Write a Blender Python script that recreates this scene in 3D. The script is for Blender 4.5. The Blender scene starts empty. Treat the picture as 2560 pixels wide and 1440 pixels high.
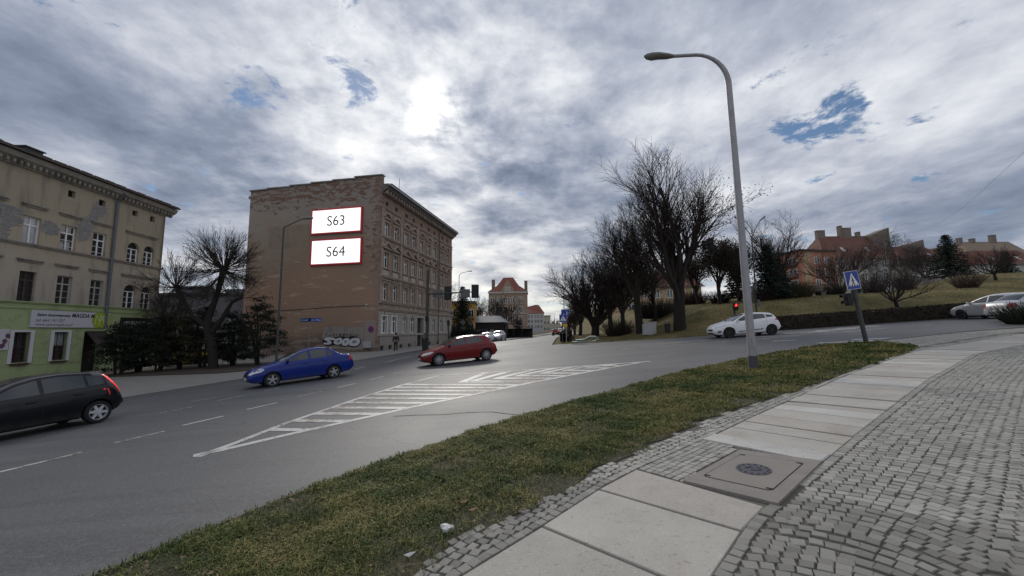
import bpy, bmesh, math, random
import numpy as np
from mathutils import Vector, Matrix, geometry
from mathutils.bvhtree import BVHTree
random.seed(7); RNG = np.random.default_rng(7)
SC = bpy.context.scene
COL = SC.collection
R = math.radians

# ---------------------------------------------------------------- camera
F = 970.0; PITCH = math.atan(108/970.0); ROLL = 0.010; EYE = 1.75
def ray(px, py):
    u = (px-1280)/F; v = -(py-720)/F
    c, s = math.cos(ROLL), math.sin(ROLL)
    u2 = u*c+v*s; v2 = -u*s+v*c
    cp, sp = math.cos(PITCH), math.sin(PITCH)
    return np.array([u2, cp-v2*sp, sp+v2*cp])
cam = bpy.data.cameras.new('camera'); camo = bpy.data.objects.new('camera', cam); COL.objects.link(camo)
fw = ray(1280, 720); rt = ray(1280+F, 720)-fw; up = ray(1280, 720-F)-fw
camo.matrix_world = Matrix(((rt[0], up[0], -fw[0], 0), (rt[1], up[1], -fw[1], 0), (rt[2], up[2], -fw[2], EYE), (0, 0, 0, 1)))
cam.sensor_width = 36.0; cam.lens = F/2560*36.0; cam.clip_end = 5000; cam.clip_start = 0.05
SC.camera = camo

# ---------------------------------------------------------------- exposure
SC.view_settings.view_transform = 'Standard'; SC.view_settings.look = 'None'
SC.view_settings.exposure = 0.28; SC.view_settings.gamma = 1.0; SC.view_settings.use_curve_mapping = False

# ---------------------------------------------------------------- sky and sun
sd = ray(1085, 288); sd = sd/np.linalg.norm(sd)
SUN_EL = math.asin(sd[2]); SUN_AZ = math.atan2(sd[0], sd[1])
W = bpy.data.worlds.new('World'); SC.world = W; W.use_nodes = True
nt = W.node_tree; nt.nodes.clear()
class NG:
    def __init__(s, tree): s.t = tree
    def n(s, typ, ins=None, **kw):
        nd = s.t.nodes.new(typ)
        for k, v in kw.items(): setattr(nd, k, v)
        for k, v in (ins or {}).items(): s.set(nd.inputs[k], v)
        return nd
    def set(s, sock, v):
        if isinstance(v, bpy.types.NodeSocket): s.t.links.new(v, sock)
        elif isinstance(v, bpy.types.Node): s.t.links.new(v.outputs[0], sock)
        else: sock.default_value = v
    def m(s, op, a, b=0.0, c=None, clamp=False):
        nd = s.n('ShaderNodeMath', {0: a, 1: b}, operation=op, use_clamp=clamp)
        if c is not None: s.set(nd.inputs[2], c)
        return nd.outputs[0]
    def vm(s, op, a, b=None, out=0):
        nd = s.n('ShaderNodeVectorMath', {0: a}, operation=op)
        if b is not None: s.set(nd.inputs[1], b)
        return nd.outputs[out]
    def noise(s, vec, scale, detail=4, rough=.55, dist=0.0):
        return s.n('ShaderNodeTexNoise', {'Vector': vec, 'Scale': scale, 'Detail': detail, 'Roughness': rough, 'Distortion': dist}).outputs[0]
    def ramp(s, fac, stops, interp='LINEAR'):
        nd = s.n('ShaderNodeValToRGB', {0: fac}); cr = nd.color_ramp; cr.interpolation = interp
        while len(cr.elements) < len(stops): cr.elements.new(0.5)
        for e, (p, c) in zip(cr.elements, stops):
            e.position = p; e.color = (c, c, c, 1) if isinstance(c, (int, float)) else (*c, 1)
        return nd.outputs[0]
    def mix(s, fac, a, b, blend='MIX'):
        nd = s.n('ShaderNodeMix', data_type='RGBA', blend_type=blend, clamp_factor=True)
        s.set(nd.inputs[0], fac)
        for i, v in ((6, a), (7, b)):
            if isinstance(v, tuple) and len(v) == 3: v = (*v, 1)
            s.set(nd.inputs[i], v)
        return nd.outputs[2]
    def sstep(s, x, a, b):
        return s.n('ShaderNodeMapRange', {0: x, 1: a, 2: b, 3: 0.0, 4: 1.0}, interpolation_type='SMOOTHSTEP', clamp=True).outputs[0]
g = NG(nt)
tc = g.n('ShaderNodeTexCoord'); D = tc.outputs['Generated']
sx = g.n('ShaderNodeSeparateXYZ', {0: D}); dx, dy, dz = sx.outputs
zz = g.m('MAXIMUM', dz, 0.0); den = g.m('ADD', zz, 0.16)
qx = g.m('DIVIDE', dx, den); qy = g.m('DIVIDE', dy, den)
q = g.n('ShaderNodeCombineXYZ', {0: qx, 1: qy, 2: 0.0}).outputs[0]
qs = g.n('ShaderNodeCombineXYZ', {0: qx, 1: g.m('MULTIPLY', qy, .62), 2: 3.7}).outputs[0]
sunv = tuple(float(a) for a in sd)
cs = g.vm('DOT_PRODUCT', D, sunv, out=1)
ang = g.m('ARCCOSINE', g.m('MINIMUM', g.m('MAXIMUM', cs, -1.0), 1.0))      # angle to the sun, radians
def near(dirv, width):
    d = dirv/np.linalg.norm(dirv)
    c_ = g.vm('DOT_PRODUCT', D, tuple(float(a) for a in d), out=1)
    a_ = g.m('ARCCOSINE', g.m('MINIMUM', g.m('MAXIMUM', c_, -1.0), 1.0))
    return g.m('POWER', 2.718, g.m('MULTIPLY', g.m('MULTIPLY', a_, a_), -1.0/(width*width)))
big = g.noise(qs, .55, 3, .5, .0)             # broad bands of thicker cloud
med = g.noise(qs, 1.5, 8, .60, .08)            # middle scale
fine = g.noise(q, 2.5, 10, .61, .12)            # puffs and torn edges
glow = g.m('POWER', 2.718, g.m('MULTIPLY', ang, -2.3))
halo = g.m('POWER', 2.718, g.m('MULTIPLY', g.m('MULTIPLY', ang, ang), -560.0))
# cloud luminance
lum = g.m('ADD', .497, g.m('MULTIPLY', g.m('SUBTRACT', big, .5), .75))
lum = g.m('ADD', lum, g.m('MULTIPLY', g.m('SUBTRACT', med, .5), .62))
lum = g.m('ADD', lum, g.m('MULTIPLY', g.m('SUBTRACT', fine, .5), g.m('ADD', .30, g.m('MULTIPLY', glow, 1.25))))
lum = g.m('ADD', lum, g.m('MULTIPLY', glow, .20))
for px_, py_, w_, a_ in ((120, 330, .30, -.15), (620, 400, .15, -.09), (1270, 400, .13, -.11), (1180, 360, .07, -.06), (2380, 470, .17, -.13), (2200, 520, .16, -.05), (1720, 60, .20, -.07), (2560, 40, .22, -.05), (560, 120, .13, .09), (960, 120, .2, .02), (2150, 330, .15, .11), (2500, 190, .16, .09), (2000, 180, .2, .05), (1750, 330, .16, .06), (1480, 230, .18, .07), (840, 210, .14, -.10), (1010, 60, .12, -.04), (700, 300, .12, -.05)):
    lum = g.m('ADD', lum, g.m('MULTIPLY', near(ray(px_, py_), w_), a_))
lum = g.m('ADD', lum, g.m('MULTIPLY', g.m('POWER', g.m('SUBTRACT', 1.0, zz), 9.0), .15))
ccol = g.ramp(lum, [(.28, (.140, .172, .245)), (.40, (.225, .262, .345)), (.52, (.39, .42, .495)), (.66, (.655, .675, .715)), (.84, (.92, .92, .915))])
warm = g.m('MULTIPLY', g.m('POWER', g.m('SUBTRACT', 1.0, zz), 7.0), g.m('POWER', 2.718, g.m('MULTIPLY', ang, -1.5)))
ccol = g.mix(g.m('MULTIPLY', warm, 1.4, clamp=True), ccol, (1.0, .90, .70), 'MULTIPLY')
veil = g.m('MULTIPLY', halo, g.m('ADD', .12, g.m('MULTIPLY', g.sstep(fine, .40, .60), 1.0)))
ccol = g.mix(1.0, ccol, g.n('ShaderNodeCombineColor', {0: g.m('MULTIPLY', veil, 2.3), 1: g.m('MULTIPLY', veil, 2.2), 2: g.m('MULTIPLY', veil, 1.9)}).outputs[0], 'ADD')
# gaps with blue sky, torn by the same puffs
gapn = g.noise(q, 4.2, 10, .66, .25)
gap = None
for px_, py_, w_, a_ in ((915, 200, .05, .29), (890, 262, .035, .23), (800, 175, .06, .15), (640, 190, .06, .155), (600, 245, .06, .165), (2100, 265, .045, .25), (2030, 300, .05, .20), (2150, 240, .03, .2), (1950, 325, .03, .16)):
    e_ = g.m('MULTIPLY', near(ray(px_, py_), w_), a_); gap = e_ if gap is None else g.m('ADD', gap, e_)
lown = g.noise(g.n('ShaderNodeCombineXYZ', {0: g.m('MULTIPLY', dx, 2.2), 1: g.m('MULTIPLY', dy, 2.2), 2: g.m('MULTIPLY', dz, 26.0)}).outputs[0], 1.0, 4, .5, .3)
lowband = g.m('MULTIPLY', g.sstep(dz, .02, .06), g.m('SUBTRACT', 1.0, g.sstep(dz, .12, .20)))
gapf = g.sstep(g.m('ADD', g.m('ADD', .5, g.m('MULTIPLY', g.m('SUBTRACT', gapn, .5), 1.7)), gap), .67, .85)
gapl = g.m('MULTIPLY', g.sstep(lown, .50, .62), lowband)
gapa = g.m('MAXIMUM', gapf, g.m('MULTIPLY', gapl, .38))
sky = g.n('ShaderNodeTexSky', sky_type='NISHITA')
sky.sun_disc = False; sky.sun_elevation = SUN_EL; sky.sun_rotation = SUN_AZ; sky.air_density = 1.0; sky.dust_density = .2; sky.ozone_density = 3.0
bsky = g.n('ShaderNodeBackground', {0: sky.outputs[0], 1: 0.066})
bcl = g.n('ShaderNodeBackground', {0: ccol, 1: 1.0})
mx = g.n('ShaderNodeMixShader', {0: gapa}); nt.links.new(bcl.outputs[0], mx.inputs[1]); nt.links.new(bsky.outputs[0], mx.inputs[2])
wo = g.n('ShaderNodeOutputWorld'); nt.links.new(mx.outputs[0], wo.inputs[0])
sl = bpy.data.lights.new('sun', 'SUN'); sl.energy = 1.5; sl.angle = R(12); sl.color = (1.0, .95, .86)
so = bpy.data.objects.new('sun', sl); COL.objects.link(so)
so.rotation_euler = Vector(sunv).to_track_quat('Z', 'Y').to_euler(); so.location = (0, 0, 60)

# ---------------------------------------------------------------- terrain
GY = [-60, 0, 43, 52, 65, 97, 140, 400]; GZ = [-.86, 0, .62, .55, .35, -.05, -.4, -.6]
KA = np.array([-15.5, 15.8]); KD = np.array([6.5, 21.7]); KD = KD/np.hypot(*KD); KN = np.array([-KD[1], KD[0]])
def plane(x, y):
    xe = np.interp(x, [-200, 32, 60, 200, 900], [-200, 32, 45, 60, 70])
    return .066*xe+np.interp(y, GY, GZ)-.05
def H(x, y):
    q_ = np.maximum((x-KA[0])*KN[0]+(y-KA[1])*KN[1], 0.0)
    return plane(x-q_*KN[0], y-q_*KN[1])-.03*np.minimum(q_, 45.0)
K2X = [3.2, 7.5, 12.2, 19.5, 30, 50, 90, 300]; K2Y = [31.9, 29.8, 28.3, 27.9, 26.6, 23.5, 17, -10]
BN = [0, 2, 3, 8, 10, 14, 21, 40, 60, 90, 130, 300]; BZ = [0, .1, .4, 2.2, 2.4, 2.8, 4.4, 6.0, 7.5, 8.8, 9.6, 12]; BL_ = [0, .1, .4, 2.1, 2.3, 2.5, 2.9, 3.9, 5.4, 7.8, 9.2, 12]
def HB(x, y):
    n_ = y-np.interp(x, K2X, K2Y)
    w = x-(3.2+(y-31.9)*.135)
    f = np.clip((w-6)/10.0, 0, 1); f = f*f*(3-2*f)
    e = np.clip((x/np.maximum(y, 1.0)-.95)/.25, 0, 1); e = e*e*(3-2*e)
    return H(x, y)+(np.interp(n_, BN, BL_)*(1-e)+np.interp(n_, BN, BZ)*e)*f*(n_ > 0)
def gp(px, py, fn=H):
    r = ray(px, py); lo, t = .3, .3
    while t < 900:
        t2 = t*1.02+.02
        p = r*t2
        if p[2]+EYE < fn(p[0], p[1]):
            a, b = t, t2
            for _ in range(30):
                m_ = .5*(a+b); p = r*m_
                if p[2]+EYE < fn(p[0], p[1]): b = m_
                else: a = m_
            p = r*b
            return np.array([p[0], p[1], float(fn(p[0], p[1]))])
        t = t2
    raise ValueError((px, py))
def at(px, py, depth):                     # the point seen at this pixel, that many metres forward
    r = ray(px, py); t = depth/r[1]
    return np.array([r[0]*t, depth, EYE+r[2]*t])

# ---------------------------------------------------------------- materials
def new_mat(name):
    m_ = bpy.data.materials.new(name); m_.use_nodes = True
    t = m_.node_tree; b = t.nodes['Principled BSDF']
    return m_, NG(t), b
def M(name, col, rough=.8, var=.18, scale=3.0, fine=30.0, bump=0.0, bscale=60.0, metal=0.0, spec=.4, rnd=0.0, coat=0.0, dirt=None, dscale=1.2, damt=.5, pits=0.0):
    m_, g_, b = new_mat(name)
    tc_ = g_.n('ShaderNodeTexCoord').outputs['Object']
    c = (*col, 1)
    n1 = g_.noise(tc_, scale, 5, .6); n2 = g_.noise(tc_, fine, 3, .6)
    k = g_.m('ADD', g_.m('MULTIPLY', g_.m('SUBTRACT', n1, .5), 2.4*var), g_.m('MULTIPLY', g_.m('SUBTRACT', n2, .5), 1.6*var))
    if rnd:
        oi = g_.n('ShaderNodeObjectInfo').outputs['Random']
        k = g_.m('ADD', k, g_.m('MULTIPLY', g_.m('SUBTRACT', oi, .5), 2*rnd))
    k = g_.m('ADD', k, 1.0)
    cc = g_.vm('SCALE', c[:3]); nd = cc.node; g_.set(nd.inputs[3], k)
    cc = nd.outputs[0]
    if dirt:
        dn = g_.noise(tc_, dscale, 6, .65, .4)
        cc = g_.mix(g_.m('MULTIPLY', g_.sstep(dn, .48, .68), damt), cc, dirt)
    if pits:
        pn = g_.noise(tc_, 21, 7, .7, .3); cc = g_.mix(g_.m('MULTIPLY', g_.sstep(pn, .585, .64), pits), cc, (.14, .125, .105))
        p2 = g_.noise(tc_, 55, 3, .6); cc = g_.mix(g_.m('MULTIPLY', g_.sstep(p2, .60, .70), pits), cc, (.60, .57, .53))
    g_.set(b.inputs['Base Color'], cc)
    b.inputs['Roughness'].default_value = rough; b.inputs['Metallic'].default_value = metal
    b.inputs['Specular IOR Level'].default_value = spec
    b.inputs['Coat Weight'].default_value = coat; b.inputs['Coat Roughness'].default_value = .06
    if bump:
        bn = g_.noise(tc_, bscale, 4, .6)
        bp = g_.n('ShaderNodeBump', {'Height': bn, 'Strength': bump, 'Distance': .02})
        g_.set(b.inputs['Normal'], bp.outputs[0])
    return m_
def emit_mat(name, col, strength, base=(.5, .5, .5)):
    m_, g_, b = new_mat(name)
    b.inputs['Base Color'].default_value = (*base, 1); b.inputs['Emission Color'].default_value = (*col, 1); b.inputs['Emission Strength'].default_value = strength
    b.inputs['Roughness'].default_value = .4
    return m_

# ---------------------------------------------------------------- mesh helpers
class MB:
    def __init__(s): s.v = []; s.f = []; s.mi = []
    def add(s, vs, fs, mi=0):
        o = len(s.v); s.v += [tuple(map(float, p)) for p in vs]; s.f += [tuple(i+o for i in f) for f in fs]; s.mi += [mi]*len(fs); return s
    def box(s, x0, x1, y0, y1, z0, z1, mi=0):
        vs = [(x, y, z) for z in (z0, z1) for y in (y0, y1) for x in (x0, x1)]
        return s.add(vs, [(0, 2, 3, 1), (4, 5, 7, 6), (0, 1, 5, 4), (2, 6, 7, 3), (0, 4, 6, 2), (1, 3, 7, 5)], mi)
    def hull8(s, bot, top, mi=0):          # two quads, ccw from above
        return s.add(list(bot)+list(top), [(3, 2, 1, 0), (4, 5, 6, 7), (0, 1, 5, 4), (1, 2, 6, 5), (2, 3, 7, 6), (3, 0, 4, 7)], mi)
    def tube(s, pts, rad, n=8, mi=0, caps=True):
        pts = [Vector(p) for p in pts]; rr = rad if isinstance(rad, (list, tuple)) else [rad]*len(pts)
        o = len(s.v); pn = None
        for i, p in enumerate(pts):
            d = (pts[min(i+1, len(pts)-1)]-pts[max(i-1, 0)]).normalized()
            if pn is None: pn = d.orthogonal().normalized()
            pn = (pn-d*pn.dot(d)).normalized(); b = d.cross(pn)
            for k in range(n):
                a = 2*math.pi*k/n
                s.v.append(tuple(p+(pn*math.cos(a)+b*math.sin(a))*rr[i]))
        for i in range(len(pts)-1):
            for k in range(n):
                a, b_ = o+i*n+k, o+i*n+(k+1) % n
                s.f.append((a, b_, b_+n, a+n)); s.mi.append(mi)
        if caps:
            s.f.append(tuple(o+k for k in reversed(range(n)))); s.f.append(tuple(o+(len(pts)-1)*n+k for k in range(n))); s.mi += [mi, mi]
        return s
    def cyl(s, c, axis, h, r, n=16, mi=0):
        c = Vector(c); a = Vector(axis).normalized()
        return s.tube([c-a*h/2, c+a*h/2], r, n, mi)
    def lathe(s, prof, c=(0, 0, 0), axis='Z', n=20, mi=0):
        o = len(s.v)
        for k in range(n):
            a = 2*math.pi*k/n; ca, sa = math.cos(a), math.sin(a)
            for r_, h_ in prof:
                p = (r_*ca, r_*sa, h_) if axis == 'Z' else (r_*ca, h_, r_*sa) if axis == 'Y' else (h_, r_*ca, r_*sa)
                s.v.append((p[0]+c[0], p[1]+c[1], p[2]+c[2]))
        m_ = len(prof)
        for k in range(n):
            for j in range(m_-1):
                a, b = o+k*m_+j, o+((k+1) % n)*m_+j
                s.f.append((a, b, b+1, a+1)); s.mi.append(mi)
        return s
    def prism(s, poly, ax, a0, a1, mi=0):   # 2d polygon extruded along ax ('x','y','z')
        def P(p, a): return (a, p[0], p[1]) if ax == 'x' else (p[0], a, p[1]) if ax == 'y' else (p[0], p[1], a)
        n = len(poly); vs = [P(p, a0) for p in poly]+[P(p, a1) for p in poly]
        fs = [tuple(reversed(range(n))), tuple(range(n, 2*n))]+[(i, (i+1) % n, n+(i+1) % n, n+i) for i in range(n)]
        return s.add(vs, fs, mi)
    def mesh(s, name, mats, smooth=False, fix=True):
        me = bpy.data.meshes.new(name); me.from_pydata(s.v, [], s.f)
        for m_ in (mats if isinstance(mats, (list, tuple)) else [mats]): me.materials.append(m_)
        if any(s.mi): me.polygons.foreach_set('material_index', s.mi)
        if fix:
            bm = bmesh.new(); bm.from_mesh(me); bmesh.ops.recalc_face_normals(bm, faces=bm.faces); bm.to_mesh(me); bm.free()
        if smooth:
            me.polygons.foreach_set('use_smooth', [True]*len(me.polygons))
            if smooth is not True: me.set_sharp_from_angle(angle=R(smooth))
        me.update(); return me
    def obj(s, name, mats, parent=None, smooth=False, fix=True):
        return link(name, s.mesh(name, mats, smooth, fix), parent)
def link(name, me, parent=None):
    o = bpy.data.objects.new(name, me); COL.objects.link(o)
    if parent is not None: o.parent = parent
    return o
def tag(o, label=None, cat=None, group=None, kind=None):
    if label: o['label'] = label
    if cat: o['category'] = cat
    if group: o['group'] = group
    if kind: o['kind'] = kind
    return o
def thing(name, label, cat, loc=(0, 0, 0), rotz=0.0, group=None):
    o = bpy.data.objects.new(name, None); COL.objects.link(o)
    o.location = tuple(map(float, loc)); o.rotation_euler = (0, 0, rotz); o.empty_display_size = .2
    return tag(o, label, cat, group)
def copy_tree(o, parent=None):
    c = o.copy(); COL.objects.link(c)
    if parent is not None: c.parent = parent
    for ch in list(o.children): copy_tree(ch, c)
    return c
def np_mesh(name, verts, faces, mats, smooth=False, mi=None):
    verts = np.asarray(verts, dtype=np.float32); faces = np.asarray(faces, dtype=np.int32); k = faces.shape[1]
    me = bpy.data.meshes.new(name)
    me.vertices.add(len(verts)); me.vertices.foreach_set('co', verts.ravel())
    me.loops.add(faces.size); me.loops.foreach_set('vertex_index', faces.ravel())
    me.polygons.add(len(faces)); me.polygons.foreach_set('loop_start', np.arange(0, faces.size, k, dtype=np.int32))
    for m_ in (mats if isinstance(mats, (list, tuple)) else [mats]): me.materials.append(m_)
    if mi is not None: me.polygons.foreach_set('material_index', np.asarray(mi, dtype=np.int32))
    if smooth: me.polygons.foreach_set('use_smooth', [True]*len(faces))
    me.update(calc_edges=True)
    if not smooth: me.shade_flat()
    return me
def inside(poly, x, y):
    poly = np.asarray(poly); n = len(poly); r_ = np.zeros(np.shape(x), bool); j = n-1
    for i in range(n):
        xi, yi = poly[i]; xj, yj = poly[j]
        c = ((yi > y) != (yj > y)) & (x < (xj-xi)*(y-yi)/((yj-yi) or 1e-12)+xi)
        r_ ^= c; j = i
    return r_
def densify(poly, step, closed=True):
    out = []; n = len(poly)
    for i in range(n if closed else n-1):
        a = np.array(poly[i], float); b = np.array(poly[(i+1) % n], float); k = max(1, int(np.hypot(*(b-a))/step))
        out += [tuple(a+(b-a)*t/k) for t in range(k)]
    if not closed: out.append(tuple(poly[-1]))
    return out
def tri2d(poly, step):
    b = densify(poly, step); xs = [p[0] for p in b]; ys = [p[1] for p in b]
    gx, gy = np.meshgrid(np.arange(min(xs)+step/2, max(xs), step), np.arange(min(ys)+step/2, max(ys), step)); gx = gx.ravel(); gy = gy.ravel()
    k = inside(b, gx, gy); pts = [Vector(p) for p in b]+[Vector((float(x), float(y))) for x, y in zip(gx[k], gy[k])]
    n = len(b); vs, _, fs, *_r = geometry.delaunay_2d_cdt(pts, [], [list(range(n))], 1, 1e-5)
    return [(v[0], v[1]) for v in vs], [tuple(f) for f in fs]
def drape(name, poly, step, off, mat, parent=None, fn=H):
    vs, fs = tri2d(poly, step); a = np.array(vs)
    z = fn(a[:, 0], a[:, 1])+off
    me = bpy.data.meshes.new(name); me.from_pydata([(float(x), float(y), float(q_)) for (x, y), q_ in zip(vs, z)], [], fs); me.materials.append(mat)
    me.update()
    if len(me.polygons) and me.polygons[0].normal.z < 0: me.flip_normals()
    return link(name, me, parent)
def font_mesh(name, text, size, mat, parent, extr=.004, align='LEFT', shear=0.0, bold=0.0):
    cu = bpy.data.curves.new(name, 'FONT'); cu.body = text; cu.size = size; cu.extrude = extr; cu.align_x = align; cu.shear = shear; cu.offset = bold
    cu.resolution_u = 3
    to = bpy.data.objects.new(name, cu); COL.objects.link(to)
    me = bpy.data.meshes.new_from_object(to.evaluated_get(bpy.context.evaluated_depsgraph_get()))
    bpy.data.objects.remove(to); me.materials.clear(); me.materials.append(mat); me.name = name
    return link(name, me, parent)

# ---------------------------------------------------------------- surface materials
def asphalt_mat():
    m_, g_, b = new_mat('asphalt'); tc_ = g_.n('ShaderNodeTexCoord').outputs['Object']
    n1 = g_.noise(tc_, .22, 5, .6, .3); n2 = g_.noise(tc_, 24, 5, .8); n3 = g_.noise(tc_, 120, 2, .6)
    mp = g_.n('ShaderNodeMapping', {0: tc_, 2: (0, 0, R(-38)), 3: (.12, 1.4, 1)})
    n4 = g_.noise(mp.outputs[0], 1.0, 4, .6)
    c = g_.mix(g_.sstep(n1, .35, .68), (.052, .053, .058), (.084, .084, .090))
    c = g_.mix(g_.m('MULTIPLY', g_.sstep(n4, .46, .62), .7), c, (.038, .038, .042))
    c = g_.mix(g_.m('MULTIPLY', g_.sstep(n2, .46, .66), .55), c, (.15, .15, .155))
    c = g_.mix(g_.m('MULTIPLY', g_.sstep(n3, .52, .7), .5), c, (.25, .25, .25)); c = g_.mix(g_.m('MULTIPLY', g_.sstep(n3, .46, .3), .5), c, (.035, .035, .038))
    # cracks
    vn = g_.n('ShaderNodeTexVoronoi', {'Vector': g_.vm('ADD', tc_, g_.vm('SCALE', g_.n('ShaderNodeTexNoise', {'Vector': tc_, 'Scale': 1.3, 'Detail': 5}).outputs[1])), 'Scale': .17}, feature='DISTANCE_TO_EDGE')
    ck = g_.m('LESS_THAN', vn.outputs[0], .0022)
    c = g_.mix(g_.m('MULTIPLY', ck, .75), c, (.03, .03, .032))
    g_.set(b.inputs['Base Color'], c)
    rg = g_.m('ADD', .52, g_.m('MULTIPLY', n1, .25)); g_.set(b.inputs['Roughness'], rg)
    b.inputs['Specular IOR Level'].default_value = .5
    bp = g_.n('ShaderNodeBump', {'Height': n3, 'Strength': .35, 'Distance': .006}); g_.set(b.inputs['Normal'], bp.outputs[0])
    return m_
ASPH = asphalt_mat()
def paint_mat(name, col=(.62, .61, .58), wear=.5, warm=(.42, .36, .31)):
    m_, g_, b = new_mat(name); tc_ = g_.n('ShaderNodeTexCoord').outputs['Object']
    n1 = g_.noise(tc_, 9, 8, .75, .4); n2 = g_.noise(tc_, .6, 3, .5)
    w = g_.sstep(g_.m('ADD', n1, g_.m('MULTIPLY', g_.m('SUBTRACT', n2, .5), .5)), wear, wear+.09)
    c = g_.mix(g_.sstep(n2, .45, .6), col, warm) if warm else col
    c = g_.mix(w, c, (.085, .083, .085)); g_.set(b.inputs['Base Color'], c); b.inputs['Roughness'].default_value = .6
    return m_
PAINT = paint_mat('road_paint', (.47, .465, .445), wear=.51); PAINT2 = paint_mat('road_paint_worn', (.36, .36, .36), .49, None)
SOIL = M('soil', (.085, .066, .047), .95, .3, 2.2, 40, .6, 30)
def grassground_mat():
    m_, g_, b = new_mat('grass_ground'); tc_ = g_.n('ShaderNodeTexCoord').outputs['Object']
    n1 = g_.noise(tc_, .35, 5, .6); n2 = g_.noise(tc_, 5, 6, .7); n3 = g_.noise(tc_, 28, 3, .7)
    c = g_.ramp(n1, [(.34, (.085, .078, .034)), (.5, (.14, .118, .052)), (.66, (.20, .16, .078))])
    c = g_.mix(g_.m('MULTIPLY', g_.sstep(n2, .45, .7), .7), c, (.050, .048, .020))
    c = g_.mix(g_.m('MULTIPLY', g_.sstep(n3, .5, .8), .5), c, (.20, .165, .09))
    g_.set(b.inputs['Base Color'], c); b.inputs['Roughness'].default_value = .95; b.inputs['Specular IOR Level'].default_value = .1
    bp = g_.n('ShaderNodeBump', {'Height': n2, 'Strength': .8, 'Distance': .12}); g_.set(b.inputs['Normal'], bp.outputs[0])
    return m_
GRASSG = grassground_mat()
SAND = M('joint_sand', (.105, .096, .080), .95, .3, 3, 50)
FLAG = M('pavement_setts', (.20, .19, .175), .85, .25, 2, 14, .5, 22)
GRAN = M('granite_slab', (.365, .345, .31), .75, .22, 1.6, 70, .45, 70, rnd=.12, dirt=(.27, .235, .205), dscale=1.3, damt=.45, pits=.45)
GRANL = M('granite_slab_light', (.42, .41, .385), .75, .26, 2, 90, .45, 70, dirt=(.30, .285, .26), dscale=1.5, damt=.4, pits=.5)
GRANP = M('granite_slab_warm', (.36, .332, .30), .75, .22, 1.6, 70, .45, 70, dirt=(.28, .24, .21), dscale=1.3, damt=.4, pits=.4)
KERB = M('kerb_granite', (.20, .195, .185), .8, .2, 2, 40, .3, 40)
COBB = M('cobble_granite', (.25, .24, .215), .72, .22, 9, 90, .6, 50, rnd=.24)
def cobble_mass_mat():
    m_, g_, b = new_mat('cobble_granite_mass'); tc_ = g_.n('ShaderNodeTexCoord').outputs['Object']
    at_ = g_.n('ShaderNodeAttribute', attribute_name='shade').outputs['Fac']
    n1 = g_.noise(tc_, 9, 4, .6); n2 = g_.noise(tc_, 90, 3, .6); n0 = g_.noise(tc_, .5, 3, .5)
    k = g_.m('ADD', g_.m('ADD', .46, g_.m('MULTIPLY', at_, .48)), g_.m('ADD', g_.m('MULTIPLY', n1, .3), g_.m('MULTIPLY', n2, .3)))
    k = g_.m('MULTIPLY', k, g_.m('ADD', .75, g_.m('MULTIPLY', n0, .5)))
    c = g_.vm('SCALE', (.26, .25, .222)); g_.set(c.node.inputs[3], k)
    g_.set(b.inputs['Base Color'], c.node.outputs[0]); b.inputs['Roughness'].default_value = .72
    bp = g_.n('ShaderNodeBump', {'Height': n1, 'Strength': .5, 'Distance': .02}); g_.set(b.inputs['Normal'], bp.outputs[0])
    return m_
COBM = cobble_mass_mat()

# ---------------------------------------------------------------- ground sheet
def ground():
    xs = np.unique(np.concatenate([np.arange(-60, 110, 1.5), np.linspace(-900, -60, 30), np.linspace(110, 1100, 36)]))
    ys = np.unique(np.concatenate([np.arange(-12, 110, 1.5), np.linspace(-80, -12, 8), np.linspace(110, 1500, 40)]))
    X, Y = np.meshgrid(xs, ys); Z = HB(X, Y)-.08
    far = np.clip((Y-60)/200, 0, 1); Z = Z+far*0
    v = np.stack([X.ravel(), Y.ravel(), Z.ravel()], 1); nx, ny = len(xs), len(ys)
    i, j = np.meshgrid(np.arange(nx-1), np.arange(ny-1)); a = (j*nx+i).ravel()
    f = np.stack([a, a+1, a+1+nx, a+nx], 1)
    o = link('ground', np_mesh('ground', v, f, GRASSG, True)); tag(o, kind='structure')
ground()
# carriageway
VERGE_UP = [(-9.5, -7), (-7, -2.6), (-5.2, .5), (-3.48, 3.46), (-2.72, 4.74), (-1.69, 6.02), (.13, 7.95), (2.1, 9.59), (5.11, 12.08), (7.6, 13.6), (10.4, 15.2), (13.03, 16.4), (14.42, 16.25)]
VERGE_LO = [(-3.6, -2), (-2.2, .9), (-.85, 3.0), (-.54, 3.57), (.18, 4.08), (1.05, 4.92), (1.99, 5.64), (3.16, 6.65), (4.53, 7.44), (6.56, 8.65), (10.31, 11.06), (13.5, 13.1), (14.5, 14.2), (14.75, 15.3)]
NEARK = [(14.42, 16.25), (15.6, 16.45), (17, 16.7), (19.6, 17.3), (21.8, 17.2), (30, 16), (50, 13), (90, 6), (120, 0)]
K1 = [(-24, -12.6), (-15.5, 15.8), (-9, 37.5), (-.2, 67), (8, 103), (20, 160)]
K3 = [(31, 160), (18.5, 103), (9, 73.5), (3.2, 31.9)]
K2 = [(3.2, 31.9), (7.5, 29.8), (12.2, 28.3), (19.5, 27.9), (30, 26.6), (50, 23.5), (90, 17), (120, 11)]
road_poly = K1+K3+K2[1:]+list(reversed(NEARK))+list(reversed(VERGE_UP[:-1]))
road = drape('road', road_poly, 2.0, 0.0, ASPH); tag(road, kind='structure')
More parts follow.
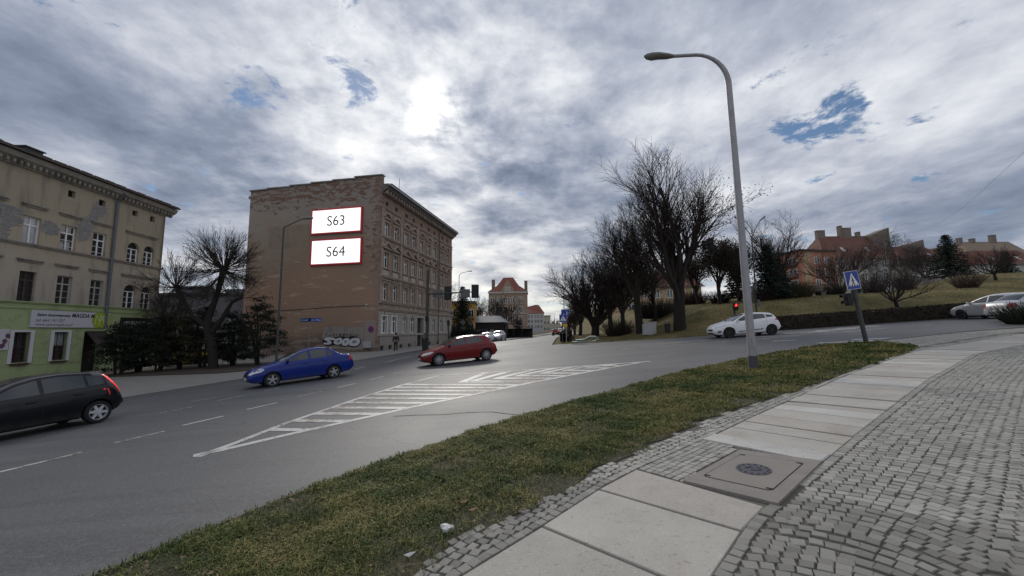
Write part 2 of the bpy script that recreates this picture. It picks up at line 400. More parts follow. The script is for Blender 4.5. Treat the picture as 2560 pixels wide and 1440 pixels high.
# far pavement with kerb
fp_out = [(-9, 37.5), (-.2, 67), (8, 103), (20, 160)]
far_poly = K1+[(15.5, 160), (4, 103), (-5, 67), (-14, 39.5), (-33, 43.5), (-34.5, 20), (-33, -12)]
fpv = drape('pavement_far', far_poly, 2.0, .12, FLAG); tag(fpv, kind='structure')
kb = MB()
kd = densify([(-24, -12.6), (-15.5, 15.8), (-9, 37.5), (-.2, 67), (8, 103)], 1.0, False)
def kerb_run(pts, parent, n_max=300, w=.15, top=.135, name='kerb_stone', side=1):
    me = None
    for i in range(len(pts)-1):
        a = np.array(pts[i]); b = np.array(pts[i+1]); d = b-a; L = np.hypot(*d); d = d/L; nn = np.array([-d[1], d[0]])*side
        a2 = a+d*.006; b2 = b-d*.006; tz = RNG.uniform(-.006, .006)
        P4 = [a2, b2, b2+nn*w, a2+nn*w]
        mb = MB(); zt = [float(H(p[0], p[1]))+top+tz for p in P4]
        bot = [(p[0], p[1], z-.35) for p, z in zip(P4, zt)]; tp = [(p[0], p[1], z) for p, z in zip(P4, zt)]
        for k in (0, 1): tp[k] = (tp[k][0]+nn[0]*.015, tp[k][1]+nn[1]*.015, tp[k][2])
        mb.hull8(bot, tp); mb.obj(name, KERB, parent)
kerb_run(kd, fpv)

# ---------------------------------------------------------------- near pavement: slabs, setts, inspection cover
rj = random.Random(3); VL2 = [(p[0]+rj.gauss(0, .05), p[1]+rj.gauss(0, .05)) for p in densify(VERGE_LO[:-2], .22, False)]+list(VERGE_LO[-2:])
pave_in = list(VERGE_LO)+[(15.0, 16.2)]+NEARK[2:8]+[(90, -12), (4, -12), (-6, -8)]
pave_poly = [(p[0]-.30, p[1]+.36) for p in VERGE_LO[:-3]]+list(VERGE_LO[-2:])+[(15.0, 16.2)]+NEARK[2:8]+[(90, -12), (4, -12), (-6, -8)]
pave = drape('pavement', pave_poly, 1.5, -.0075, SAND); tag(pave, kind='structure')
kerb_run(densify([(14.75, 15.6), (15.0, 16.3), (15.6, 16.5), (17, 16.75), (19.6, 17.35), (21.8, 17.25), (30, 16.05), (50, 13.05)], .95, False), pave, side=-1, top=.06)
SL = [(-1.9, 1.6), (-.4, 3.07), (.26, 3.68), (1.11, 4.55), (2.72, 5.70), (4.16, 6.76), (7.85, 9.4), (12.57, 12.45), (19.5, 15.0), (30, 15.0)]
# left edge and a strip about 1.35 m wide along it
sp = np.array(densify(SL, .1, False)); sd_ = np.concatenate([[0], np.cumsum(np.hypot(*np.diff(sp, axis=0).T))])
k_ = np.ones(9)/9; spx = np.convolve(np.pad(sp[:, 0], 4, mode='edge'), k_, 'valid'); spy = np.convolve(np.pad(sp[:, 1], 4, mode='edge'), k_, 'valid')
def strip(s, t):                            # s metres along the left edge, t metres to its right
    x = np.interp(s, sd_, spx); y = np.interp(s, sd_, spy); e = .25
    dx_ = np.interp(s+e, sd_, spx)-np.interp(s-e, sd_, spx); dy_ = np.interp(s+e, sd_, spy)-np.interp(s-e, sd_, spy); l = np.hypot(dx_, dy_)
    return np.array([x+t*dy_/l, y-t*dx_/l])
def s_of(p):
    return float(sd_[np.argmin(np.hypot(spx-p[0], spy-p[1]))])
SW = 1.36
def slab(s0, s1, mat, skew=.0, tz=0.0, t0=0.0, t1=SW):
    g_ = .011; c = [strip(s0+g_, t0), strip(s0+g_+skew, t1), strip(s1-g_+skew, t1), strip(s1-g_, t0)]
    mb = MB(); ctr = sum(c)/4; bot = []; mid = []; top = []
    for p in c:
        z = float(H(p[0], p[1]))+tz+RNG.uniform(-.004, .004); i_ = (ctr-p); i_ = i_/np.hypot(*i_)*.012
        bot.append((p[0], p[1], z-.12)); mid.append((p[0], p[1], z-.010)); top.append((p[0]+i_[0], p[1]+i_[1], z))
    mb.hull8(bot, mid); mb.f.pop(1); mb.mi.pop(1); o = len(mb.v); mb.add(top, [(0, 1, 2, 3)]); n = 4
    for k in range(4): mb.f.append((4+k, 4+(k+1) % 4, o+(k+1) % 4, o+k)); mb.mi.append(0)
    return mb.obj('slab', mat, pave)
sA = s_of(gp(1360, 1313)); sB = s_of(gp(1512, 1222)); sC = s_of(gp(1606, 1180)); sM = s_of(gp(1768, 1102))
slab(sA-1.9, sA-.98, GRAN); slab(sA-.98, sA, GRAN); slab(sA, sB, GRAN); slab(sB, sC, GRANP, tz=.004)
s = sM; slab(s, s+.36, GRANL, tz=.016); s += .36+.025
i = 0
while s < sd_[-1]-1.2:
    L = [.46, .36, .48, .52, .44, .30, .40, .34, .52, .46, .40, .58, .5, .36][i % 14]*(1.0+.25*random.random())
    slab(s, s+L, [GRAN, GRAN, GRANP, GRAN, GRANL, GRANP, GRAN][i % 7], tz=random.uniform(-.006, .012)); s += L; i += 1
# inspection cover in its concrete surround, and narrow setts beside it
CONC = M('cover_surround_concrete', (.26, .232, .212), .9, .2, 4, 60, .9, 70); CONC2 = M('cover_concrete', (.225, .205, .185), .9, .15, 3, 70, .4, 90)
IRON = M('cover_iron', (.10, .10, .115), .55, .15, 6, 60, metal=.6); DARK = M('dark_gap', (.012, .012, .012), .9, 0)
mz = lambda p: float(H(p[0], p[1]))
cpx = [(1708, 1206), (1850, 1128), (2056, 1156), (1945, 1264)]
cw = [gp(*p)[:2] for p in cpx]; cc = sum(cw)/4
def bil(u, v): return (cw[0]*(1-u)*(1-v)+cw[1]*u*(1-v)+cw[2]*u*v+cw[3]*(1-u)*v)
def quadslab(name, mat, u0, u1, v0, v1, z0, z1, parent, corner=.0):
    pts = []
    if corner:
        for (cu_, cv_, a0) in ((u0+corner, v0+corner, 180), (u1-corner, v0+corner, 270), (u1-corner, v1-corner, 0), (u0+corner, v1-corner, 90)):
            for k in range(5):
                a = R(a0+k*22.5); pts.append((cu_+corner*math.cos(a), cv_+corner*math.sin(a)))
    else: pts = [(u0, v0), (u1, v0), (u1, v1), (u0, v1)]
    P = [bil(*p) for p in pts]; n = len(P); mb = MB()
    mb.add([(p[0], p[1], mz(p)+z0) for p in P]+[(p[0], p[1], mz(p)+z1) for p in P], [tuple(reversed(range(n))), tuple(range(n, 2*n))]+[(i, (i+1) % n, n+(i+1) % n, n+i) for i in range(n)])
    return mb.obj(name, mat, parent)
cov = tag(thing('inspection_cover', 'square concrete inspection cover set in the granite slab path', 'manhole cover'), None)
quadslab('surround', CONC, 0, 1, 0, 1, -.12, .022, cov); quadslab('seam', DARK, .165, .875, .10, .86, .02, .0232, cov, .06)
lid = quadslab('lid', CONC2, .175, .865, .112, .848, .021, .026, cov, .055)
for (u_, v_) in ((.20, .14), (.84, .14), (.84, .82), (.20, .82)):
    quadslab('lifting_slot', DARK, u_-.012, u_+.012, v_-.035, v_+.035, .026, .0275, cov)
tiltz = lambda o: [setattr(v.co, 'z', v.co.z+.066*(v.co.x-c0[0])+.0144*(v.co.y-c0[1])) for v in o.data.vertices]
hub = MB(); c0 = bil(.52, .47); z0 = mz(c0)+.026
hub.cyl((c0[0], c0[1], z0+.002), (0, 0, 1), .006, .17, 24); tiltz(hub.obj('vent_plate', IRON, lid))
for k in range(14):
    a = 2*math.pi*k/14; mb = MB(); p = (c0[0]+.14*math.cos(a), c0[1]+.14*math.sin(a), z0+.0056); mb.cyl(p, (0, 0, 1), .002, .016, 6); tiltz(mb.obj('vent_hole', DARK, lid))
mb = MB()
for a0, b0 in (((-.06, .05), (.02, .06)), ((.02, .06), (-.04, -.03)), ((-.04, -.03), (.06, -.05)), ((.06, .04), (.07, -.02))):
    mb.tube([(c0[0]+a0[0], c0[1]+a0[1], z0+.007), (c0[0]+b0[0], c0[1]+b0[1], z0+.007)], .006, 4)
tiltz(mb.obj('raised_mark', IRON, lid))
# setts --------------------------------------------------------------------------------
stones = []                                  # x, y, angle, lx, ly
def slab_clear(x, y):
    pass
q_poly = [tuple(strip(a, -.01)) for a in np.arange(sA-1.9, sC, .2)]+[tuple(strip(sC, -.01)), tuple(strip(sC, SW+.01))]+[tuple(strip(a, SW+.01)) for a in np.arange(sC, sA-1.9, -.2)]
q_poly2 = [tuple(strip(a, -.01)) for a in np.arange(sM, sd_[-1]-1.3, .25)]+[tuple(strip(a, SW+.01)) for a in np.arange(sd_[-1]-1.3, sM-.2, -.25)]
cov_poly = [tuple(cc+(p-cc)*1.03) for p in cw]
def fans():
    # segmental arcs running along the path, to the right of the slabs and in the strip beside the verge
    out = []
    Wf = 1.15; p_ = .098
    for col in range(-1, 9):
        t0 = SW+.12+col*Wf
        for r_ in range(-30, 260):
            s0 = r_*p_
            if s0 > 30: break
            k = 12
            for j in range(k):
                u = (j+.5)/k-.5
                ss = s0+.17*math.cos(u*math.pi)-.1; tt = t0+(u+.5)*Wf
                ang_ = math.atan2(-.17*math.pi*math.sin(u*math.pi), Wf)
                out.append((ss+random.gauss(0, .005), tt+random.gauss(0, .005), ang_, .086*random.uniform(.85, 1.05), .090*random.uniform(.85, 1.05), 0))
    for col in range(-9, 0):                 # beyond the tip of the verge
        for r_ in range(135, 330):
            for j in range(7): out.append((r_*.098+.16*math.cos(((j+.5)/7-.5)*math.pi), -.55+col*.68+(j+.5)/7*.68, 0, .084, .088, 6))
    for r_ in range(0, 280):                 # border rows along both slab edges
        for tt in (SW+.055,):
            out.append((r_*.098, tt, 0, .09, .086*random.uniform(.9, 1.05), 1))
    # a band of two rows further right, larger stones
    for r_ in range(0, 150):
        for b_ in range(2): out.append((r_*.17+b_*.06, SW+3.62+b_*.17, 0, .15, .15, 2))
    for r_ in range(-14, 260):               # scallops beside the verge
        s0 = r_*.098
        for j in range(7):
            u = (j+.5)/7
            out.append((s0+.17*math.sin(u*math.pi*.9)+random.gauss(0, .006), -.05-.092*j+random.gauss(0, .006), .5*math.cos(u*math.pi*.9), .086*random.uniform(.85, 1.08), .084*random.uniform(.85, 1.05), 3))
    for r_ in range(-14, 260): out.append((r_*.098, -.05, 0, .09, .08, 4))
    for r_ in range(0, 26):                  # straight rows of small setts by the cover
        for j in range(9): out.append((sC+.06+r_*.085, .05+j*.085, 0, .076, .072, 5))
    return out
S_ = fans(); arr = np.array(S_)
band = SW+3.54; keep = ~((arr[:, 5] == 0) & (arr[:, 1] > band) & (arr[:, 1] < band+.36)) & ~((arr[:, 5] == 0) & (arr[:, 1] < SW+.11)) & ~((arr[:, 5] == 3) & (arr[:, 1] > -.09))
arr = arr[keep]
P2 = np.array([strip(a[0], a[1]) for a in arr])
th = np.array([math.atan2(*(strip(a[0]+.2, 0)-strip(a[0]-.2, 0))[::-1]) for a in arr])
ok = ~inside(q_poly, P2[:, 0], P2[:, 1]) & ~inside(q_poly2, P2[:, 0], P2[:, 1]) & ~inside(cov_poly, P2[:, 0], P2[:, 1])
ok &= inside(densify(pave_in, 1.0), P2[:, 0], P2[:, 1])
wob = np.array([.16*math.sin(a*2.1)+.07*math.sin(a*5.3) for a in arr[:, 0]])
lim = -.30-.14*np.abs(np.sin(arr[:, 0]*1.9))+.06*np.sin(arr[:, 0]*7)
ok &= ~(np.isin(arr[:, 5], [3]) & (arr[:, 1] < lim))
ok &= (P2[:, 1] > 1.4)
def in_view(p):
    d = np.array([p[0], p[1], mz(p)-EYE]); f_ = d@fw
    return f_ > .3 and abs((d@rt)/f_*F) < 1330 and abs((d@up)/f_*F) < 770
vis = np.array([in_view(p) for p in P2]); ok &= vis
arr = arr[ok]; P2 = P2[ok]; th = th[ok]
# drop stones that crowd one another
cell = {}; keepi = []
order = np.argsort(-arr[:, 5], kind='stable')
for i_ in order:
    x, y = P2[i_]; c = (int(x/.1), int(y/.1)); r0 = .5*(arr[i_, 3]+arr[i_, 4])*.5
    bad = False
    for a in (-1, 0, 1):
        for b in (-1, 0, 1):
            for j_ in cell.get((c[0]+a, c[1]+b), ()):
                rr = r0+.25*(arr[j_, 3]+arr[j_, 4])
                if (P2[j_, 0]-x)**2+(P2[j_, 1]-y)**2 < (rr*.80)**2: bad = True; break
            if bad: break
        if bad: break
    if not bad: cell.setdefault(c, []).append(i_); keepi.append(i_)
keepi = np.array(keepi); arr = arr[keepi]; P2 = P2[keepi]; th = th[keepi]
def stone_shape(seed):
    rg = np.random.default_rng(seed); base = np.array([(-.5, -.5), (.5, -.5), (.5, .5), (-.5, .5)])+rg.uniform(-.07, .07, (4, 2))
    h = rg.uniform(-.06, .06, 4)
    v = [(*(p*1.0), -.5) for p in base]+[(*(p*.99), -.06+h[k]) for k, p in enumerate(base)]+[(*(p*.915), .03+h[k]*.6) for k, p in enumerate(base)]
    f = [(0, 1, 5, 4), (1, 2, 6, 5), (2, 3, 7, 6), (3, 0, 4, 7), (4, 5, 9, 8), (5, 6, 10, 9), (6, 7, 11, 10), (7, 4, 8, 11), (8, 9, 10, 11)]
    return np.array(v), f
shapes = [stone_shape(k) for k in range(12)]
meshes = []
for v_, f_ in shapes:
    me = bpy.data.meshes.new('cobble'); me.from_pydata([tuple(p) for p in v_], [], f_); me.materials.append(COBB); me.update(); meshes.append(me)
dist = np.hypot(P2[:, 0], P2[:, 1]); near_i = np.argsort(dist)
NV = []; NF = []; SH = []; cnt = 0
for rank, i_ in enumerate(near_i):
    x, y = P2[i_]; z = mz((x, y))+.004+random.uniform(-.0022, .0022); a = th[i_]+arr[i_, 2]+random.gauss(0, .05); lx, ly = arr[i_, 3]*1.06, arr[i_, 4]*1.06
    k = random.randrange(12)
    if rank < 300:
        o = link('cobble', meshes[k], pave); o.location = (x, y, z-.004)
        o.matrix_local = Matrix.Translation((x, y, z)) @ Matrix.Rotation(random.gauss(-.066, .012), 4, 'Y') @ Matrix.Rotation(random.gauss(.0144, .012), 4, 'X') @ Matrix.Rotation(a, 4, 'Z') @ Matrix.Diagonal((lx, ly, .055, 1))
    else:
        v_ = shapes[k][0]; ca, sa = math.cos(a), math.sin(a)
        NV.append(np.stack([x+v_[:, 0]*lx*ca-v_[:, 1]*ly*sa, y+v_[:, 0]*lx*sa+v_[:, 1]*ly*ca, z+v_[:, 2]*.06+.066*(v_[:, 0]*lx*ca-v_[:, 1]*ly*sa)], 1))
        NF.append(np.array(shapes[k][1])+12*cnt); SH += [random.random()]*12; cnt += 1
me = np_mesh('cobbles', np.concatenate(NV), np.concatenate(NF), COBM)
at_ = me.attributes.new('shade', 'FLOAT', 'POINT'); at_.data.foreach_set('value', np.array(SH, dtype=np.float32))
tag(link('cobbles', me, pave), kind='stuff')
print('cobbles', len(P2))

# ---------------------------------------------------------------- road markings, each a piece of the road
def marking(name, pix, mat=PAINT, off=.005):
    P = [gp(*p)[:2] for p in pix]
    return drape(name, [tuple(p) for p in P], 1.2, off, mat, road)
def line_px(name, a, b, w, mat=PAINT, off=.005):
    A = gp(*a)[:2]; B = gp(*b)[:2]; d = B-A; d = d/np.hypot(*d); n_ = np.array([-d[1], d[0]])*w/2
    return drape(name, [tuple(A-n_), tuple(B-n_), tuple(B+n_), tuple(A+n_)], 1.0, off, mat, road)
for a, b in (((-40, 1190), (205, 1131)), ((285, 1108), (412, 1078)), ((456, 1064), (560, 1040)), ((617, 1024), (692, 1007)), ((745, 992), (806, 978)), ((843, 969), (888, 959)), ((921, 950), (960, 941)), ((985, 934), (1013, 927))):
    line_px('lane_dash', a, b, .12)
for a, b in (((385, 1035), (482, 1017)), ((543, 1002), (612, 989)), ((478, 1004), (545, 993)), ((660, 978), (700, 970))):
    line_px('lane_dash_worn', a, b, .11, PAINT2)
for a, b in (((886, 923), (912, 917)), ((926, 912), (949, 908)), ((961, 906.5), (1052, 884.5))):
    line_px('lane_dash', a, b, .12)
UL = [(482, 1143), (590, 1104), (700, 1061), (800, 1027), (900, 993), (1000, 963), (1100, 938)]
TOP = [(1100, 938), (1230, 930), (1400, 919), (1510, 911), (1625, 903)]
LOW = [(482, 1143), (560, 1127), (700, 1094), (870, 1056), (1040, 1018), (1180, 989), (1320, 960), (1470, 931), (1625, 903)]
def border(pts, w, side):
    P = [gp(*p)[:2] for p in pts]; P = [np.array(p) for p in densify(P, .8, False)]; o_ = []
    for i_, p in enumerate(P):
        d = P[min(i_+1, len(P)-1)]-P[max(i_-1, 0)]; d = d/np.hypot(*d); o_.append(p+np.array([-d[1], d[0]])*w*side)
    return drape('island_border', [tuple(p) for p in P]+[tuple(p) for p in reversed(o_)], .8, .005, PAINT, road)
border(UL, .16, -1); border(TOP, .16, -1); border(LOW, .20, 1)
def xat(pts, y):
    ys = [p[1] for p in pts]; xs = [p[0] for p in pts]
    if ys[0] > ys[-1]: ys = ys[::-1]; xs = xs[::-1]
    return float(np.interp(y, ys, xs))
for y_, h_ in ((961.5, 2.7), (968.5, 2.9), (976.6, 3.2), (985.5, 3.6), (995.5, 4.0), (1006.5, 4.4), (1019, 5), (1034, 6), (1052, 6.4), (1074, 7)):
    marking('hatch_stripe', [(xat(UL, y_-h_/2)+6, y_-h_/2), (xat(LOW, y_-h_/2)-14, y_-h_/2+1.5), (xat(LOW, y_+h_/2)-18, y_+h_/2+1.5), (xat(UL, y_+h_/2)+4, y_+h_/2)], off=.006)
for vx, vy, tx, ty in ((1148, 954.5, 1205, 932.5), (1172, 953, 1262, 929.3), (1236, 945.5, 1325, 924.7), (1290, 939, 1378, 921.2), (1350, 932.6, 1425, 917.6), (1408, 926, 1468, 914.6), (1462, 919.5, 1512, 911.3), (1510, 914, 1550, 908.3)):
    w_ = 14
    marking('hatch_chevron', [(vx, vy), (tx, ty), (tx+w_*1.4, ty-.6), (vx+w_*1.6, vy-1.2), (xat(LOW, vy-.5)-8, vy-.8), (xat(LOW, vy+2.2)-8, vy+2.0), (vx-4, vy+2.4)], off=.006)
# right-hand street
for a, b, w in (((1555, 872), (1868, 850), .14), ((1868, 850), (2130, 828), .16), ((2130, 828), (2330, 811), .14), ((1640, 860.5), (1765, 850), .14)):
    line_px('lane_line', a, b, w)
for a, b, w in (((1880, 843), (2030, 836), .42), ((1960, 834), (2090, 827), .42), ((2040, 827.5), (2140, 821), .42), ((2090, 821.5), (2200, 814.5), .42), ((1930, 853), (1990, 850), .3), ((2045, 858), (2190, 851.5), .42), ((2130, 849), (2252, 844.5), .36), ((2075, 864), (2160, 858.5), .36)):
    line_px('crossing_bar', a, b, w)
for a, b in (((1395, 870), (1500, 863)), ((1270, 868), (1345, 850))):
    line_px('lane_dash_worn', a, b, .12, PAINT2)

# ---------------------------------------------------------------- grass verge
vp = list(VERGE_UP)+[(14.75, 15.3)]+list(reversed(VL2[:-1]))
def verge_mat():
    m_, g_, b = new_mat('verge_soil'); tc_ = g_.n('ShaderNodeTexCoord').outputs['Object']
    n1 = g_.noise(tc_, .8, 5, .6); n2 = g_.noise(tc_, 26, 5, .7)
    c = g_.ramp(n1, [(.36, (.042, .044, .018)), (.52, (.062, .054, .028)), (.66, (.075, .058, .038))])
    c = g_.mix(g_.sstep(n2, .45, .7), c, (.025, .022, .013)); g_.set(b.inputs['Base Color'], c); b.inputs['Roughness'].default_value = .95
    bp = g_.n('ShaderNodeBump', {'Height': n2, 'Strength': 1.0, 'Distance': .03}); g_.set(b.inputs['Normal'], bp.outputs[0]); return m_
verge = drape('verge', vp, .5, .003, verge_mat()); tag(verge, kind='structure')
def blade_mat(name, g1, g2, dry, lo=.4):
    m_, g_, b = new_mat(name); tc_ = g_.n('ShaderNodeTexCoord').outputs['Object']
    a_ = g_.n('ShaderNodeAttribute', attribute_name='shade').outputs['Fac']
    n1 = g_.noise(tc_, .9, 4, .55)
    n0 = g_.noise(tc_, 3.2, 3, .6); k = g_.m('ADD', g_.m('ADD', g_.m('MULTIPLY', a_, .42), g_.m('MULTIPLY', n0, .35)), g_.m('SUBTRACT', g_.m('MULTIPLY', n1, 1.1), .36))
    c = g_.ramp(k, [(lo, g1), (lo+.18, g2), (lo+.38, dry)])
    g_.set(b.inputs['Base Color'], c); b.inputs['Roughness'].default_value = .75; b.inputs['Specular IOR Level'].default_value = .2
    return m_
def blades(name, pts, length, mat, lean=.8, width=.0035, parent=None):
    n = len(pts); ang_ = RNG.uniform(0, 2*np.pi, n); L = length*RNG.uniform(.5, 1.4, n); le = RNG.uniform(.2, 1, n)*lean
    d = np.stack([np.cos(ang_), np.sin(ang_), np.zeros(n)], 1); s_ = np.stack([-np.sin(ang_), np.cos(ang_), np.zeros(n)], 1)
    w = (width*RNG.uniform(.7, 1.3, n))[:, None] if np.isscalar(width) else (width*RNG.uniform(.7, 1.3, n))[:, None]
    mid = pts+d*(L*le*.35)[:, None]+np.array([0, 0, 1])*(L*.55*(1-.25*le))[:, None]
    tip = pts+d*(L*le)[:, None]+np.array([0, 0, 1])*(L*.9*(1-.55*le))[:, None]
    v = np.stack([pts-s_*w, pts+s_*w, mid+s_*w*.8, mid-s_*w*.8, tip], 1).reshape(-1, 3)
    b_ = np.arange(n)*5; f = np.concatenate([np.stack([b_, b_+1, b_+2], 1), np.stack([b_, b_+2, b_+3], 1), np.stack([b_+3, b_+2, b_+4], 1)])
    me = np_mesh(name, v, f, mat); a2 = me.attributes.new('shade', 'FLOAT', 'POINT'); a2.data.foreach_set('value', np.repeat(RNG.random(n), 5).astype(np.float32))
    return link(name, me, parent)
BL = blade_mat('grass_blades', (.032, .066, .011), (.098, .115, .026), (.27, .225, .085), .39)
def scatter(poly, n, fn=H, off=.01):
    poly = densify(poly, .5); a = np.array(poly); out = []
    while len(out) < n:
        x = RNG.uniform(a[:, 0].min(), a[:, 0].max(), n*3); y = RNG.uniform(a[:, 1].min(), a[:, 1].max(), n*3)
        pr = np.clip(7.0/np.hypot(x, y), .12, 1.0)**1.3
        k = inside(poly, x, y) & (RNG.random(n*3) < pr) & (y > 1.8)
        out += list(zip(x[k], y[k]))
    o = np.array(out[:n]); return np.column_stack([o, fn(o[:, 0], o[:, 1])+off])
pg = scatter(vp, 190000)
# thinner towards the setts and in worn patches
lo = np.array(densify(VERGE_LO, .3, False)); dmin = np.min(np.hypot(pg[:, None, 0]-lo[None, ::3, 0], pg[:, None, 1]-lo[None, ::3, 1]), axis=1)
pat = np.sin(pg[:, 0]*2.3+np.sin(pg[:, 1]*1.7)*1.3)*np.sin(pg[:, 1]*2.9+1.1)+.5*np.sin(pg[:, 0]*7.1+1.5*np.sin(pg[:, 1]*6))*np.sin(pg[:, 1]*8.3)
pg = pg[(RNG.random(len(pg)) < np.clip((dmin-.02)/.55, .06, 1)) & (RNG.random(len(pg)) < np.clip(1.0-(pat-.15)*1.1, .22, 1.0))]
pat2 = np.sin(pg[:, 0]*4.1+np.sin(pg[:, 1]*3.7)*1.3)*np.sin(pg[:, 1]*5.1+.6)+.6*np.sin(pg[:, 0]*13+2*np.sin(pg[:, 1]*9))
dd = np.hypot(pg[:, 0], pg[:, 1])
gr = blades('grass', pg, (.050+.0020*dd)*(1+.45*pat2), BL, 1.5, .0016+.0005*dd); tag(gr, 'short winter grass, olive and straw coloured, on the roadside verge', 'grass', kind='stuff')

# dead leaves and crumbs of soil lying in the grass
def leaf_bits(n):
    pl_ = scatter(vp, n, H, .03); a = RNG.uniform(0, 6.28, n); s_ = RNG.uniform(.008, .022, n)*(1+np.hypot(pl_[:, 0], pl_[:, 1])*.06); u = np.stack([np.cos(a), np.sin(a), RNG.uniform(-.5, .5, n)], 1)*s_[:, None]; w = np.stack([-np.sin(a), np.cos(a), RNG.uniform(-.5, .5, n)], 1)*s_[:, None]*.6
    v = np.stack([pl_-u, pl_+w, pl_+u, pl_-w], 1).reshape(-1, 3); b = np.arange(n)*4; return link('leaf_litter', np_mesh('leaf_litter', v, np.stack([b, b+1, b+2, b+3], 1), M('dead_leaf_bits', (.20, .13, .075), .85, .4, 6, 20)))
tag(leaf_bits(1500), 'dry leaf crumbs scattered through the verge grass', 'leaves', kind='stuff')

# a crack across the near lane and a rubber mark
CRK = M('crack_dark', (.022, .022, .024), .9, .2)
cp_ = [(985, 1041), (1040, 1038), (1105, 1037), (1150, 1033), (1190, 1031), (1230, 1030), (1262, 1034), (1300, 1038)]
for a, b in zip(cp_[:-1], cp_[1:]): line_px('crack', a, b, .022+.012*random.random(), CRK, .004)

# ---------------------------------------------------------------- building helpers
def hit(fr, px, py, ax='y'):
    # where the view ray through a pixel meets the plane local y=0 (facade) or local x=0 (gable) of a building frame
    (ox, oy, oz), a = fr; r = ray(px, py); ca, sa = math.cos(a), math.sin(a)
    ro = (-ox, -oy, EYE-oz)
    lo = (ro[0]*ca+ro[1]*sa, -ro[0]*sa+ro[1]*ca, ro[2]); ld = (r[0]*ca+r[1]*sa, -r[0]*sa+r[1]*ca, r[2])
    k = 1 if ax == 'y' else 0; t = -lo[k]/ld[k]; p = [lo[i]+t*ld[i] for i in range(3)]
    return (p[0], p[2]) if ax == 'y' else (p[1], p[2])
def wall_open(mb, x0, x1, z0, z1, ops, rec=.18, y=0.0, mi=0, split=()):
    xs = sorted({x0, x1}|{v for o in ops for v in o[:2]}); zs = sorted({z0, z1}|{v for o in ops for v in o[2:4]}|{s_ for s_ in split if z0 < s_ < z1})
    for i in range(len(xs)-1):
        run = None
        for j in range(len(zs)-1):
            cx, cz = (xs[i]+xs[i+1])/2, (zs[j]+zs[j+1])/2
            if any(o[0] < cx < o[1] and o[2] < cz < o[3] for o in ops): continue
            m_ = mi(cz) if callable(mi) else mi
            mb.add([(xs[i], y, zs[j]), (xs[i+1], y, zs[j]), (xs[i+1], y, zs[j+1]), (xs[i], y, zs[j+1])], [(0, 1, 2, 3)], m_)
    for o in ops:
        a, b, c, d = o[:4]; r_ = o[4] if len(o) > 4 else rec; m_ = mi((c+d)/2) if callable(mi) else mi
        mb.add([(a, y, c), (a, y, d), (a, y+r_, d), (a, y+r_, c)], [(0, 1, 2, 3)], m_); mb.add([(b, y, c), (b, y+r_, c), (b, y+r_, d), (b, y, d)], [(0, 1, 2, 3)], m_)
        mb.add([(a, y, d), (b, y, d), (b, y+r_, d), (a, y+r_, d)], [(0, 1, 2, 3)], m_); mb.add([(a, y, c), (a, y+r_, c), (b, y+r_, c), (b, y, c)], [(0, 1, 2, 3)], m_)
def glass_mat(name, col=(.02, .024, .028), rough=.06):
    m_, g_, b = new_mat(name); b.inputs['Base Color'].default_value = (*col, 1); b.inputs['Roughness'].default_value = rough; b.inputs['Specular IOR Level'].default_value = .8
    tc_ = g_.n('ShaderNodeTexCoord').outputs['Object']; n1 = g_.noise(tc_, 1.3, 2, .5)
    bp = g_.n('ShaderNodeBump', {'Height': n1, 'Strength': .12, 'Distance': .05}); g_.set(b.inputs['Normal'], bp.outputs[0]); return m_
GLASS = glass_mat('window_glass'); GLASS2 = glass_mat('window_glass_curtain', (.16, .16, .165), .12); GLASSB = glass_mat('window_glass_bright', (.30, .31, .33), .15)
WHITE = M('white_frame', (.80, .80, .79), .5, .08, 4); CREAM = M('old_white_frame', (.38, .37, .35), .6, .15, 5); BROWNF = M('brown_frame', (.075, .045, .04), .6, .2, 5)
def window(parent, x0, x1, z0, z1, y, frame=WHITE, glass=GLASS, trans=.68, rows=1, cols=2, upper=True, fw_=.07, label=None, glass2=None):
    w = MB(); w.box(x0, x0+fw_, y-.05, y+.03, z0, z1); w.box(x1-fw_, x1, y-.05, y+.03, z0, z1)
    w.box(x0+fw_, x1-fw_, y-.05, y+.03, z0, z0+fw_); w.box(x0+fw_, x1-fw_, y-.05, y+.03, z1-fw_, z1)
    zt = z0+(z1-z0)*trans; panes = []
    ix0, ix1, iz0, iz1 = x0+fw_, x1-fw_, z0+fw_, z1-fw_
    if upper: w.box(ix0, ix1, y-.06, y+.02, zt-.045, zt+.045)
    top = zt-.045 if upper else iz1; cw_ = (ix1-ix0)/cols
    for c in range(1, cols): w.box(ix0+c*cw_-.045, ix0+c*cw_+.045, y-.055, y+.02, iz0, top)
    for r_ in range(1, rows): w.box(ix0, ix1, y-.045, y+.01, iz0+(top-iz0)*r_/rows-.015, iz0+(top-iz0)*r_/rows+.015)
    if upper and cols > 1: w.box((ix0+ix1)/2-.03, (ix0+ix1)/2+.03, y-.05, y+.02, zt+.045, iz1)
    o = w.obj('window', frame, parent)
    if label: o['label'] = label
    for c in range(cols): panes.append((ix0+c*cw_, ix0+(c+1)*cw_, iz0, top, glass if not (glass2 and c == 0) else glass2))
    if upper: panes.append((ix0, ix1, zt+.045, iz1, glass))
    for a, b, c, d, gm in panes:
        q_ = MB(); q_.box(a, b, y+.0, y+.012, c, d); q_.obj('pane', gm, o)
    return o
def map_xy(g_, kind):
    tc_ = g_.n('ShaderNodeTexCoord').outputs['Object']; s_ = g_.n('ShaderNodeSeparateXYZ', {0: tc_}).outputs
    return tc_, s_, g_.n('ShaderNodeCombineXYZ', {0: s_[0] if kind == 'xz' else s_[1], 1: s_[2], 2: 0.0}).outputs[0]
